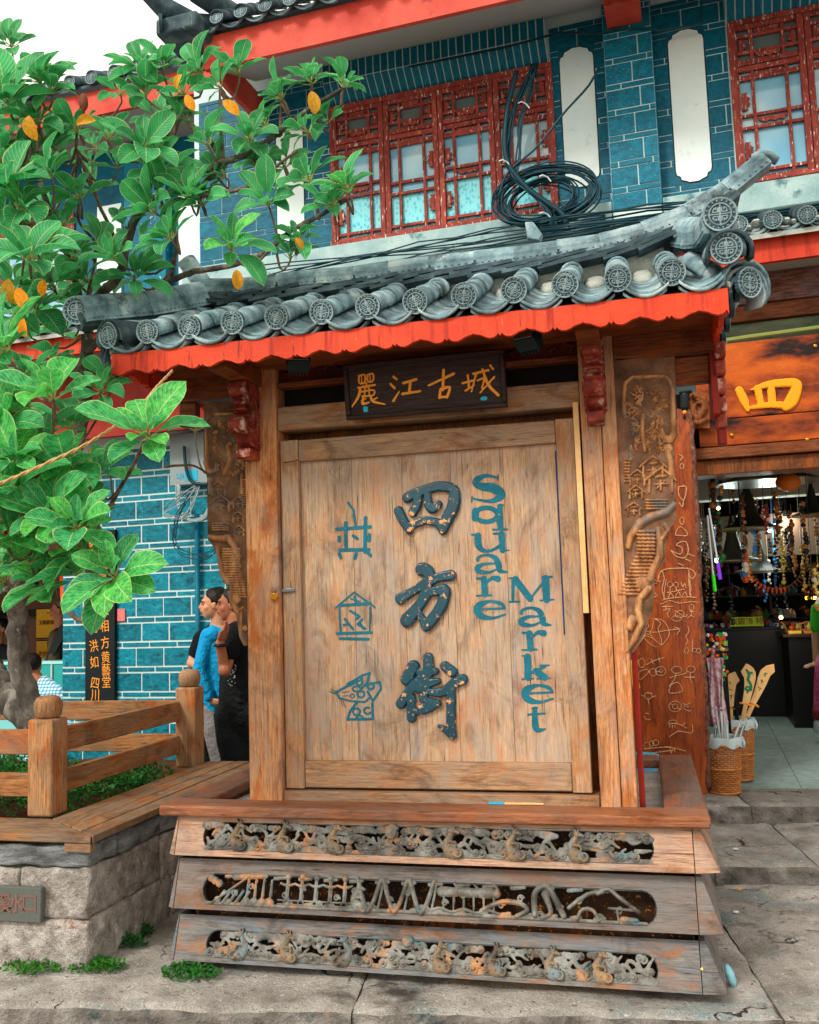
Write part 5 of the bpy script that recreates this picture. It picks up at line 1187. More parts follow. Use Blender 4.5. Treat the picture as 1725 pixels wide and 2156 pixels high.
part('cable_head',MB().obox(P(1124,148,2.70,1),(.03,.02,.045),Matrix.Rotation(rad(10),4,'Y')),M['black'],CO,bevel=.006)
tag(part('roof_finial',MB().prism([(-.02,-.03),(.035,-.05),(.05,-.02),(.01,.045),(-.028,.05)],-.02,.02),M['tile'],None,bevel=.006),'small pale stone stub standing on the roof between the cables','stone stub')
o=bpy.data.objects['roof_finial']; o.location=P(1120,490,.25)
# ================================================================ LEFT GROUND-FLOOR WALL
LW=thing('teal_brick_wall','teal brick wall with bright white joints left of the kiosk','wall',(-3.2,3.0,0),F=1)
part('wall_body',MB().box(-4.16,-1.9,2.905,2.995,-.05,3.1),M['mortar'],LW)
nb=brickwork(LW,-4.158,-2.02,.05,2.9,2.905,M['brick'],L=.262,j=.017,tall=.157,thin=.048)
# couplet board
cb=thing('couplet_board','tall black board with two columns of orange calligraphy on the teal brick wall','sign',(-3.86,2.85,1.5),F=1)
b0=P(181,1300,2.87,1); b1=P(243,1300,2.87,1); zt_=P(205,1117,2.87,1).z
part('board',MB().box(b0.x,b1.x,2.86,2.896,.45,zt_),M['black'],cb,bevel=.004)
for (u,vs_,chars) in ((196,[1150,1182,1222,1262,1292,1322,1362,1396,1440,1465],'龍春百高鳳翔洪如四川'),(220,[1135,1175,1205,1250,1286,1320,1355,1386,1412,1438,1468],'芸林書翠大相方黄藝堂'[:11])):
    for v,chh in zip(vs_,chars):
        p=P(u+ (v-1300)*.03,v,2.858,1); me=text_mesh(chh,.108,M['orange'],.0015,.0)
        put('calligraphy',me,cb,loc=(p.x,2.8585,p.z),rot=(math.pi/2,rad(rs.uniform(-9,9)),0),scale=(.85,1.0,1))
# meter box and its cables
mbx=thing('meter_box','grey metal meter box with looping cables on the teal brick wall','meter box',tuple(P(395,985,2.85,1)),F=1)
a=P(360,940,2.8,1); b=P(436,1018,2.8,1)
part('box_body',MB().box(a.x,b.x+.03,2.78,2.9,b.z,a.z+.1),M['box'],mbx,bevel=.006)
part('box_label',MB().box(a.x+.14,a.x+.26,2.777,2.7795,b.z+.03,b.z+.12),M['cyan'],mbx)
me=text_mesh('S.JIN',.055,M['cyan'],.001,.001); put('box_lettering',me,mbx,loc=(a.x+.11,2.7775,b.z+.075),rot=(math.pi/2,0,0))
part('black_hose',MB().tube(pathpts([P(u,v,2.74,1) for u,v in ((388,940),(392,985),(405,1015),(440,1020))],12),.014,7),M['cable'],mbx,smooth=True)
for i in range(6):
    part('cable',MB().tube(pathpts([P(u+rs.uniform(-2,2)+i*1.2,v+rs.uniform(-2,2)+i*.8,2.76,1) for u,v in ((372,1018),(374,1060),(380,1078),(400,1094),(425,1088),(438,1068))],14),.007,5),M['cablelt'],mbx,smooth=True)
for i in range(5):
    part('thin_wire',MB().tube(pathpts([P(u+rs.uniform(-9,9),v+rs.uniform(-9,9),2.75,1) for u,v in ((420,1020),(385,1050),(350,1078),(385,1086),(420,1030))],12),.0028,5),M['cablelt'],mbx,smooth=True)
for i in range(4):
    part('thin_wire',MB().tube(pathpts([P(u+rs.uniform(-6,6),v+rs.uniform(-6,6),2.75,1) for u,v in ((400,1050),(372,1090),(368,1140),(390,1165),(430,1172),(455,1160))],14),.004,5),M['cable'],mbx,smooth=True)
tag(part('wall_pipe',MB().tube([(P(415,1100,2.86,1).x,2.86,2.3),(P(415,1100,2.86,1).x+.0,2.86,.0)],.022,8),M['brickup'],None,F=1,smooth=True),'dark painted pipe running down the teal wall behind the three standing people','pipe')
c=P(388,1200,2.88,1)
tag(part('red_paper_tag',MB().box(P(246,1292,2.88,1).x,P(262,1292,2.88,1).x,2.885,2.893,P(250,1308,2.88,1).z,P(250,1282,2.88,1).z),flat('pink_paper','e07a78'),None,F=1),'pink paper tag on wall at right edge of the couplet board','paper tag')
# ================================================================ LEFT SHOP
SY=3.4
LSH=thing('left_shop','open shop front at far left with tan wall behind a glass counter','shop',(-5,3.6,0),F=1)
part('back_wall',MB().box(-8,-4.2,5.2,5.3,-.1,3.2),M['tan'],LSH)
part('side_wall',MB().box(-4.19,-4.165,3.0,5.2,-.1,3.2),M['tan'],LSH)
part('far_wall',MB().box(-8,-7.9,3.0,5.2,-.1,3.2),M['tan'],LSH)
part('ceiling',MB().box(-8,-4.2,2.9,5.3,3.15,3.2),M['tan'],LSH)
part('upper_wall',MB().box(-8,-4.17,2.9,3.0,2.05,3.3),M['carvered'],LSH)
part('red_post',MB().box(-4.93,-4.78,2.80,2.9,1.9,3.4),M['red'],LSH)
part('shelf_band',MB().box(-7.5,-4.2,5.0,5.19,1.52,1.60),M['darkfurn'],LSH)
part('shelf_band',MB().box(-7.5,-4.2,4.4,4.42,1.85,2.0),M['tan'],LSH)
tag(part('orange_banner',MB().prism([(P(128,1185,3.2,1).x,P(128,1185,3.2,1).z),(P(149,1185,3.2,1).x,P(149,1185,3.2,1).z),(P(149,1290,3.2,1).x,P(149,1290,3.2,1).z),(P(130,1262,3.2,1).x,P(130,1262,3.2,1).z)],3.18,3.2),M['banner'],None,F=1),'bright orange banner hanging at the left end of the teal wall','banner')
for n,(v0,v1,lb,t1,t2) in enumerate(((1283,1342,'upper yellow plaque with one line of dark red characters','2011 年度','玉龍銀器名店'),(1350,1405,'lower yellow plaque with bold dark red characters','授予單位','守合同重信用'))):
    a=P(82,v0,4.6,1); b=P(111,v1,4.6,1)
    pq=thing('award_plaque',lb+' inside the left shop','plaque',((a.x+b.x)/2,4.6,b.z),F=1,group='yellow plaques in the left shop')
    xa=a.x-.02; xb=b.x+.16
    part('plate',MB().box(xa,xb,4.585,4.6,b.z,a.z),M['yellow'],pq); part('plate_frame',MB().box(xa-.012,xb+.012,4.601,4.62,b.z-.012,a.z+.012),M['plaque'],pq)
    me=text_mesh(t2,.050,M['plum'],.001,.001); put('plaque_lettering',me,pq,loc=((xa+xb)/2,4.583,b.z+(a.z-b.z)*.52),rot=(math.pi/2,0,0))
    me=text_mesh(t1,.022,M['plum'],.001,0); put('plaque_lettering',me,pq,loc=((xa+xb)/2,4.583,b.z+(a.z-b.z)*.86),rot=(math.pi/2,0,0))
GC=thing('glass_counter','teal lit glass display counter in the left shop','display counter',(-5.6,3.7,0),F=1)
gt=P(75,1392,3.6,1).z
part('counter_top',MB().box(-7.2,-4.2,3.55,4.1,gt-.03,gt),flat('pale_glass','9fe0dc',rough=.15),GC,bevel=.004)
part('glass_front',MB().box(-7.2,-4.2,3.56,3.57,gt-.45,gt-.032),flat('teal_glass','2fa8a4',rough=.1),GC)
part('counter_base',MB().box(-7.2,-4.2,3.58,4.08,-.1,gt-.45),flat('pale_cyan_base','7cc8c8',rough=.5),GC)
for i in range(7): part('counter_mullion',MB().box(-6.9+i*.42,-6.88+i*.42,3.545,3.5595,gt-.45,gt-.032),M['cloth'],GC)
# ================================================================ GIFT SHOP ON THE RIGHT
GS=thing('gift_shop','open fronted souvenir shop with dark interior right of the kiosk','shop',(2.4,2.7,.2),F=1)
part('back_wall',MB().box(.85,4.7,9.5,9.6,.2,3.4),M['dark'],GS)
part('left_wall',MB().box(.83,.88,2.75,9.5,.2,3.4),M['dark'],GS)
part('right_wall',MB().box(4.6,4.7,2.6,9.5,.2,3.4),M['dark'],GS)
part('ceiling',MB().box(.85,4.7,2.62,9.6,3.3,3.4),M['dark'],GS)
part('ceiling_panel',MB().box(1.0,4.5,4.8,5.0,2.35,2.56),flat('beige_band','a09a8c',rough=.8),GS)
part('ceiling_panel',MB().box(1.0,4.5,5.6,5.65,1.86,2.26),flat('brown_band','6a5648',rough=.8),GS)
part('front_pier',MB().box(.70,.95,2.42,2.8,.1,3.65),M['darkpost'],GS)
za,zb_=3.40,3.60
part('upper_beam',MB().box(.95,3.5,2.50,2.7,za,zb_),wood('streaked_beam','2e1a14','6a3c2c','9a7468','x',grey='7c7c88',greyamt=.7),GS,bevel=.005)
part('upper_beam',MB().box(.95,3.5,2.52,2.7,3.29,3.395),M['darkbeam'],GS,bevel=.005)
part('green_board',MB().box(.95,3.5,2.56,2.7,3.14,3.285),pmat('green_grey_board',[(.3,'3c4a38'),(.7,'6c745c')],scale=5,stretch=(1,4,4)),GS)
part('bamboo_strip',MB().tube([(1.0,2.50,3.155),(1.5,2.49,3.175),(2.2,2.50,3.195),(3.4,2.5,3.21)],.014,7),M['petiole'],GS)
part('door_header',MB().box(.98,3.5,2.44,2.7,2.38,2.455),M['darkbeam'],GS,bevel=.006)
part('door_header',MB().box(.98,3.5,2.48,2.7,2.28,2.375),M['darkpost'],GS,bevel=.005)
# sign board of two planks, with the big character
SG=thing('shop_signboard','burnt orange plank signboard with large yellow character over the shop door','sign',(1.9,2.45,2.5),F=1)
part('sign_plank',MB().box(1.14,3.2,2.455,2.50,2.64,3.135),M['signor'],SG,bevel=.004)
part('sign_plank',MB().box(1.14,3.2,2.46,2.50,2.463,2.636),M['signor'],SG,bevel=.004)
CS=crop(1986,1100,700,1509); sg=stroker(CS,2.44,1)
relief('character',sg([[(945,385,26),(980,460,28),(1005,525,14)],[(1030,382,8),(1150,345,24),(1320,332,30),(1352,362,32),(1315,460,40),(1275,505,26)],[(1010,512,10),(1150,490,20),(1245,490,24)],[(1075,372,24),(1098,480,22)],[(1170,355,22),(1178,470,26)]],.02,True,1.12),M['signyel'],SG,cell=.004,back=.004,Y=2.452,prof='pill')
mb=MB()
for (x,z) in ((1.52,2.56),(2.3,2.6),(1.62,2.95)): pass
for (u,v) in ((1541,916),(1717,728),(1700,925)):
    c=P(u,v,2.45,1); part('bolt',MB().ball((c.x,2.45,c.z),(.014,.008,.014),8,5),M['brass'],SG,smooth=True)
# carved animal head by the sign
c=P(1477,868,2.36,1)
AH=thing('carved_head_post','small carved wooden mask on the post top beside the signboard','carving',(c.x,2.36,c.z),F=1)
sm=stroker(CS,2.36,1)
relief('mask',sm([[(640,430,30),(690,450,26),(700,520,26),(650,590,30),(610,560,24),(600,480,22)],arc(655,520,28,40,0,300,11,8),[(650,460,14),(690,490,12)],[(620,620,20),(670,620,24),(710,600,18)]],.03),M['darkpost'],AH,cell=.004,base=[sm.pt(*q) for q in ((590,400),(720,400),(740,660),(600,650))],base_h=.01,back=.05,Y=2.36)
c=P(1443,858,2.30,1)
MK=thing('small_mask_ornament','small dark mask ornament with orange jewel hanging at the plank top','ornament',(c.x,2.3,c.z),F=1)
relief('mask',sm([[(560,440,30),(560,520,28)],[(530,420,12),(600,410,12)],[(560,590,12)]],.03),M['black'],MK,cell=.004,back=.02,Y=2.30); part('jewel',MB().ball((P(1442,868,2.28,1)),.014,8,5),M['orange'],MK,smooth=True)
# carved plank with petroglyph lines
PK=thing('glyph_plank','tall varnished red plank with raw edge and carved pale petroglyph lines beside the shop door','carved plank',(.9,2.3,.2),F=1)
Ck=crop(1986,1900,700,1725)
PY_=2.30
e=[P(*q,PY_,1) for q in ((1425,860),(1448,862),(1455,900),(1462,1000),(1470,1150),(1476,1300),(1482,1400),(1486,1520),(1489,1600),(1491,1672),(1336,1672),(1332,1500),(1328,1300),(1330,1100),(1335,900))]
part('plank',MB().prism([(p.x,p.z) for p in e],PY_,PY_+.05),M['plank'],PK,bevel=.004)
ed=[P(*q,PY_+.012,1) for q in ((1449,862),(1456,900),(1463,1000),(1471,1150),(1477,1300),(1483,1400),(1487,1520),(1490,1600),(1492,1672))]
ed2=[]; 
for a_,b_ in zip(ed,ed[1:]):
    for k in range(6): p=a_.lerp(b_,k/6); ed2.append(p+Vector((rs.uniform(-.006,.006),rs.uniform(-.006,.006),0)))
part('bark_edge',MB().tube(ed2,[.016+rs.uniform(-.004,.005) for _ in ed2],7),M['edge'],PK,smooth=True)
def sk(l,r=9): return [(x,y,r) for x,y in l]
gl=[sk([(490,0),(480,60),(470,150)]),sk([(680,0),(690,80),(680,110),(690,140)]),sk([(460,165),(530,150),(640,140),(735,145)]),sk([(445,200),(520,170),(590,190),(700,178),(745,185)]),sk([(500,105),(560,95),(640,75)]),
    arc(520,40,22,22,0,360,8,10),arc(570,42,20,20,0,360,8,10),sk([(610,20),(625,60),(640,30),(650,65)]),sk([(525,60),(520,95)]),sk([(570,62),(575,90)]),sk([(510,145),(525,110),(550,140)]),sk([(565,135),(590,100),(605,130)]),sk([(620,130),(640,100),(660,130)]),
    sk([(460,220),(545,215)]),sk([(465,250),(520,235),(500,275),(515,310)]),sk([(490,210),(485,250)]),arc(600,280,36,30,0,360,8,12),arc(575,315,40,22,0,330,8,12),sk([(560,250),(640,300),(660,280)]),arc(695,225,20,25,0,360,8,10),sk([(680,255),(715,260)]),sk([(695,255),(690,290),(660,310)]),sk([(695,290),(715,305)]),
    sk([(390,315),(445,350),(425,400),(450,480),(455,525)]),sk([(390,315),(460,330),(505,390),(510,460),(460,525)]),sk([(390,330),(375,400),(360,430),(380,470),(450,530)]),sk([(270,400),(380,425),(500,410),(590,400)]),sk([(560,385),(600,402),(575,445)]),arc(325,375,25,20,0,360,8,10),sk([(270,470),(320,455),(370,470)]),sk([(330,400),(310,460),(260,535)]),sk([(310,470),(360,520),(410,545)]),sk([(290,430),(350,445)]),
    sk([(665,380),(675,420),(650,460),(665,490),(650,530)]),arc(655,575,16,24,0,360,8,10),sk([(705,490),(700,580)]),arc(720,570,16,16,0,360,7,8),arc(752,575,18,18,0,360,8,8),
    arc(293,675,26,36,0,360,8,10),sk([(330,690),(380,660),(470,630)]),sk([(370,640),(385,680)]),sk([(430,630),(440,665)]),sk([(265,770),(280,810),(345,750),(330,725),(275,745),(265,770)]),arc(385,750,28,30,0,360,8,10),arc(445,740,42,36,0,360,8,12),sk([(420,740),(450,750)]),arc(450,735,15,12,0,360,6,8),
    arc(575,730,42,28,-20,340,8,12),arc(690,725,34,26,0,360,8,12),sk([(520,795),(560,780),(640,760),(660,745)]),sk([(565,760),(560,800),(515,860)]),sk([(640,790),(720,790)]),sk([(685,750),(685,800),(700,835)]),sk([(530,850),(515,915),(615,905),(610,860),(580,830),(530,850)]),
    arc(345,940,30,26,0,360,8,10),sk([(290,935),(320,945)]),sk([(370,950),(405,940)]),sk([(345,970),(350,1005)]),sk([(330,915),(375,920)]),arc(562,1025,50,42,0,360,8,16),arc(562,1025,22,20,0,360,7,10),sk([(520,1000),(545,1015)]),sk([(605,1050),(580,1035)]),sk([(625,1000),(650,1010),(685,995)]),sk([(630,1040),(665,1060),(690,1060)]),sk([(635,1020),(670,1030)]),
    sk([(310,1105),(330,1130),(360,1130)]),sk([(325,1080),(350,1085)]),arc(545,1160,35,25,180,360,8,8),sk([(510,1165),(580,1165),(655,1200)]),sk([(520,1175),(520,1195)]),sk([(540,1175),(540,1200)]),sk([(560,1175),(562,1195)]),sk([(620,1180),(640,1160)]),sk([(515,1270),(560,1240),(600,1225),(690,1240),(705,1210),(700,1170)]),
    arc(335,1340,25,24,0,360,8,10),arc(372,1325,20,22,0,360,8,10),arc(405,1318,25,22,0,360,8,10),sk([(310,1370),(400,1360),(520,1355),(645,1385)]),sk([(380,1400),(460,1390),(540,1380)]),sk([(520,1350),(530,1400),(550,1365),(560,1390)]),
    arc(400,20,16,14,0,360,7,8),sk([(380,150),(420,130),(400,110)])]
sk2=stroker(Ck,PY_,1); relief('carved_line',sk2([[(x,y,r*.62) for x,y,r in s] for s in gl],.008,True,1.0),M['glyph'],PK,cell=.0028,back=.003,Y=PY_-.0)
cu=crop(1986,1100,700,1509); sk3=stroker(cu,PY_,1)
gu_=[sk([(520,840),(545,860),(525,885)]),arc(540,925,14,18,0,360,8,8),sk([(515,1070),(570,1070),(555,1160),(520,1130),(515,1070)]),sk([(520,1180),(545,1210),(550,1160)]),arc(540,1310,16,26,0,360,8,10),sk([(495,1410),(570,1415),(575,1390),(530,1350),(500,1385),(495,1410)]),sk([(462,1520),(500,1560),(560,1570),(585,1520),(570,1460),(530,1460),(500,1480),(540,1500),(530,1545),(462,1520)]),sk([(590,1545),(630,1560)]),sk([(565,1580),(600,1595)]),sk([(515,1610),(550,1625)]),sk([(370,1720),(400,1660),(500,1645),(600,1650),(635,1690),(610,1720),(590,1690)]),sk([(400,1660),(415,1720),(400,1800),(420,1860)]),sk([(590,1660),(590,1750),(605,1850)]),sk([(380,1700),(370,1730),(390,1740)])]
relief('carved_line',sk3([[(x,y,r*.6) for x,y,r in s] for s in gu_],.008,True,1.0),M['glyph'],PK,cell=.0028,back=.003,Y=PY_)

# ================================================================ NEIGHBOUR BUILDING beyond the upper left roof corner
NB=thing('neighbour_building','farther teal house with red eave and dark tiles behind the tree at upper left','building',(-5,5,0),F=1)
NY=4.4
e0=P(300,200,NY-.7,1); ez=P(300,222,NY-.7,1).z
part('wall',MB().box(-9,-2.9,NY,NY+.3,3.4,ez+.2),M['brickup'],NB)
part('eave_fascia',MB().box(-9,-2.8,NY-.74,NY-.70,ez-.02,ez+.24),M['redold'],NB)
part('soffit',MB().box(-9,-2.8,NY-.70,NY,ez+.02,ez+.04),M['soffit'],NB)
part('roof_deck',MB().prism([(NY-.8,ez+.25),(NY-.8,ez+.28),(NY+2.6,ez+1.9),(NY+2.6,ez+1.8)],-9,-2.7,'yz'),M['tiledark'],NB)
dd=Vector((0,.55,.30)).normalized(); mm=basis_m(dd).to_4x4()
for i in range(20):
    x=-2.8-i*.26
    for k in range(2): put('cover_tile',TD,NB,loc=Vector((x,NY-.85,ez+.30))+dd*(.24*k),rot=mm,scale=(1.25,1.3,1.25))
    put('tile_cap',CAPM,NB,loc=(x,NY-.86,ez+.30),rot=(0,0,0),scale=(1.4,1.4,1.4))
for (xa,xb) in ((-3.9,-3.55),(-4.9,-4.6),(-6.2,-5.2)):
    part('window_frame' if xb-xa>.6 else 'white_panel',MB().box(xa,xb,NY-.03,NY-.003,ez-2.0,ez-.6),M['winred'] if xb-xa>.6 else M['white'],NB)
for x in (-6.1,-5.65): part('pane',MB().box(x,x+.36,NY-.04,NY-.032,ez-1.8,ez-.75),M['glass'],NB)
part('pilaster',MB().box(-4.5,-4.0,NY-.12,NY-.004,3.4,ez),M['pilaster'],NB)
NB.location.z+=0.
# ================================================================ SHOP GOODS
def srt(h): return flat('goods_'+h,h,rough=.4)
GC_=[srt(h) for h in ('c8a040','8a3024','3a8a4a','d8d0c0','c85020','2a6aa0','b06a98','5a3a20','e0c060','1a1a1c','703020','a8682c')]
rs=random.Random(21)
def hat(px,py,Y,s,lab):
    c=P(px,py,Y,1); r=.30*s
    h=thing('bell_hat_lamp',lab,'hanging lamp',tuple(c),F=1,group='dark pointed hat lamps in the gift shop')
    part('hat_shade',MB().lathe([(r,0),(r*.93,.012*s),(r*.55,.05*s),(r*.32,.13*s),(r*.2,.26*s),(r*.1,.40*s),(.004,.52*s)],c,18),flat('dark_bronze','2c2820',rough=.6),h,smooth=True)
    part('hat_rim',MB().lathe([(r*1.01,-.006),(r*1.02,.004),(r*.97,.006)],c,18),flat('dull_brass_rim','6a5a38',rough=.3,metal=.5),h)
    part('hang_cord',MB().tube([c+Vector((0,0,.5*s)),Vector((c.x,c.y,3.28))],.003,5),M['black'],h)
for (u,v,Y,s,l) in ((1497,1018-30,3.2,.55,'flat dark pointed lamp at left under the shop header'),(1595,1017,3.6,1.0,'large dark pointed lamp near the shop ceiling band'),(1650,1014,4.0,1.0,'pointed lamp with brass rim behind the orange gourd'),(1578,1082+32,4.2,.85,'middle pointed lamp in the shop with pale rim'),(1545,1122+60,4.6,.8,'lower left pointed lamp above the dark shelves'),(1600,1180+24,5.0,.75,'lowest pointed lamp in front of the goods shelves'),(1480+85,1110,5.4,.5,'small pointed lamp behind the middle lamp'),(1712,1085,4.4,.6,'pointed lamp at the right side of the shop')):
    hat(u,v,Y,s,l)
def strand(u,v0,v1,Y,cols,lab,r=.022,n=None):
    a=P(u,v0,Y,1); b=P(u,v1,Y,1); t=thing('bead_strand',lab,'bead string',tuple(a),F=1,group='hanging strings of beads and bells in the gift shop')
    part('strand_cord',MB().tube([(a.x,a.y,3.28),b],.0025,4),M['black'],t)
    n=n or max(4,int((a.z-b.z)/(r*1.3)))
    for k in range(min(n,26)):
        z=a.z+(b.z-a.z)*k/n; q=rs.uniform(.6,1.15)*r
        put('bead',MB().ball((a.x+rs.uniform(-.5,.5)*r,a.y,z),q,7,5).mesh('bead',rs.choice(cols)),t)
D5=[GC_[9],GC_[7],GC_[10],GC_[11],GC_[7]]
for (u,v0,v1,Y,c,l,r) in ((1497,1000,1110,3.3,[GC_[7],GC_[9],GC_[11]],'strand of brown gourds just inside the left door edge',.028),(1516,1015,1060,3.2,D5,'short dark strand under the flat lamp',.024),(1563,1040,1160,3.4,D5,'long dark bead strand left of the gourd',.020),(1612,1065,1130,3.3,[GC_[10],GC_[1]],'red bead tassel under the orange gourd',.018),(1632,1040,1150,3.6,D5,'dark bead strand right of the gourd tassel',.02),(1567,1160,1230,3.3,[GC_[3],GC_[4],GC_[9],GC_[5]],'strand with white skull bead and blue bead',.026),(1663,1080,1190,4.0,D5,'dark strand in the shop middle right',.024),(1690,1060,1170,3.8,[GC_[7],GC_[11],GC_[9]],'brown strand near the right picture edge',.024),(1512,1080,1200,3.4,[GC_[9],GC_[7],GC_[2]],'dark green strand hanging inside left of the opening',.024),(1715,1200,1290,3.4,[GC_[11],GC_[3],GC_[8]],'pale shell strand near the shopkeeper',.018)):
    strand(u,v0,v1,Y,c,l,r)
c=P(1660,1016,3.0,1); g=thing('painted_gourd','round orange painted gourd hanging under the shop header','gourd',tuple(c),F=1)
part('gourd_body',MB().ball(c,(.085,.08,.062),16,10),flat('gourd_orange','c8641c',rough=.35),g,smooth=True)
sgd=stroker(crop(2250,1450,436,1343),2.9,1)
relief('gourd_drawing',sgd([[(1040,170,12),(1100,165,12),(1140,200,12),(1120,240,8)],[(1060,220,6),(1140,230,6)],[(1070,230,6),(1070,300,6)],[(1100,230,6),(1105,300,6)],[(1130,235,6),(1130,290,6)],[(1055,265,6),(1145,260,6)],[(1050,300,6),(1020,300,6)]],.004),flat('gourd_yellow','d8c070'),g,cell=.004,back=.004,Y=c.y-.086)
# necklace ring of orange teeth
c=P(1635,1200,3.9,1); nk=thing('tooth_necklace','half ring necklace of orange teeth hanging in the shop','necklace',tuple(c),F=1)
for k in range(22):
    a=rad(175+k*8.4); p=c+Vector((.19*math.cos(a),0,.19*math.sin(a)+.05)); q=c+Vector((.235*math.cos(a),0,.235*math.sin(a)+.05))
    put('tooth',MB().tube([p,q],[.012,.004],6).mesh('tooth',GC_[4] if k<14 else GC_[7]),nk)
# spot lamps inside
for n,(u,v,Y,w,l) in enumerate(((1541,1112,5.0,0,'small white ceiling spot left of the middle hat lamp'),(1634,1108,5.2,0,'bright white ceiling spot in the right half of the shop'),(1621,1116,5.2,0,'second white spot just left of the brightest one'),(1656,1092,5.6,1,'warm ceiling spot far right'),(1722-3,1011,5.0,1,'warm lamp at the upper right picture edge'),(1513,1070,6.0,1,'tiny warm lamp at the far left of the shop'),(1510,1180,4.0,0,'cyan white lamp on left shelf'),(1645,1300,5.8,1,'glowing warm lamp cluster above the shelf'))):
    c=P(u,v,Y,1); t=thing('ceiling_spot',l,'lamp',tuple(c),F=1,group='lit lamps in the gift shop'); lp=bpy.data.lights.new('lamp_light','POINT'); lp.energy=3.5; lp.shadow_soft_size=.05; lp.color=(1,.85,.65) if w else (.8,1,.95); lo=bpy.data.objects.new('lamp_light',lp); COL.objects.link(lo); lo.parent=t; lo.location=(0,-.06,-.03)
    part('bulb',MB().ball(c,.018 if n!=1 else .026,8,6),M['warmspot'] if w else M['spot'],t,smooth=True); part('fitting',MB().lathe([(.03,0),(.022,.05)],c+Vector((0,0,.022)),10),M['black'],t)
# shelves with small goods
SHF=thing('goods_shelf','dark back shelving crowded with small colourful souvenirs','shelf',(2.6,6.2,.2),F=1)
for z in (.55,.9,1.2,1.5,1.8,2.1): part('shelf_board',MB().box(1.0,4.5,8.9,9.3,z-.02,z),M['darkfurn'],SHF)
for x in (1.0,1.9,2.8,3.7,4.48): part('shelf_upright',MB().box(x,x+.03,8.9,9.3,.2,2.3),M['darkfurn'],SHF)
def clutter(name,parent,x0,x1,y0,y1,z,n,smin,smax,mats,lab=None):
    ms={}
    for k in range(n):
        m=rs.choice(mats); mb=ms.setdefault(m.name,(MB(),m))[0]; x,y=rs.uniform(x0,x1),rs.uniform(y0,y1); s=rs.uniform(smin,smax); t=rs.random()
        if t<.35: mb.ball((x,y,z+s),(s,s,s*1.1),6,4)
        elif t<.6: mb.obox((x,y,z+s),(s*.8,s*.6,s),Matrix.Rotation(rs.uniform(0,3),4,'Z'))
        elif t<.85: mb.lathe([(s*.6,0),(s*.9,s*.8),(s*.4,s*1.6),(s*.15,s*2.2)],(x,y,z),7)
        else: mb.tube([(x,y,z),(x+rs.uniform(-1,1)*s,y,z+s*2),(x+rs.uniform(-1,1)*s*2,y,z+s*2.6)],s*.25,5)
    for k,(mb,m) in ms.items(): part(name,mb,m,parent,kind='stuff')
for z in (.9,1.2,1.5,1.8): clutter('souvenirs',SHF,1.05,4.45,8.88,9.2,z,300,.015,.06,GC_+[M['darkfurn']]*6)
HG=thing('hanging_wares','dense curtain of small hanging trinkets filling the dark shop','souvenirs',(2.5,5.2,2.0),F=1)
mss={}
for k in range(150):
    x=rs.uniform(1.1,4.3); y=rs.uniform(4.2,5.8); zt0=rs.uniform(1.5,2.5); n_=rs.randint(5,14); m_=rs.choice([GC_[9],GC_[7],GC_[7],GC_[11],GC_[10],GC_[0],GC_[5],GC_[3],M['black'],M['black']])
    mb=mss.setdefault(m_.name,(MB(),m_))[0]; mb.tube([(x,y,zt0),(x,y,zt0+.5)],.002,4)
    for q in range(n_): r_=rs.uniform(.008,.02); mb.ball((x+rs.uniform(-.012,.012),y,zt0-q*.03),(r_,r_,r_),6,4)
for mb,m_ in mss.values(): part('trinket_string',mb,m_,HG,kind='stuff')
clutter('souvenirs',SHF,2.3,3.6,8.8,8.88,1.42,70,.010,.028,[M['warmspot']]+[GC_[0]]*6+[GC_[8]]*3+[M['led']])
CT=thing('black_counter','long black counter across the shop with green label strip','counter',(2.2,5.0,.2),F=1)
zc=P(1600,1320,6.9,1).z
part('counter_body',MB().box(1.0,2.45,6.9,7.4,.2,zc-.03),M['darkfurn'],CT); part('counter_top',MB().box(1.0,2.5,6.85,7.45,zc-.03,zc),M['black'],CT,bevel=.004)
a=P(1537,1300,6.8,1); b=P(1608,1318,6.8,1)
part('label_strip',MB().box(a.x,b.x,6.80,6.81,b.z,a.z),flat('lime_label','9ab020'),CT); me=text_mesh('民族銀飾 特價',.08,M['plum'],.001,.001); put('label_lettering',me,CT,loc=((a.x+b.x)/2,6.798,(a.z+b.z)/2),rot=(math.pi/2,0,0))
clutter('trinkets',CT,1.0,2.45,6.9,7.3,zc,150,.008,.024,GC_+[M['padwhite']])
CT2=thing('trinket_counter','dark counter with gold trinket trays before the shopkeeper','counter',(2.5,3.6,.2),F=1)
zc2=P(1680,1335,6.0,1).z; xl=P(1648,1335,6.0,1).x
part('counter_body',MB().box(xl+.05,4.5,6.0,7.5,.2,zc2-.03),M['darkfurn'],CT2); part('counter_top',MB().box(xl,4.5,5.95,7.55,zc2-.03,zc2),M['plaque'],CT2,bevel=.004)
for k in range(14):
    x=xl+.06+.14*(k%7); y=6.05+.3*(k//7); tr=part('trinket_tray',MB().box(x,x+.12,y,y+.24,zc2,zc2+.03),GC_[[0,11,8][k%3]],CT2,bevel=.004)
clutter('trinkets',CT2,xl+.05,4.2,6.05,6.8,zc2+.03,120,.012,.032,[GC_[0],GC_[8],GC_[3],GC_[11],GC_[4]])
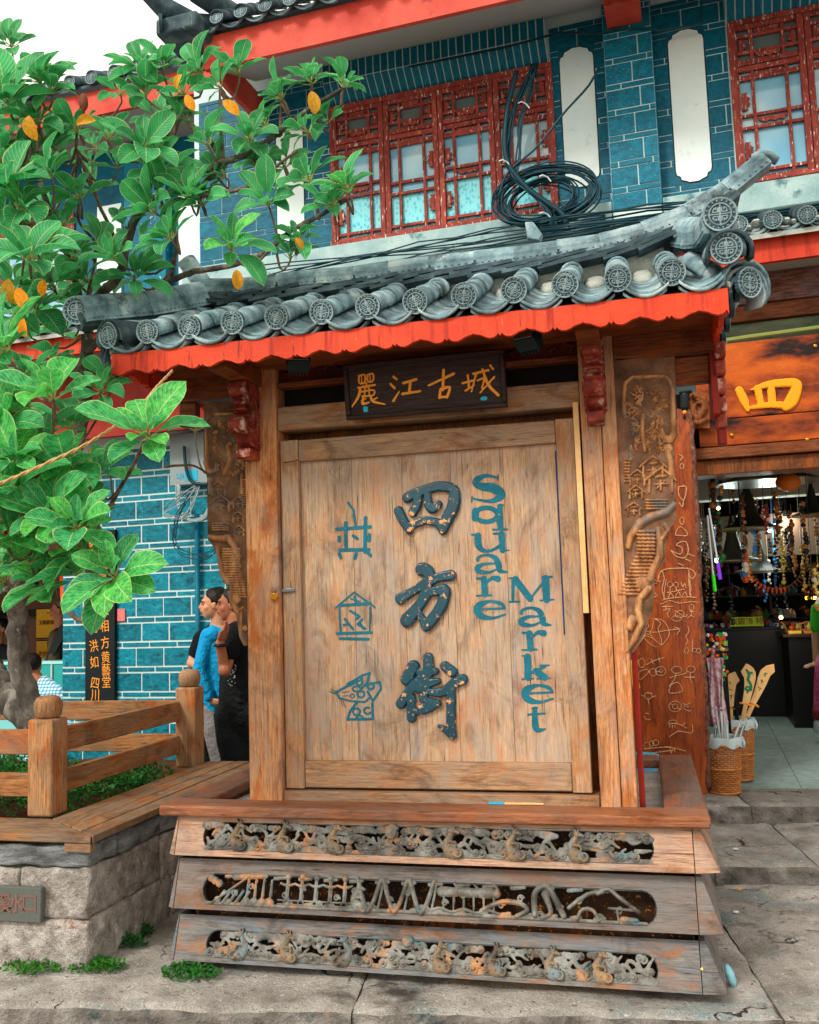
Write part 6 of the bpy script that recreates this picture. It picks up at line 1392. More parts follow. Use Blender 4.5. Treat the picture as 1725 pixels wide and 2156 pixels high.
# toy stand just inside the door, draped cloth
TS=thing('toy_stand','small stand heaped with bright plastic toys behind the carved plank','toy stand',(1.3,3.1,.2),F=1)
a=P(1490,1360,3.05,1); b=P(1535,1360,3.05,1)
part('stand_table',MB().box(a.x-.1,b.x,3.0,3.5,a.z-.10,a.z-.03),M['darkfurn'],TS); part('stand_leg',MB().box(b.x-.06,b.x-.02,3.02,3.06,.2,a.z-.1),M['darkfurn'],TS); part('stand_leg',MB().box(a.x-.1,a.x-.06,3.02,3.06,.2,a.z-.1),M['darkfurn'],TS)
bright=[flat('toy_'+h,h,rough=.3) for h in ('f06a1c','38b858','2f9ad0','f0d030','e8ece8','d83a34','f0a0a8')]
ms={}
for k in range(120):
    m=rs.choice(bright); x=rs.uniform(a.x-.05,b.x-.02); z=a.z-.02+rs.uniform(-.22,.10); y=2.98+rs.uniform(-.03,.05); s=rs.uniform(.009,.018)
    put('toy',bpy.data.meshes.get('toy_'+m.name+str(k%3)) or (MB().ball((0,0,0),(1,1,1),7,5) if k%3==0 else MB().obox((0,0,0),(1,.7,.8)) if k%3==1 else MB().lathe([(.5,-1),(1,0),(.3,1.2)],(0,0,0),7)).mesh('toy_'+m.name+str(k%3),m),TS,loc=(x,y,z),scale=(s,s,s),rot=(rs.random()*3,rs.random()*3,0))
def drape(name,a,b,Y,F,amp,folds,mat,n=26,mz=12):
    mb=MB(); vs=[]
    for j in range(mz+1):
        for i in range(n+1):
            t=i/n; s=j/mz; x=a[0]+(b[0]-a[0])*t; z=a[1]+(b[1]-a[1])*s
            vs.append((x+.01*math.sin(s*5+t*9),Y+amp*math.sin(t*folds*6.28+s*1.4)*(.4+.6*s),z))
    w=n+1; mb.add(vs,[(j*w+i,j*w+i+1,(j+1)*w+i+1,(j+1)*w+i) for j in range(mz) for i in range(n)]); return mb
pinkm=pmat('pink_print_scarf',[(.42,'d8c8c8'),(.5,'b8688a'),(.6,'e0d0d0')],scale=16,bump=.2)
a=P(1488,1385,2.9,1); b=P(1532,1530,2.9,1)
o=part('pink_scarf',drape('pink_scarf',(a.x,a.z),(b.x,b.z),2.9,1,.02,3,pinkm),pinkm,None,smooth=True,F=1); o.modifiers.new('s','SOLIDIFY').thickness=.004; tag(o,'pink and white patterned scarf draped down behind the sword baskets','scarf')
# ================================================================ WICKER BASKETS WITH SWORDS
def basket(c,h,rt_,rb,lab,nm):
    t=thing('wicker_basket',lab,'basket',tuple(c),group='wicker baskets by the shop door')
    n=32; rows=int(h/.0125)
    for k in range(rows):
        f=(k+.5)/rows; r=rb+(rt_-rb)*f**.8; z=c.z+h*f; big=(k in (rows-3,int(rows*.45),0))
        pts=[]; w=.0042 if not big else .008
        for i in range(n*2+1):
            a=2*math.pi*i/(n*2); rr=r+(.0045 if (i//2+k)%2 else -.0035)*(0 if big else 1)+(.006 if big else 0); pts.append((c.x+rr*math.cos(a),c.y+rr*math.sin(a),z))
        part('wicker_row',MB().tube(pts,w,5,cap=False),M['wicker'],t,smooth=True)
    mb=MB()
    for i in range(n): a=2*math.pi*i/n; mb.tube([(c.x+rb*math.cos(a),c.y+rb*math.sin(a),c.z+.004),(c.x+(rb+(rt_-rb)*.55)*math.cos(a),c.y+(rb+(rt_-rb)*.55)*math.sin(a),c.z+h*.5),(c.x+rt_*math.cos(a),c.y+rt_*math.sin(a),c.z+h)],.0035,5)
    part('wicker_stake',mb,M['wicker'],t)
    # cloth liner with wavy rim
    m2=MB(); vs=[]; N_=36
    for (rr,zz) in ((rt_+.012,h-.045),(rt_+.016,h+.0),(rt_+.006,h+.018),(rt_-.012,h+.008),(rt_-.02,h-.05),(rb*.9,h*.4)):
        for i in range(N_): a=2*math.pi*i/N_; q=rr+.004*math.sin(a*9)+.003*math.sin(a*5+1); vs.append((c.x+q*math.cos(a),c.y+q*math.sin(a),c.z+zz+(.010*math.sin(a*7)+.006*math.sin(a*3) if zz<h*.95 and zz>h*.6 else .003*math.sin(a*6))))
    m2.add(vs,[(j*N_+i,j*N_+(i+1)%N_,(j+1)*N_+(i+1)%N_,(j+1)*N_+i) for j in range(5) for i in range(N_)]); part('cloth_liner',m2,M['cloth'],t,smooth=True)
    part('liner_knot',MB().tube([(c.x+rt_+.01,c.y-.02,c.z+h),(c.x+rt_+.02,c.y-.03,c.z+h-.03),(c.x+rt_+.012,c.y-.035,c.z+h-.06)],[.012,.009,.004],6),M['cloth'],t,smooth=True)
    return t
b1=PZ(1527,1668,.215); b2=PZ(1558,1640,.215)
basket(b1,.345,.118,.088,'nearer orange wicker basket holding thin steel toy swords','a')
basket(b2,.40,.115,.085,'farther orange wicker basket holding pale wooden broad swords','b')
Cb=crop(1986,1900,700,1725)
def Pw(x,y,Y): u,v=Cb(x,y); return P(u,v,Y)
yb1,yb2=b1.y,b2.y
def metal_sword(x0,y0,x1,y1,lab,tip=1):
    a=Pw(x0,y0,yb1+rs.uniform(-.04,.05)); b=Pw(x1,y1,yb1+rs.uniform(-.04,.04)); t=thing('toy_steel_sword',lab,'toy sword',tuple(a),group='thin steel toy swords in the nearer basket')
    dv=(b-a).normalized(); part('blade',MB().bar(a,b,.016,.004,(0,-1,0)),M['metal'],t); part('blade_edge',MB().bar(a-dv*.0,b,.006,.007,(0,-1,0)),M['padwhite'],t)
    if tip: part('scabbard_ring',MB().tube([b+dv*.01+Vector((-.008,0,0)),b+dv*.03,b+dv*.01+Vector((.008,0,0))],.003,5),M['padwhite'],t)
for q in ((935,1330,895,1060,'leftmost tall thin steel sword with white loop tip'),(955,1330,935,1065,'second tall thin steel sword from the left'),(890,1320,888,1210,'short steel sword at the left rim'),(970,1320,968,1140,'medium steel sword right of the tall pair'),(990,1320,980,1165,'medium steel sword leaning beside it'),(1030,1310,1085,1160,'steel sword leaning right toward the wooden blades'),(1075,1310,1115,1180,'steel sword leaning farthest right'),(1085,1305,1130,1150,'thin steel sword at the right rim')): metal_sword(*q)
def broad(poly,hilt,lab,pr,Y,handle=True):
    pts=[Pw(x,y,Y) for x,y in poly]; c=Pw(*hilt[-1],Y); t=thing('wooden_broad_sword',lab,'toy sword',tuple(c),group='pale wooden broad swords in the farther basket')
    part('blade',MB().prism([(p.x,p.z) for p in pts],Y-.006,Y+.006),M['lightwood'],t,bevel=.002)
    h0,h1=Pw(*hilt[0],Y),Pw(*hilt[1],Y); part('handle',MB().bar(h0,h1,.030,.018,(0,-1,0)),M['lightwood'],t,bevel=.004)
    dv=(h1-h0).normalized(); x=Vector((dv.z,0,-dv.x)); part('guard',MB().tube([h0-x*.042,h0-x*.02-dv*.006,h0+x*.02-dv*.006,h0+x*.042],.008,7),M['orange'],t,smooth=True)
    sq=stroker(Cb,Y-.006)
    relief('sword_print',sq(pr,.0012),M['green'],t,cell=.002,back=.001,Y=Y-.0065,prof='flat')
drg=[[(1140,730,9),(1160,760,14),(1185,750,8)],[(1160,770,12),(1150,810,12),(1175,850,12),(1175,890,12),(1150,900,10),(1130,885,10),(1140,865,8),(1160,870,8)],[(1165,880,10),(1145,915,8)],[(1185,760,4),(1195,775,4)],[(1150,745,4),(1135,735,4)]]
broad([(1093,742),(1136,678),(1165,690),(1195,715),(1212,750),(1214,800),(1190,900),(1162,1000),(1104,1000),(1118,900),(1122,830),(1118,790),(1105,770)],[(1132,1012),(1105,1150)],'wooden broad sword printed with a green dragon, middle one','',yb2-.02) if 0 else None
broad([(1093,742),(1136,678),(1165,690),(1195,715),(1212,750),(1214,800),(1190,900),(1162,1000),(1104,1000),(1118,900),(1122,830),(1118,790),(1105,770)],[(1132,1012),(1105,1150)],'wooden broad sword printed with a green dragon, standing in the middle',drg,yb2-.03)
broad([(1360,682),(1368,745),(1330,780),(1300,850),(1262,920),(1212,1010),(1165,990),(1195,920),(1215,850),(1230,790),(1255,730),(1300,695)],[(1190,1010),(1145,1110)],'wooden broad sword with three small characters leaning right',[[(1280,765,5),(1305,760,5)],[(1292,755,5),(1288,785,5)],[(1255,815,5),(1275,825,5)],[(1265,810,5),(1260,840,5)],[(1232,870,5),(1255,880,5),(1240,895,5)]],yb2+.02)
broad([(1048,745),(1084,815),(1055,850),(1040,950),(1035,1040),(990,1040),(985,950),(962,860),(968,800),(1000,760)],[(1012,1045),(1010,1140)],'shorter wooden broad sword at the left with three characters',[[(1000,825,5),(1012,845,5)],[(1000,885,5),(1022,895,5)],[(1005,940,5),(1022,935,5),(1010,965,5)]],yb2+.05)
for (q,l,m) in ((((945,1040),(935,900)),'black sword handle leaning left',M['black']),(((1055,1030),(1042,850)),'black sword handle right of the short wooden blade',M['black']),(((975,1030),(975,850)),'black and orange wrapped sword handle',M['black'])):
    a,b=Pw(*q[0],yb2+.05),Pw(*q[1],yb2+.06); t=thing('wrapped_sword_handle',l,'toy sword',tuple(a),group='wrapped toy sword handles in the farther basket')
    part('handle_grip',MB().tube([a+Vector((0,0,-.1)),b],.014,8),m,t,bevel=.002)
    if 'orange' in l:
        for k in range(8): p=a.lerp(b,(k+.5)/8); put('wrap_diamond',MB().obox(p+Vector((0,-.014,0)),(.008,.002,.006)).mesh('wrap_diamond',M['orange']),t)
    part('hand_guard',MB().lathe([(.03,-.004),(.03,.004)],a,12),M['black'],t)
a,b=Pw(850,1020,yb2),Pw(850,850,yb2+.02); t=thing('pale_wooden_handle','pale wooden handle with orange collar at the basket left','toy sword',tuple(a)); part('handle_shaft',MB().tube([a+Vector((0,0,-.1)),b+Vector((0,0,.02))],.012,8),M['lightwood'],t); part('collar',MB().tube([b,b+Vector((0,0,.012))],.018,8),M['orange'],t)
# purple and green sticks hanging by the door
for (q,m,l) in ((((1493,1070),(1512,1185),(1517,1220)),flat('purple_grip','8a3ae0'),'long white rod with a purple grip leaning by the door'),(((1490,1085),(1502,1210),(1506,1245)),flat('lime_grip','3ae020'),'long white rod with a green grip leaning by the door')):
    p=[P(u,v,2.5,1) for u,v in q]; t=thing('selfie_rod',l,'rod',tuple(p[2]),F=1,group='rods leaning inside the door edge'); part('rod',MB().tube(p[:2],.006,6),M['padwhite'],t); part('grip',MB().tube(p[1:],.012,8),m,t)
# things left of plank: blue bucket, yellow orange cloth
c=P(1338,1545,2.0); t=thing('blue_bucket','pale blue plastic bucket partly hidden behind the kiosk post','bucket',(c.x,c.y,.1)); part('bucket_wall',MB().lathe([(.10,0),(.125,.40),(.13,.42)],(c.x,c.y,.12),16),flat('bucket_blue','5a9cc0'),t,smooth=True); part('bucket_rim',MB().lathe([(.137,.405),(.137,.425)],(c.x,c.y,.12),16),M['cyan'],t)
yl=flat('yellow_cloth','f0a820')
o=part('yellow_cloth',drape('y',(P(1322,1390,2.2).x,P(1322,1390,2.2).z),(P(1345,1450,2.2).x,P(1345,1450,2.2).z),2.2,0,.015,1,yl,8,6),yl,None,smooth=True); o.modifiers.new('s','SOLIDIFY').thickness=.004; tag(o,'scrap of yellow cloth showing between kiosk post and carved plank','cloth')
# ================================================================ PLANTER, BENCH, FENCE
SX,SYp=-1.495,-.275
PLT=thing('stone_planter','rough stone planter wall with weathered cap stones under the bench','planter',(-2.2,.4,0))
def rockblock(name,x0,x1,y0,y1,z0,z1,mat,parent,seed,amp=.012,cell=.032,label=None):
    from mathutils import noise as N
    bm=bmesh.new(); bmesh.ops.create_cube(bm,size=1); 
    for v in bm.verts: v.co=Vector((x0+(x1-x0)*(v.co.x+.5),y0+(y1-y0)*(v.co.y+.5),z0+(z1-z0)*(v.co.z+.5)))
    bmesh.ops.bevel(bm,geom=bm.edges[:],offset=.016,segments=2,affect='EDGES',profile=.6)
    L=max(x1-x0,y1-y0,z1-z0); cuts=min(26,int(L/cell))
    bmesh.ops.subdivide_edges(bm,edges=[e for e in bm.edges if e.calc_length()>.05],cuts=cuts,use_grid_fill=True)
    for v in bm.verts:
        p=v.co; n=N.noise_vector(p*9+Vector((seed,0,0)))*amp+N.noise_vector(p*28+Vector((0,seed,0)))*amp*.55; v.co=p+n
    me=bpy.data.meshes.new(name); bm.to_mesh(me); bm.free(); me.materials.append(mat)
    for p in me.polygons: p.use_smooth=True
    return put(name,me,parent,label=label)
# front face (along X) and right face (along Y)
CY0=SYp; 
rockblock('stone_block',-3.3,-1.84,CY0,CY0+.3,.205,.405,M['stone'],PLT,1)
rockblock('stone_block',-1.832,SX,CY0,CY0+.62,.20,.408,M['stone'],PLT,2)
rockblock('stone_block',-2.6,SX+.01,CY0-.012,CY0+.7,-.03,.197,M['stone'],PLT,3)
rockblock('stone_block',SX-.34,SX+.004,CY0+.628,1.55,.19,.40,M['stone'],PLT,4)
rockblock('stone_block',SX-.34,SX+.012,CY0+.708,1.55,-.03,.187,M['stone'],PLT,5)
rockblock('stone_block',-3.9,-2.608,CY0-.006,CY0+.4,-.03,.197,M['stone'],PLT,6)
rockblock('cap_stone',-2.6,SX+.0,CY0+.004,CY0+.24,.413,.505,M['capstone'],PLT,7,.012)
rockblock('cap_stone',SX-.25,SX-.002,CY0+.245,CY0+.62,.413,.505,M['capstone'],PLT,8,.014)
rockblock('cap_stone',SX-.25,SX-.0,CY0+.626,1.55,.408,.505,M['capstone'],PLT,9,.012)
rockblock('cap_stone',-3.9,-2.606,CY0+.0,CY0+.24,.413,.505,M['capstone'],PLT,10,.012)
mb=MB(); g=24
from mathutils import noise as NN
vs=[(-5.2+3.6*i/g,-.05+2.6*j/g,.40+.05*NN.noise(Vector((i*.4,j*.4,0)))) for j in range(g+1) for i in range(g+1)]
mb.add(vs,[(j*(g+1)+i,j*(g+1)+i+1,(j+1)*(g+1)+i+1,(j+1)*(g+1)+i) for j in range(g) for i in range(g)]); structure('planter_soil',mb,M['soil'],smooth=True)
# inscribed plate on the stone
pa=P(0,1878,CY0-.03); pb=P(88,1945,CY0-.03)
PT=thing('stone_nameplate','small grey inscribed plate fixed to the planter stone at lower left','plate',(-2.0,CY0-.02,.25))
part('plate',MB().box(-2.35,P(86,1900,CY0-.035).x,CY0-.035,CY0-.008,P(40,1943,CY0-.035).z,P(40,1868,CY0-.035).z),flat('grey_plate','5e625e',rough=.8,bump=.6,scale=8),PT,bevel=.005)
for (u,chh) in ((7,'溪'),(34,'水'),(62,'口')):
    p=P(u,1905,CY0-.036); put('plate_lettering',text_mesh(chh,.085,flat('faint_red_brown','7c5a52'),.001,.001),PT,loc=(p.x,CY0-.0365,p.z),rot=(math.pi/2,0,0))
# bench planks
BN=thing('wooden_bench','weathered plank bench around the corner of the stone planter','bench',(-1.7,.6,.5))
bx=[-1.86,-1.765,-1.665,-1.565,-1.458]
fy=[-.295,-.195,-.100,-.01]
for i in range(4):      # right leg, planks along Y, mitred
    x0,x1=bx[i]+.004,bx[i+1]-.004
    t0=(x0-bx[0])/(bx[4]-bx[0]); t1=(x1-bx[0])/(bx[4]-bx[0]); y0=-.008-.285*t0; y1=-.008-.285*t1
    zj=.001*((i*7)%3); part('plank',MB().prism([(x0,y0+.004),(x1,y1+.004),(x1,1.60),(x0,1.60)],.522+zj,.556+zj,'xy'),M['benchy'],BN,bevel=.005)
for i in range(3):
    y0,y1=fy[i]+.004,fy[i+1]-.004; f=lambda y: bx[4]-(y-fy[0])/(fy[3]-fy[0])*(bx[4]-bx[0])
    part('plank',MB().prism([(-4.2,y0),(f(y0)-.004,y0),(f(y1)-.004,y1),(-4.2,y1)],.522,.556+.001*i,'xy'),M['benchx'],BN,bevel=.005)
part('support_block',MB().box(-1.62,-1.50,CY0+.02,CY0+.06,.503,.521),M['benchx'],BN); part('edge_block',MB().box(-1.60,-1.475,-.285,-.25,.485,.5205),M['benchx'],BN)
# fence posts and rails
FN=thing('wooden_fence','low brown wooden fence with round topped posts around the planter','fence',(-1.98,.6,.55))
def fpost(x,y,s,z0=.52,zt=1.0):
    p=part('fence_post',MB().box(x-s/2,x+s/2,y-s/2,y+s/2,z0,zt),M['fpost'],FN,bevel=.012)
    r=s*.46; part('finial',MB().lathe([(r*.72,0),(r*.98,.012),(r*1.1,.05),(r*1.08,.075),(r*.9,.098),(r*.6,.108),(.003,.110)],(x,y,zt),14),M['fpost'],p,smooth=True)
pc=P(85,1600,.08); fx,fyy=-1.985,.14
fpost(fx,fyy,.135,.54,1.0)
fx2,fy2=-1.93,1.50
fpost(fx2,fy2,.135,.54,1.03)
fpost(-3.6,.16,.17,.54,1.0); fpost(-4.6,1.55,.15,.54,1.0)
def zat(v,u,Y): return P(u,v,Y).z
for (za,zb_) in ((.945,.825),(.735,.625)):
    part('rail',MB().box(fx-.02,fx+.02,fyy+.067,fy2-.067,zb_,za),M['raily'],FN,bevel=.005)
for (za,zb_) in ((.945,.825),(.735,.625)):
    part('rail',MB().box(-3.52,fx-.069,fyy-.02,fyy+.02,zb_,za),M['railx'],FN,bevel=.005)
    part('rail',MB().box(-4.52,fx2-.069,fy2+.0,fy2+.04,zb_,za),M['railx'],FN,bevel=.005)
# low shrubs in the planter, weeds
def leaflet(mb,p,L,W,d,nrm):
    d=Vector(d).normalized(); s=d.cross(Vector(nrm)).normalized(); n=s.cross(d); p=Vector(p)
    mb.add([p,p+d*L*.5+s*W*.5+n*.1*L,p+d*L,p+d*L*.5-s*W*.5+n*.1*L],[(0,1,2,3)])
def bushmesh(name,fn,n,L,seed,lab,cat='ground cover'):
    rs=random.Random(seed); mb=MB()
    for k in range(n):
        p=fn(rs); d=Vector((rs.uniform(-1,1),rs.uniform(-1,1),rs.uniform(-.2,1))); leaflet(mb,p,L*rs.uniform(.6,1.3),L*.6*rs.uniform(.6,1.2),d,(rs.uniform(-1,1),rs.uniform(-1,1),1))
    me=mb.mesh(name,M['small'],False,False); uv=me.uv_layers.new(name='UVMap')
    for i,l in enumerate(uv.data): l.uv=((0,0),(.6,.5),(0,1),(-.6,.5))[i%4]
    return tag(put(name,me),lab,cat,kind='stuff')
def hb(rs):
    x=rs.uniform(-3.2,-2.05) if rs.random()<.55 else rs.uniform(-4.4,-2.0); y=rs.uniform(.35,1.4); h=.62+.10*NN.noise(Vector((x*2.2,y*2.2,3))) ; return (x,y,.42+(h-.42)*rs.random()**.4)
bushmesh('low_shrubs',hb,15000,.026,4,'dense small leaved green shrubs filling the planter behind the fence','shrubs')
def hb2(rs):
    x=rs.gauss(-2.03,.05); y=rs.gauss(1.05,.14); return (x,y,.45+rs.random()*.12)
bushmesh('leafy_seedling',hb2,500,.035,6,'small leafy green seedling between soil and fence post','plant')
def weeds(cx,cy,r,n,seed,lab,h=.05,z=0):
    def f(rs): a=rs.uniform(0,6.28); q=r*rs.random()**.6; return (cx+q*math.cos(a),cy+q*.5*math.sin(a),z+.005+h*rs.random()*(1-q/r*.6))
    bushmesh('weeds',f,n,.024,seed,lab,'weeds')
c=PZ(400,2058,0); weeds(c.x,c.y,.13,420,1,'bright green weeds at foot of the kiosk left corner')
c=PZ(200,2040,0); weeds(c.x,c.y,.14,420,2,'green weeds along the planter corner base',.035)
c=PZ(270,1995,0); weeds(c.x,c.y,.09,200,3,'dark green weed tuft against planter right face',.06)
c=PZ(300,1970,0); weeds(c.x,c.y,.06,140,4,'small weed tuft nearest the kiosk on the planter right side',.05)
c=PZ(70,2043,0); weeds(c.x,c.y,.14,260,5,'sparse weeds at the base of the planter front',.03)
rs=random.Random(77)
for k,(u,v,cc_) in enumerate(((215,1670,'padwhite'),(310,1630,'padwhite'))):
    pass
for i,(x,y,l) in enumerate(((-2.02,.62,'white pebble on the planter soil'),(-2.12,1.15,'tiny pale stone under the seedling'))): tag(part('pebble',MB().ball((x,y,.46),(.025,.02,.014),8,5),M['lime'],None,smooth=True),l,'pebble')
def floorleaf(x,y,z,L,mat,lab,rz=0):
    mb=MB(); mb.add([(0,0,0),(L*.4,L*.22,.012),(L,0,.004),(L*.4,-L*.22,.012)],[(0,1,2,3)]); me=mb.mesh('fallen_leaf',mat,False,False); uv=me.uv_layers.new(name='UVMap')
    o=put('fallen_leaf',me,None,loc=(x,y,z),rot=(rad(8),0,rz)); s=o.modifiers.new('s','SOLIDIFY'); s.thickness=.002; tag(o,lab,'leaf')
floorleaf(-2.0,.33,.465,.12,M['leafy'],'yellow fallen leaf on soil under the lower fence rail',.6)
c=PZ(140,2035,.0); floorleaf(c.x,c.y,.02,.13,M['leafy'],'tan dry leaf in the weeds at the planter base',.5)
# ================================================================ MAGNOLIA TREE
TREE=thing('magnolia_tree','broad leaved magnolia tree with glossy green and a few yellow leaves overhanging the kiosk roof','tree',(-2.2,.7,.45))
def leafverts(fold,curl_,wav,rows=9,wmax=.60,seed=0):
    vs=[];uv=[]; rs=random.Random(seed)
    for i in range(rows+1):
        t=i/rows; w=wmax*.5*(math.sin(math.pi*min(1,t**.95))**.62)*(.72+.45*t) if 0<t<1 else .004
        y=t; z=-curl_*t*t+.04*math.sin(t*3)
        for j,s in enumerate((-1,-.52,0,.52,1)):
            x=s*w; zz=z+abs(s)**1.3*fold*w+ (wav*math.sin(t*13+s*2+seed)*abs(s)**2)
            vs.append((x,y,zz)); uv.append((s,t))
    fs=[(i*5+j,i*5+j+1,(i+1)*5+j+1,(i+1)*5+j) for i in range(rows) for j in range(4)]
    return vs,fs,uv
LV=[leafverts(.5,.10,.010,seed=1),leafverts(.75,.22,.014,seed=2),leafverts(.35,.05,.020,seed=3),leafverts(.6,-.08,.014,wmax=.52,seed=4),leafverts(.3,.32,.016,wmax=.64,seed=5)]
def leafmesh(k,mat):
    vs,fs,uv=LV[k]; me=bpy.data.meshes.new('leaf'); me.from_pydata(vs,[],fs); u=me.uv_layers.new(name='UVMap')
    for p in me.polygons:
        p.use_smooth=True
        for li,vi in zip(p.loop_indices,p.vertices): u.data[li].uv=uv[vi]
    me.materials.append(mat); return me
LM_=[leafmesh(k,M['leaf']) for k in range(5)]; LY_=[leafmesh(k,M['leafy']) for k in range(2)]
rs=random.Random(31)
leaves=[]   # (matrix, depth, variant, yellow)
stalks=MB()
def rosette(c,axis,n,L,spread=1.):
    axis=Vector(axis).normalized(); q=axis.to_track_quat('Z','Y'); ph=rs.random()*6.28
    for i in range(n):
        a=ph+i*2.399; el=rad(12+74*((i+.5)/n)**.75*spread+rs.uniform(-8,8))     # angle from axis
        d=q@Vector((math.sin(el)*math.cos(a),math.sin(el)*math.sin(a),math.cos(el))); d=(d+Vector((rs.uniform(-.15,.15),rs.uniform(-.15,.15),rs.uniform(-.2,.08)))).normalized()
        nrm=(axis-d*axis.dot(d)); nrm=nrm.normalized() if nrm.length>.05 else Vector((0,-1,0))
        nrm=(nrm+Vector((rs.uniform(-.35,.35),rs.uniform(-.35,.2),rs.uniform(-.1,.4)))).normalized(); x=d.cross(nrm).normalized(); z=x.cross(d)
        s=L*(rs.uniform(.5,1.15) if i>2 else rs.uniform(.35,.6)); pet=c+d*(.022+.16*s*rs.random()); 
        stalks.tube([c-axis*.012*i/n,pet],.0022,4,cap=False)
        m=Matrix((x*s,d*s,z*s)).transposed().to_4x4(); m.translation=pet
        leaves.append((m,(pet-CAM).dot(fw),rs.randrange(5),False))
# clusters: photo position, depth, leaf length in photo pixels
cl=[(463,184,-.35,66),(500,150,-.3,60),(591,205,-.45,66),(656,173,-.45,64),(724,179,-.5,56),(526,293,-.4,66),(437,306,-.4,64),(560,265,-.3,60),(648,278,-.45,64),(690,255,-.4,56),(651,379,-.5,70),(732,400,-.6,78),(565,429,-.5,68),(487,523,-.7,80),(627,507,-.5,62),
    (698,434,-.55,66),(612,540,-.45,62),(401,416,-.4,66),(600,350,-.35,62),(545,345,-.35,58),(83,169,-.5,84),(16,214,-.6,90),(109,192,-.5,72),(23,96,-.4,84),(302,146,-.3,66),(344,140,-.3,66),(307,198,-.3,62),(229,290,-.45,80),(302,310,-.45,86),
    (162,274,-.4,66),(78,258,-.5,74),(386,195,-.35,66),(378,255,-.3,66),(420,150,-.3,60),(63,545,-.85,100),(16,399,-.7,92),(42,438,-.7,92),(104,373,-.6,84),(167,415,-.4,72),(242,545,-.5,82),(326,446,-.4,76),(360,503,-.45,76),(161,542,-.4,78),
    (208,516,-.3,74),(135,477,-.4,80),(182,592,-.3,78),(284,585,-.4,72),(326,355,-.35,76),(427,430,-.35,68),(109,608,-.5,84),(112,838,-1.15,112),(10,741,-1.0,100),(213,825,-.5,68),(311,918,-1.15,108),(35,975,-1.1,104),(20,1035,-1.15,110),
    (141,985,-1.0,96),(161,1111,-1.2,114),(205,1000,-.9,84),(110,1087,-1.1,104),(241,1215,-1.2,104),(104,1225,-.95,88),(20,1140,-1.1,100),(65,1185,-1.0,92),(50,1061,-1.0,96),(230,800,-.45,60),(412,905,.7,56),(90,927,-.8,84),(180,1160,-1.0,84),
    (245,350,-.2,70),(200,400,0,66),(370,340,-.2,64),(470,370,-.3,60),(20,300,-.4,84),(60,340,-.4,80),(120,320,-.3,74),(10,490,-.6,90),(30,610,-.6,92),(80,650,-.3,80),(150,650,-.1,70),(60,700,-.2,74),(265,480,-.1,70),(230,630,0,64),(130,700,.1,66),(180,770,-.1,60),(20,860,-.9,92),(60,790,-.6,80),(255,200,-.2,60),(190,340,-.1,66),
    (20,560,.2,70),(110,450,.3,66),(40,250,.1,70),(150,590,.4,66),(100,560,.3,66),(60,480,.2,70),(330,250,0,60),(200,310,.1,60),(5,340,-.5,86),(30,660,-.3,80),(5,900,-1.0,100),(150,900,-.6,80),(60,930,-.5,84),(175,1060,-.7,84),(30,1180,-.7,90),(130,1150,-.8,90),(90,1000,-.6,86),(200,1110,-.9,92),(5,1000,-.8,92),(120,760,-.2,70),(60,1100,-.8,90),(10,1220,-.8,90),(170,1210,-1.0,88),(5,1090,-1.1,100),(60,860,-.9,90)]
CLP=[]
for (u,v,Y,px_) in cl:
    c=P(u,v,Y); D=(c-CAM).dot(fw); L=px_*D/FPX*(1.02 if px_<88 else 1.12)
    ax=Vector((rs.uniform(-.5,.5),rs.uniform(-.95,-.15),rs.uniform(.25,1.0)))
    rosette(c,ax,rs.randint(10,14) if (Y<-.25 or px_>90) else rs.randint(5,8),L*rs.uniform(.8,1.02)); CLP.append((c,ax.normalized()))
for (u,v,Y,L,ang) in ((400,215,-.55,46,-60),(376,170,-.55,40,-120),(486,226,-.6,56,-40),(660,215,-.65,60,-80),(500,588,-.85,52,-85),(66,268,-.9,84,-75),(180,255,-.8,52,20),(22,612,-1.0,66,-80),(45,628,-1.0,60,-70),(90,605,-.9,44,-100),(630,512,-.6,34,-50),(50,690,-.8,50,-90),(192,960,-.4,40,-85)):
    c=P(u,v,Y); D=(c-CAM).dot(fw); s=L*D/FPX*(.80 if L<70 else .62); d=(rt*math.cos(rad(ang))+up*math.sin(rad(ang))); z=(-fw*.9+up*.2+rt*rs.uniform(-.4,.4)).normalized(); x=d.cross(z).normalized(); z=x.cross(d)
    m=Matrix((x*s,d*s,z*s)).transposed().to_4x4(); m.translation=c-d*s*.5; leaves.append((m,D-.3,rs.randrange(2),True))
# branches
mb=MB()
def br(pts,r,name='branch',seg=9):
    pp=[P(u,v,Y) for u,v,Y in pts]; q=pathpts(pp,max(10,len(pp)*5)); n=len(q)
    R=[r[0]+(r[1]-r[0])*i/(n-1) for i in range(n)]; q=[p+Vector((rs.uniform(-1,1),rs.uniform(-1,1),rs.uniform(-1,1)))*R[i]*.18 for i,p in enumerate(q)]
    part(name,MB().tube(q,R,seg),M['bark'] if r[0]>.012 else M['twig'],TREE,smooth=True); return q
BQ=[]
BQ+=br([(82,1530,.6),(60,1470,.58),(42,1400,.55),(37,1320,.5),(40,1240,.4),(52,1150,.3),(80,1080,.2),(125,1020,.1),(152,965,.05),(172,880,0),(184,790,-.05),(184,700,-.1)],(.062,.027),'trunk',14)
BQ+=br([(-40,1400,.8),(10,1450,.75),(45,1495,.65),(75,1530,.6)],(.095,.075),'trunk',14)
BQ+=br([(184,700,-.1),(196,640,-.1),(250,580,-.15),(270,500,-.2),(300,440,-.25),(380,388,-.3),(458,345,-.35),(526,322,-.4),(609,262,-.45),(659,223,-.48),(722,188,-.5)],(.026,.009))
BQ+=br([(185,740,-.1),(260,660,-.1),(330,606,-.15),(400,575,-.3),(470,562,-.4),(552,536,-.45),(606,491,-.5),(672,455,-.52),(730,420,-.55)],(.018,.008))
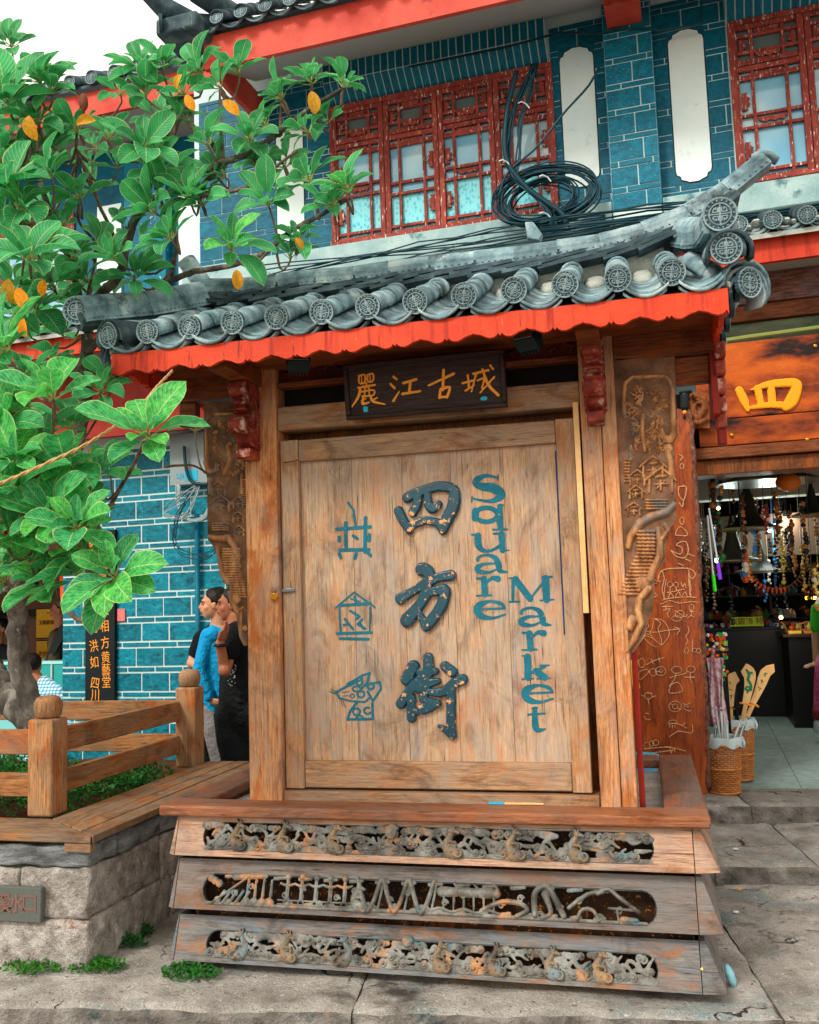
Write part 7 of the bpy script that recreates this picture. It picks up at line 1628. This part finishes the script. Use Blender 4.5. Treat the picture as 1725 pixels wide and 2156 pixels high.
BQ+=br([(300,440,-.25),(345,290,-.3),(390,235,-.32),(385,200,-.3)],(.014,.008)); BQ+=br([(463,342,-.35),(445,298,-.33),(408,272,-.33),(385,240,-.33)],(.012,.007))
BQ+=br([(380,430,-.3),(411,405,-.32),(450,364,-.35)],(.012,.009)); BQ+=br([(400,418,-.33),(450,408,-.4),(502,400,-.4),(546,379,-.42),(573,356,-.42),(627,317,-.42)],(.009,.006))
BQ+=br([(260,560,-.12),(232,480,-.2),(206,425,-.25),(185,363,-.28),(162,321,-.3),(162,270,-.35)],(.010,.006)); BQ+=br([(180,640,-.1),(199,555,-.2),(202,514,-.25),(167,467,-.3),(165,420,-.3)],(.008,.006))
BQ+=br([(360,590,-.2),(372,500,-.35),(345,440,-.35),(326,380,-.35)],(.009,.006)); BQ+=br([(470,340,-.36),(465,260,-.36),(463,190,-.35)],(.009,.005)); BQ+=br([(590,280,-.42),(592,215,-.43)],(.007,.005)); BQ+=br([(655,225,-.47),(656,180,-.46)],(.006,.005))
BQ+=br([(160,960,.0),(110,990,-.3),(60,1000,-.7),(30,1030,-1.0)],(.018,.010)); BQ+=br([(-20,850,-.2),(15,890,-.1),(50,930,0),(85,1060,.2)],(.028,.022))
BQ+=br([(184,700,-.1),(150,560,-.3),(100,430,-.45),(60,300,-.5),(30,150,-.45)],(.016,.009)); BQ+=br([(100,430,-.45),(55,500,-.7),(62,545,-.85)],(.009,.006)); BQ+=br([(78,320,-.5),(83,240,-.5),(83,175,-.5)],(.008,.005))
BQ+=br([(37,1250,.4),(0,1248,-.3),(33,1233,-.8),(56,1212,-.9),(71,1188,-.95),(90,1130,-1.0),(110,1090,-1.1)],(.015,.008)); BQ+=br([(71,1188,-.95),(100,1240,-1.0),(130,1275,-1.05),(158,1300,-1.08),(177,1307,-1.1),(195,1296,-1.12),(214,1277,-1.15),(235,1230,-1.18)],(.009,.008))
BQ+=br([(60,1030,-.6),(90,1000,-.9),(112,900,-1.1),(112,845,-1.15)],(.008,.005)); BQ+=br([(235,1060,-.7),(275,990,-.95),(305,930,-1.12)],(.008,.006)); BQ+=br([(240,1063,-.7),(236,1030,-.7),(233,1000,-.7)],(.005,.003)); BQ+=br([(170,1120,-1.05),(205,1080,-.9),(238,1060,-.75)],(.008,.008)); BQ+=br([(140,1060,-.6),(143,1000,-.9),(141,985,-1.0)],(.007,.005)); BQ+=br([(345,983,.0),(405,980,.1),(440,1000,.2)],(.007,.004))
tw=MB()
for c,ax in CLP:
    best=min(BQ,key=lambda p:(p-c).length); 
    if (best-c).length>.9: continue
    mid=(best+c)/2-ax*.05+Vector((0,0,-.03)); tw.tube(pathpts([best,mid,c-ax*.03,c+ax*.01],8),[.0065,.0062,.006,.0055,.005,.005,.0045,.0045,.004],6,cap=False)
part('twigs',tw,M['twig'],TREE,kind='stuff',smooth=True); part('leaf_stalks',stalks,M['petiole'],TREE,kind='stuff')
c=P(176,218,-.5); part('seed_cone',MB().lathe([(.004,-.05),(.008,-.03),(.016,-.02),(.02,0),(.017,.025),(.008,.045)],c,10),flat('brown_seed_cone','6a3a24',bump=1.),TREE,smooth=True)
leaves.sort(key=lambda t:t[1]); 
def onscreen(m):
    p=m.translation+m.to_3x3()@Vector((0,.5,0)); v=p-CAM; z=v.dot(fw); u=CX+FPX*v.dot(rt)/z; w_=CY-FPX*v.dot(up)/z; return -60<u<1785 and -60<w_<2200
near=[l for l in leaves if onscreen(l[0])][:296]; ns=set(id(l) for l in near)
for (m,dd,k,yl_) in near:
    o=bpy.data.objects.new('leaf',(LY_ if yl_ else LM_)[k]); COL.objects.link(o); o.parent=TREE; m2=m.copy(); m2.translation-=ROOTL[TREE]; o.matrix_local=m2
    if yl_: o['label']='yellow leaf'
for yl_ in (False,True):
    V=[];Fc=[];U=[]
    for l in leaves:
        if id(l) in ns or l[3]!=yl_: continue
        vs_,fs_,uv_=LV[l[2]]; o0=len(V); A=np.array(l[0]); w_=np.array(vs_)@A[:3,:3].T+A[:3,3]; V+=w_.tolist(); Fc+=[tuple(i+o0 for i in f) for f in fs_]; U+=uv_
    if not V: continue
    me=bpy.data.meshes.new('foliage'); me.from_pydata(V,[],Fc); u=me.uv_layers.new(name='UVMap'); idx=np.zeros(len(me.loops),int); me.loops.foreach_get('vertex_index',idx); u.data.foreach_set('uv',np.array(U)[idx].ravel()); me.materials.append(M['leafy' if yl_ else 'leaf'])
    me.polygons.foreach_set('use_smooth',[True]*len(me.polygons)); put('foliage',me,TREE,kind='stuff')
# twine across the tree
pp=[P(u,v,Y) for u,v,Y in ((-60,1040,-1.4),(0,1018,-1.3),(100,975,-1.25),(200,925,-1.15),(290,860,-.9),(330,815,-.7),(363,781,-.55))]
q=pathpts(pp,80); tw=MB()
for s in (0,math.pi): tw.tube([p+Vector((0,math.sin(i*1.1+s),math.cos(i*1.1+s)))*.0035 for i,p in enumerate(q)],.0042,5)
tag(part('jute_rope',tw,M['rope'],None,smooth=True),'twisted jute rope stretched from the left edge to the kiosk eave','rope')
# tree far behind seen through the kiosk opening
# ================================================================ PEOPLE
def remesh(name,mb,mat,parent,vox=.009,smooth=3,label=None):
    o=part(name,mb,mat,parent,smooth=True,label=label); m=o.modifiers.new('r','REMESH'); m.mode='VOXEL'; m.voxel_size=vox; m.use_smooth_shade=True
    s=o.modifiers.new('s','SMOOTH'); s.iterations=smooth; s.factor=.5; return o
def T(mb,pts,r,seg=12): mb.tube(pts,r,seg); [mb.ball(p,rr*.98,10,6) for p,rr in zip(pts,r if hasattr(r,'__len__') else [r]*len(pts))]; return mb
def hand(mb,w,d,side,curl_=.5,n=4):
    """palm and five fingers from wrist w along direction d"""
    w=Vector(w); d=Vector(d).normalized(); side=Vector(side).normalized(); nrm=d.cross(side).normalized()
    mb.ball(w+d*.045,(.045,.045,.02),8,6,Matrix((d,side,nrm)).transposed().to_4x4().to_3x3().to_4x4())
    for k in range(4):
        b=w+d*.080+side*(.030-.020*k); L=(.062,.072,.068,.052)[k]; m_=b+d*L*.5-nrm*L*.15*curl_; e=m_+(d*(1-curl_*.6)-nrm*curl_).normalized()*L*.5; mb.tube([w+d*.05+side*(.024-.016*k),b,m_,e],[.010,.0095,.0088,.007],7)
    b=w+d*.025+side*.032; mb.tube([w+d*.015+side*.015,b+side*.012,b+side*.022+d*.03,b+side*.018+d*.052],[.012,.0115,.010,.008],7)
def head(t,c,f,s=1.,skin='skin',hairfn='short',ear=True,seed=0):
    """returns builder with head; adds hair, eyes, brows, lips as children. f=facing dir"""
    c=Vector(c); f=Vector(f).normalized(); l=Vector((0,0,1)).cross(f).normalized(); u=f.cross(l)*1.; u=Vector((0,0,1))
    R=Matrix((l,f,u)).transposed().to_4x4()   # local x=left,y=forward,z=up
    g=lambda x,y,z:c+(R.to_3x3()@Vector((x,y,z)))*s
    mb=MB(); mb.ball(g(0,-.012,.025),(.074*s,.092*s,.088*s),16,12,R); mb.ball(g(0,.022,-.03),(.060*s,.068*s,.072*s),14,10,R); mb.ball(g(0,.045,-.075),(.034*s,.035*s,.030*s),10,8,R)
    mb.ball(g(.038,.048,-.022),(.026*s,.03*s,.026*s),8,6,R); mb.ball(g(-.038,.048,-.022),(.026*s,.03*s,.026*s),8,6,R); mb.ball(g(0,.075,.028),(.048*s,.018*s,.016*s),10,6,R)
    mb.tube([g(0,.082,.022),g(0,.092,.0),g(0,.101,-.018),g(0,.093,-.027)],[.010*s,.012*s,.0145*s,.013*s],8)
    mb.ball(g(0,.088,-.046),(.022*s,.012*s,.007*s),8,6,R); mb.ball(g(0,.086,-.058),(.019*s,.012*s,.008*s),8,6,R)
    for sx in (-1,1): mb.ball(g(sx*.076,-.008,-.004),(.010*s,.020*s,.031*s),8,6,R); mb.ball(g(sx*.083,-.012,.006),(.006*s,.014*s,.018*s),8,6,R)
    def extras(body):
        e=MB(); 
        for sx in (-1,1): e.ball(g(sx*.031,.083,.006),(.012*s,.006*s,.0045*s),8,5,R)
        part('eye',e,M['hair'],body,smooth=True)
        e=MB()
        for sx in (-1,1): e.tube([g(sx*.014,.094,.026),g(sx*.032,.092,.031),g(sx*.050,.078,.026)],[.003*s,.004*s,.002*s],6)
        part('eyebrow',e,M['hair'],body)
        part('lip',MB().tube([g(-.020,.088,-.050),g(-.008,.0975,-.0495),g(.008,.0975,-.0495),g(.020,.088,-.050)],[.003*s,.0055*s,.0055*s,.003*s],6),flat('lip','a8504a'),body,smooth=True)
    hr=MB(); hr.ball(g(0,-.026,.040),(.089*s,.101*s,.094*s),16,12,R); 
    rr=random.Random(seed)
    for k in range(34):
        a=rr.uniform(0,6.28); b=rr.uniform(.15,1.3); hr.ball(g(.080*math.cos(a)*math.sin(b),-.022+.094*math.sin(a)*math.sin(b),.045+.082*math.cos(b)),(.016*s,.018*s,.012*s),6,4,R)
    # cut the face free: move front-low vertices back
    Ri=R.to_3x3().inverted(); vv=[]
    for v in hr.v:
        q=(Ri@(Vector(v)-c))/s
        lim=.052 if q.z>.050 else (.016 if q.z>-.004 else -.030)
        if q.y>lim: q.y=lim+(q.y-lim)*.12
        if q.z<-.035: q.z=-.035+(q.z+.035)*.3
        vv.append(tuple(c+(R.to_3x3()@q)*s))
    hr.v=vv
    return mb,extras,hr,g,R
Cq=crop(580,1880,280,915)
def Q(x,y,Y): u,v=Cq(x,y); return P(u,v,Y)
# --- man in the blue shirt
Y0=2.2
A=thing('person','young man in bright blue long sleeved shirt, hand in pocket of grey trousers','person',(Q(450,2000,Y0).x,Y0,0))
hc=Q(392,338,Y0); mb,ex,hr,g,R=head(A,hc,(-.93,-.40,.02),.93,seed=1)
mb.tube([hc+Vector((.025,.02,-.04)),Q(450,560,Y0+.03),Q(450,640,Y0+.02)],[.052,.052,.06],12)
sL,sR=Q(335,660,Y0-.04),Q(560,650,Y0+.12); hipc=Q(440,1330,Y0+.06); zf=.0
T(mb,[Q(450,640,Y0+.04),Q(440,900,Y0+.05),Q(435,1330,Y0+.06)],[.085,.095,.09])
el=Q(240,1030,Y0-.10); wr=Q(345,1340,Y0-.10)
T(mb,[sL,el,wr],[.042,.036,.026],10); T(mb,[sR,sR+Vector((.05,.06,-.28)),sR+Vector((.02,-.02,-.5))],[.042,.036,.026],10)
hand(mb,wr,Vector((.75,.45,-.6)),(1,0,0)); 
kn=[(Q(400,1700,Y0-.0),Q(470,2060,Y0+.0)),(Q(470,1700,Y0+.10),Q(530,2060,Y0+.12))]
for k,an in kn: T(mb,[hipc+Vector(((-.05 if k is kn[0][0] else .06),0,-.03)),k,an,Vector((an.x+.01,an.y,.06))],[.075,.058,.042,.036],10); mb.ball((an.x-.04,an.y-.04,.045),(.05,.11,.04),8,6,Matrix.Rotation(rad(-60),4,'Z'))
bd=remesh('body',mb,M['skin'],A,.006,4); ex(bd); remesh('hair',hr,M['hair'],A,.007,1)
sh_=MB(); T(sh_,[Q(445,590,Y0+.04)],[.064]); T(sh_,[sL+Vector((.03,0,0)),Q(450,650,Y0+.05),sR+Vector((-.03,0,0))],[.062,.085,.062]); T(sh_,[Q(450,700,Y0+.05),Q(445,900,Y0+.05),Q(440,1150,Y0+.05),Q(435,1390,Y0+.05)],[.118,.122,.112,.108],16)
for k in range(5): sh_.tube([Q(380+k*22,1180+k*30,Y0-.055),Q(430+k*14,1260+k*28,Y0-.06)],[.008,.012],6)
T(sh_,[sL,sL.lerp(el,.5),el,el.lerp(wr,.55),wr.lerp(el,.06)],[.055,.052,.050,.044,.038],12)
for k in range(6): p=el.lerp(wr,.12+.12*k); sh_.tube([p+Vector((-.046,-.01,.012)),p+Vector((.0,-.046,-.004)),p+Vector((.045,-.01,-.016))],[.007,.010,.006],6)
T(sh_,[sR,sR+Vector((.05,.06,-.28)),sR+Vector((.02,-.02,-.48))],[.055,.048,.038],12)
remesh('shirt',sh_,M['blueshirt'],A,.008,2)
tr=MB()
for i,(k,an) in enumerate(kn): T(tr,[hipc+Vector(((-.045 if i==0 else .06),0,-.02)),k,an,Vector((an.x+.01,an.y,.09))],[.092,.074,.062,.060],14)
T(tr,[hipc+Vector((-.04,0,.03)),hipc+Vector((.05,0,.03))],[.098,.098]); 
for k in range(7): p=kn[0][0].lerp(kn[0][1],k/7); tr.tube([p+Vector((-.05,-.045,.0)),p+Vector((.04,-.055,.02))],[.006,.009],6)
remesh('trousers',tr,M['trousers'],A,.009,2)
sho=MB()
for i,(k,an) in enumerate(kn): sho.ball((an.x-.05,an.y-.03,.05),(.115,.05,.05),10,6,Matrix.Rotation(rad(20),4,'Z'))
remesh('shoes',sho,M['blacktr'],A,.01,1)
# --- man behind, arms folded
Y1=2.50
Bp=thing('person','man in black T-shirt with folded arms standing behind the man in blue','person',(Q(330,2000,Y1).x,Y1,0))
hc=Q(462,330,Y1-.05); mb,ex,hr,g,R=head(Bp,hc,(.80,-.6,.0),.98,seed=2)
cx=Q(330,900,Y1); T(mb,[hc+Vector((0,0,-.06)),Q(430,600,Y1)],[.055,.06]); sL,sR=Q(262,690,Y1),Q(560,690,Y1+.1); hipc=Q(300,1390,Y1)
T(mb,[Q(380,700,Y1+.04),Q(330,1000,Y1+.03),hipc],[.09,.09,.09]); el=Q(165,960,Y1-.05); wr=Q(345,1040,Y1-.17)
T(mb,[sL,el,wr],[.046,.045,.032],10); hand(mb,wr,(1,-.1,.35),(0,.2,1)); T(mb,[sR,sR+Vector((.06,0,-.28)),Q(350,1000,Y1-.15)],[.046,.04,.03],10)
legs=[(Q(270,1750,Y1),Q(370,2060,Y1)),(Q(400,1750,Y1+.1),Q(440,2060,Y1+.1))]
for i,(k,an) in enumerate(legs): T(mb,[hipc+Vector((-.05+.1*i,0,-.03)),k,an,Vector((an.x,an.y,.06))],[.075,.058,.042,.036],10); mb.ball((an.x-.02,an.y-.06,.045),(.045,.11,.04),8,6)
bd=remesh('body',mb,M['skin'],Bp,.008,2); ex(bd); remesh('hair',hr,M['hair'],Bp,.008,1)
sh_=MB(); T(sh_,[sL+Vector((.02,0,0)),Q(420,640,Y1+.04),sR],[.065,.09,.065]); T(sh_,[Q(390,720,Y1+.04),Q(330,1000,Y1+.03),Q(285,1350,Y1)],[.125,.125,.122],16); T(sh_,[sL,sL.lerp(el,.62)],[.060,.058]); T(sh_,[sR,sR+Vector((.03,0,-.16))],[.06,.058])
remesh('t_shirt',sh_,M['blacktee'],Bp,.009,2)
tr=MB(); 
for i,(k,an) in enumerate(legs): T(tr,[hipc+Vector((-.04+.1*i,0,-.02)),k,an,Vector((an.x,an.y,.09))],[.105,.085,.068,.062],14)
T(tr,[hipc+Vector((-.03,0,.02)),hipc+Vector((.07,0,.02))],[.11,.11]); remesh('trousers',tr,M['blacktr'],Bp,.01,2)
# --- man in black T-shirt nearest
Y2=1.85
Cc=thing('person','man in black T-shirt with white print and wristwatch beside the kiosk post','person',(Q(650,2000,Y2).x,Y2,0))
hc=Q(590,345,Y2); mb,ex,hr,g,R=head(Cc,hc,(-.95,-.25,.06),.98,seed=3)
T(mb,[hc+Vector((.03,0,-.06)),Q(640,560,Y2)],[.058,.065]); sN=Q(605,640,Y2-.10); sF=Q(690,640,Y2+.2); hipc=Q(650,1400,Y2+.03)
el=Q(515,1035,Y2-.19); wr=Q(462,745,Y2-.27)
T(mb,[sN,el,wr],[.050,.045,.030],12); hand(mb,wr,(.42,.12,.90),(0,-.9,.2),.5); T(mb,[Q(680,700,Y2+.06),hipc],[.09,.09]); T(mb,[sF,sF+Vector((-.02,0,-.3)),sF+Vector((-.1,-.1,-.5))],[.05,.04,.03],10)
legs=[(Q(590,1800,Y2),Q(620,2060,Y2)),(Q(710,1800,Y2+.08),Q(730,2060,Y2+.08))]
for i,(k,an) in enumerate(legs): T(mb,[hipc+Vector((-.05+.1*i,0,-.03)),k,an,Vector((an.x,an.y,.06))],[.08,.06,.045,.038],10); mb.ball((an.x-.06,an.y-.02,.045),(.11,.045,.04),8,6)
bd=remesh('body',mb,M['skin2'],Cc,.006,4); ex(bd); hr.ball(hc+Vector((.01,.02,.115)),(.035,.035,.03),8,6); remesh('hair',hr,M['hair'],Cc,.007,1)
sh_=MB(); T(sh_,[sN+Vector((.02,.02,0)),Q(660,610,Y2+.05),sF],[.070,.10,.07]); T(sh_,[Q(680,720,Y2+.05),Q(670,1000,Y2+.05),Q(660,1300,Y2+.05),Q(655,1660,Y2+.05)],[.135,.130,.13,.135],16); T(sh_,[sN,sN.lerp(el,.52)],[.070,.072],14); T(sh_,[sF,sF+Vector((-.01,0,-.16))],[.065,.06])
for k in range(5): sh_.tube([Q(540+k*10,1250+k*70,Y2-.07),Q(700,1300+k*80,Y2-.075)],[.007,.012],6)
remesh('t_shirt',sh_,M['blacktee'],Cc,.009,2)
tr=MB()
for i,(k,an) in enumerate(legs): T(tr,[hipc+Vector((-.05+.1*i,0,-.06)),k,an,Vector((an.x,an.y,.09))],[.115,.10,.08,.07],14)
remesh('trousers',tr,M['blacktr'],Cc,.01,2)
part('watch',MB().lathe([(.034,-.01),(.036,0),(.034,.01)],wr+Vector((0,0,-.015)),14),M['black'],Cc,smooth=True); part('watch_face',MB().ball(wr+Vector((-.034,-.01,-.012)),(.008,.016,.014),8,5),M['metal'],Cc)
sq=stroker(Cq,Y2-.09); pr=[]
rr=random.Random(4)
for k in range(22): x,y=570+rr.uniform(-25,60)-k*.0,950+k*12; pr.append([(x,y,2.6),(x+rr.uniform(-16,16),y+rr.uniform(8,34),2.)])
relief('shirt_print',sq(pr,.002),M['padwhite'],Cc,cell=.002,back=.012,Y=Y2-.098,prof='flat')
# --- seated man in checked shirt
def gingham():
    m,nt,b,v,oi=base('blue_gingham'); sp=nt.nodes.new('ShaderNodeSeparateXYZ'); nt.links.new(v,sp.inputs[0]); outs=[]
    for k in (0,2):
        a=nt.nodes.new('ShaderNodeMath'); a.operation='MULTIPLY'; a.inputs[1].default_value=230; nt.links.new(sp.outputs[k],a.inputs[0]); s=nt.nodes.new('ShaderNodeMath'); s.operation='SINE'; nt.links.new(a.outputs[0],s.inputs[0]); outs.append(ramp(nt,s.outputs[0],[(.45,(0,0,0)),(.55,(1,1,1))]))
    c=mix(nt,.5,outs[0],outs[1]); c=ramp(nt,c,[(.1,lin('d4e6ee')),(.5,lin('5cb4dc')),(.9,lin('187cb4'))]); nt.links.new(c,b.inputs['Base Color']); b.inputs['Roughness'].default_value=.9; return m
Y3=3.2; hc=P(70,1403,Y3); S=thing('person','seated man seen from behind in blue and white checked shirt','person',(hc.x,Y3,0))
mb,ex,hr,g,R=head(S,hc,(-.25,.95,.0),.88,seed=5); T(mb,[hc+Vector((0,0,-.06)),P(82,1435,Y3),P(92,1490,Y3)],[.055,.06,.13]); T(mb,[P(62,1458,Y3),P(62,1530,Y3)],[.05,.04]); T(mb,[P(125,1466,Y3),P(142,1530,Y3)],[.055,.045]); T(mb,[P(92,1500,Y3),P(92,1600,Y3),P(92,1640,Y3)],[.14,.13,.15]); T(mb,[P(92,1640,Y3),P(60,1640,Y3+.4),P(60,1760,Y3+.42)],[.09,.07,.05])
remesh('body',mb,M['skin2'],S,.01,2); remesh('hair',hr,M['hair'],S,.008,1)
sh_=MB(); T(sh_,[P(64,1452,Y3),P(92,1442,Y3+.02),P(122,1462,Y3)],[.07,.085,.075]); T(sh_,[P(92,1478,Y3),P(94,1560,Y3),P(92,1620,Y3)],[.155,.165,.16],16); T(sh_,[P(124,1466,Y3),P(144,1520,Y3-.02),P(146,1560,Y3-.1)],[.07,.062,.055]); T(sh_,[P(62,1458,Y3),P(52,1530,Y3)],[.065,.055]); T(sh_,[P(80,1436,Y3)],[.064]); remesh('checked_shirt',sh_,gingham(),S,.01,2)
tr=MB(); T(tr,[P(92,1640,Y3),P(60,1640,Y3+.4),P(60,1760,Y3+.42)],[.11,.085,.065]); remesh('trousers',tr,M['blacktr'],S,.012,1)
part('stool',MB().lathe([(.16,0),(.16,.03)],(P(92,1640,Y3).x,Y3,P(92,1660,Y3).z-.03),14),M['darkbeam'],None) 
st_=bpy.data.objects['stool']; tag(st_,'round wooden stool under the man in the checked shirt','stool')
def quickperson(lab,hx,hy,Y,face,top,bottom,skin='skin',sc=1.,lean=(0,0),arms=None,seed=1,hide_top=None):
    hc=P(hx,hy,Y); t=thing('person',lab,'person',(hc.x,Y,0)); mb,ex,hr,g,R=head(t,hc,face,sc,seed=seed); l=Vector((0,0,1)).cross(Vector(face)).normalized(); l.z=0
    n=hc+Vector((0,0,-.20))*sc; T(mb,[hc+Vector((0,0,-.06)),n],[.055*sc,.065*sc]); h=n+Vector((lean[0],lean[1],-.48))*sc; sl_,sr_=n+l*.17*sc+Vector((0,0,-.05)),n-l*.17*sc+Vector((0,0,-.05))
    T(mb,[n+Vector((0,0,-.08)),h],[.09*sc,.10*sc]); f=Vector(face).normalized()
    for s_,sg in ((sl_,1),(sr_,-1)): e=s_+Vector((0,0,-.27*sc))+l*.05*sg; w_=e+f*.02*sc+Vector((0,0,-.22)); T(mb,[s_,e,w_],[.045,.038,.028],10); hand(mb,w_,f,l)
    for sg in (1,-1): T(mb,[h+l*.09*sg,Vector((h.x,h.y,h.z*.52))+l*.1*sg,Vector((h.x,h.y,.08))+l*.1*sg],[.08,.06,.04],10)
    bd=remesh('body',mb,M[skin],t,.010,2); ex(bd); remesh('hair',hr,M['hair'],t,.01,1)
    s2=MB(); T(s2,[sl_,n+Vector((0,0,-.03)),sr_],[.065,.075,.065]); T(s2,[n+Vector((0,0,-.1)),h+Vector((0,0,.02)),h+Vector((0,0,-.08))],[.13*sc,.14*sc,.15*sc],14)
    for s_,sg in ((sl_,1),(sr_,-1)): e=s_+Vector((0,0,-.27*sc))+l*.05*sg; T(s2,[s_,s_.lerp(e,.6 if top=='greensh' else 1.)],[.062,.06]); top!='greensh' and T(s2,[e,e+f*.09*sc+Vector((0,0,-.135))],[.055,.045])
    remesh('top',s2,M[top],t,.010,2)
    tr=MB()
    for sg in (1,-1): T(tr,[h+l*.08*sg,Vector((h.x,h.y,h.z*.52))+l*.1*sg,Vector((h.x,h.y,.14))+l*.1*sg],[.11,.09,.075],12)
    remesh('trousers',tr,M[bottom],t,.012,1); return t,h,n
quickperson('man in olive brown jacket leaning behind the left shop counter',128,1285,4.25,(-.9,-.3,0),'brownjk','blacktr','skin2',1.0,(.05,0),seed=7)
quickperson('dark clothed person at the far left edge of the left shop',-2,1325,4.4,(-.3,-.9,0),'blacktr','blacktr','skin2',.9,seed=8)
part('leaning_board',MB().prism([(-.02,0),(.05,0),(.27,.36),(.22,.40),(.16,.36)],0,.02),M['black'],None); o=bpy.data.objects['leaning_board']; o.location=P(94,1398,4.0); tag(o,'dark slanted blade shaped panel in front of the yellow plaques','panel')
t,h,n=quickperson('shopkeeper in green short sleeved top and pink patterned skirt at right picture edge',1752,1222,4.9,(-.75,-.6,0),'greensh','cloth','skin',1.,seed=9)
sk_=MB(); q0=h+Vector((0,0,.02))
sk_.lathe([(.17,.0),(.20,-.15),(.23,-.45),(.235,-.5),(.225,-.5),(.16,0)],q0,28); part('skirt',sk_,pmat('pink_print_skirt',[(.44,'c02a68'),(.5,'e07aa0'),(.56,'c02a68')],scale=30,bump=.1),t,smooth=True)
part('skirt_band',MB().lathe([(.236,-.45),(.243,-.53),(.235,-.53),(.228,-.45)],q0,28),flat('dark_red_hem','7c1f24'),t,smooth=True)
part('petticoat',MB().lathe([(.22,-.50),(.245,-.64),(.24,-.64),(.21,-.50)],q0,28),M['padwhite'],t,smooth=True)
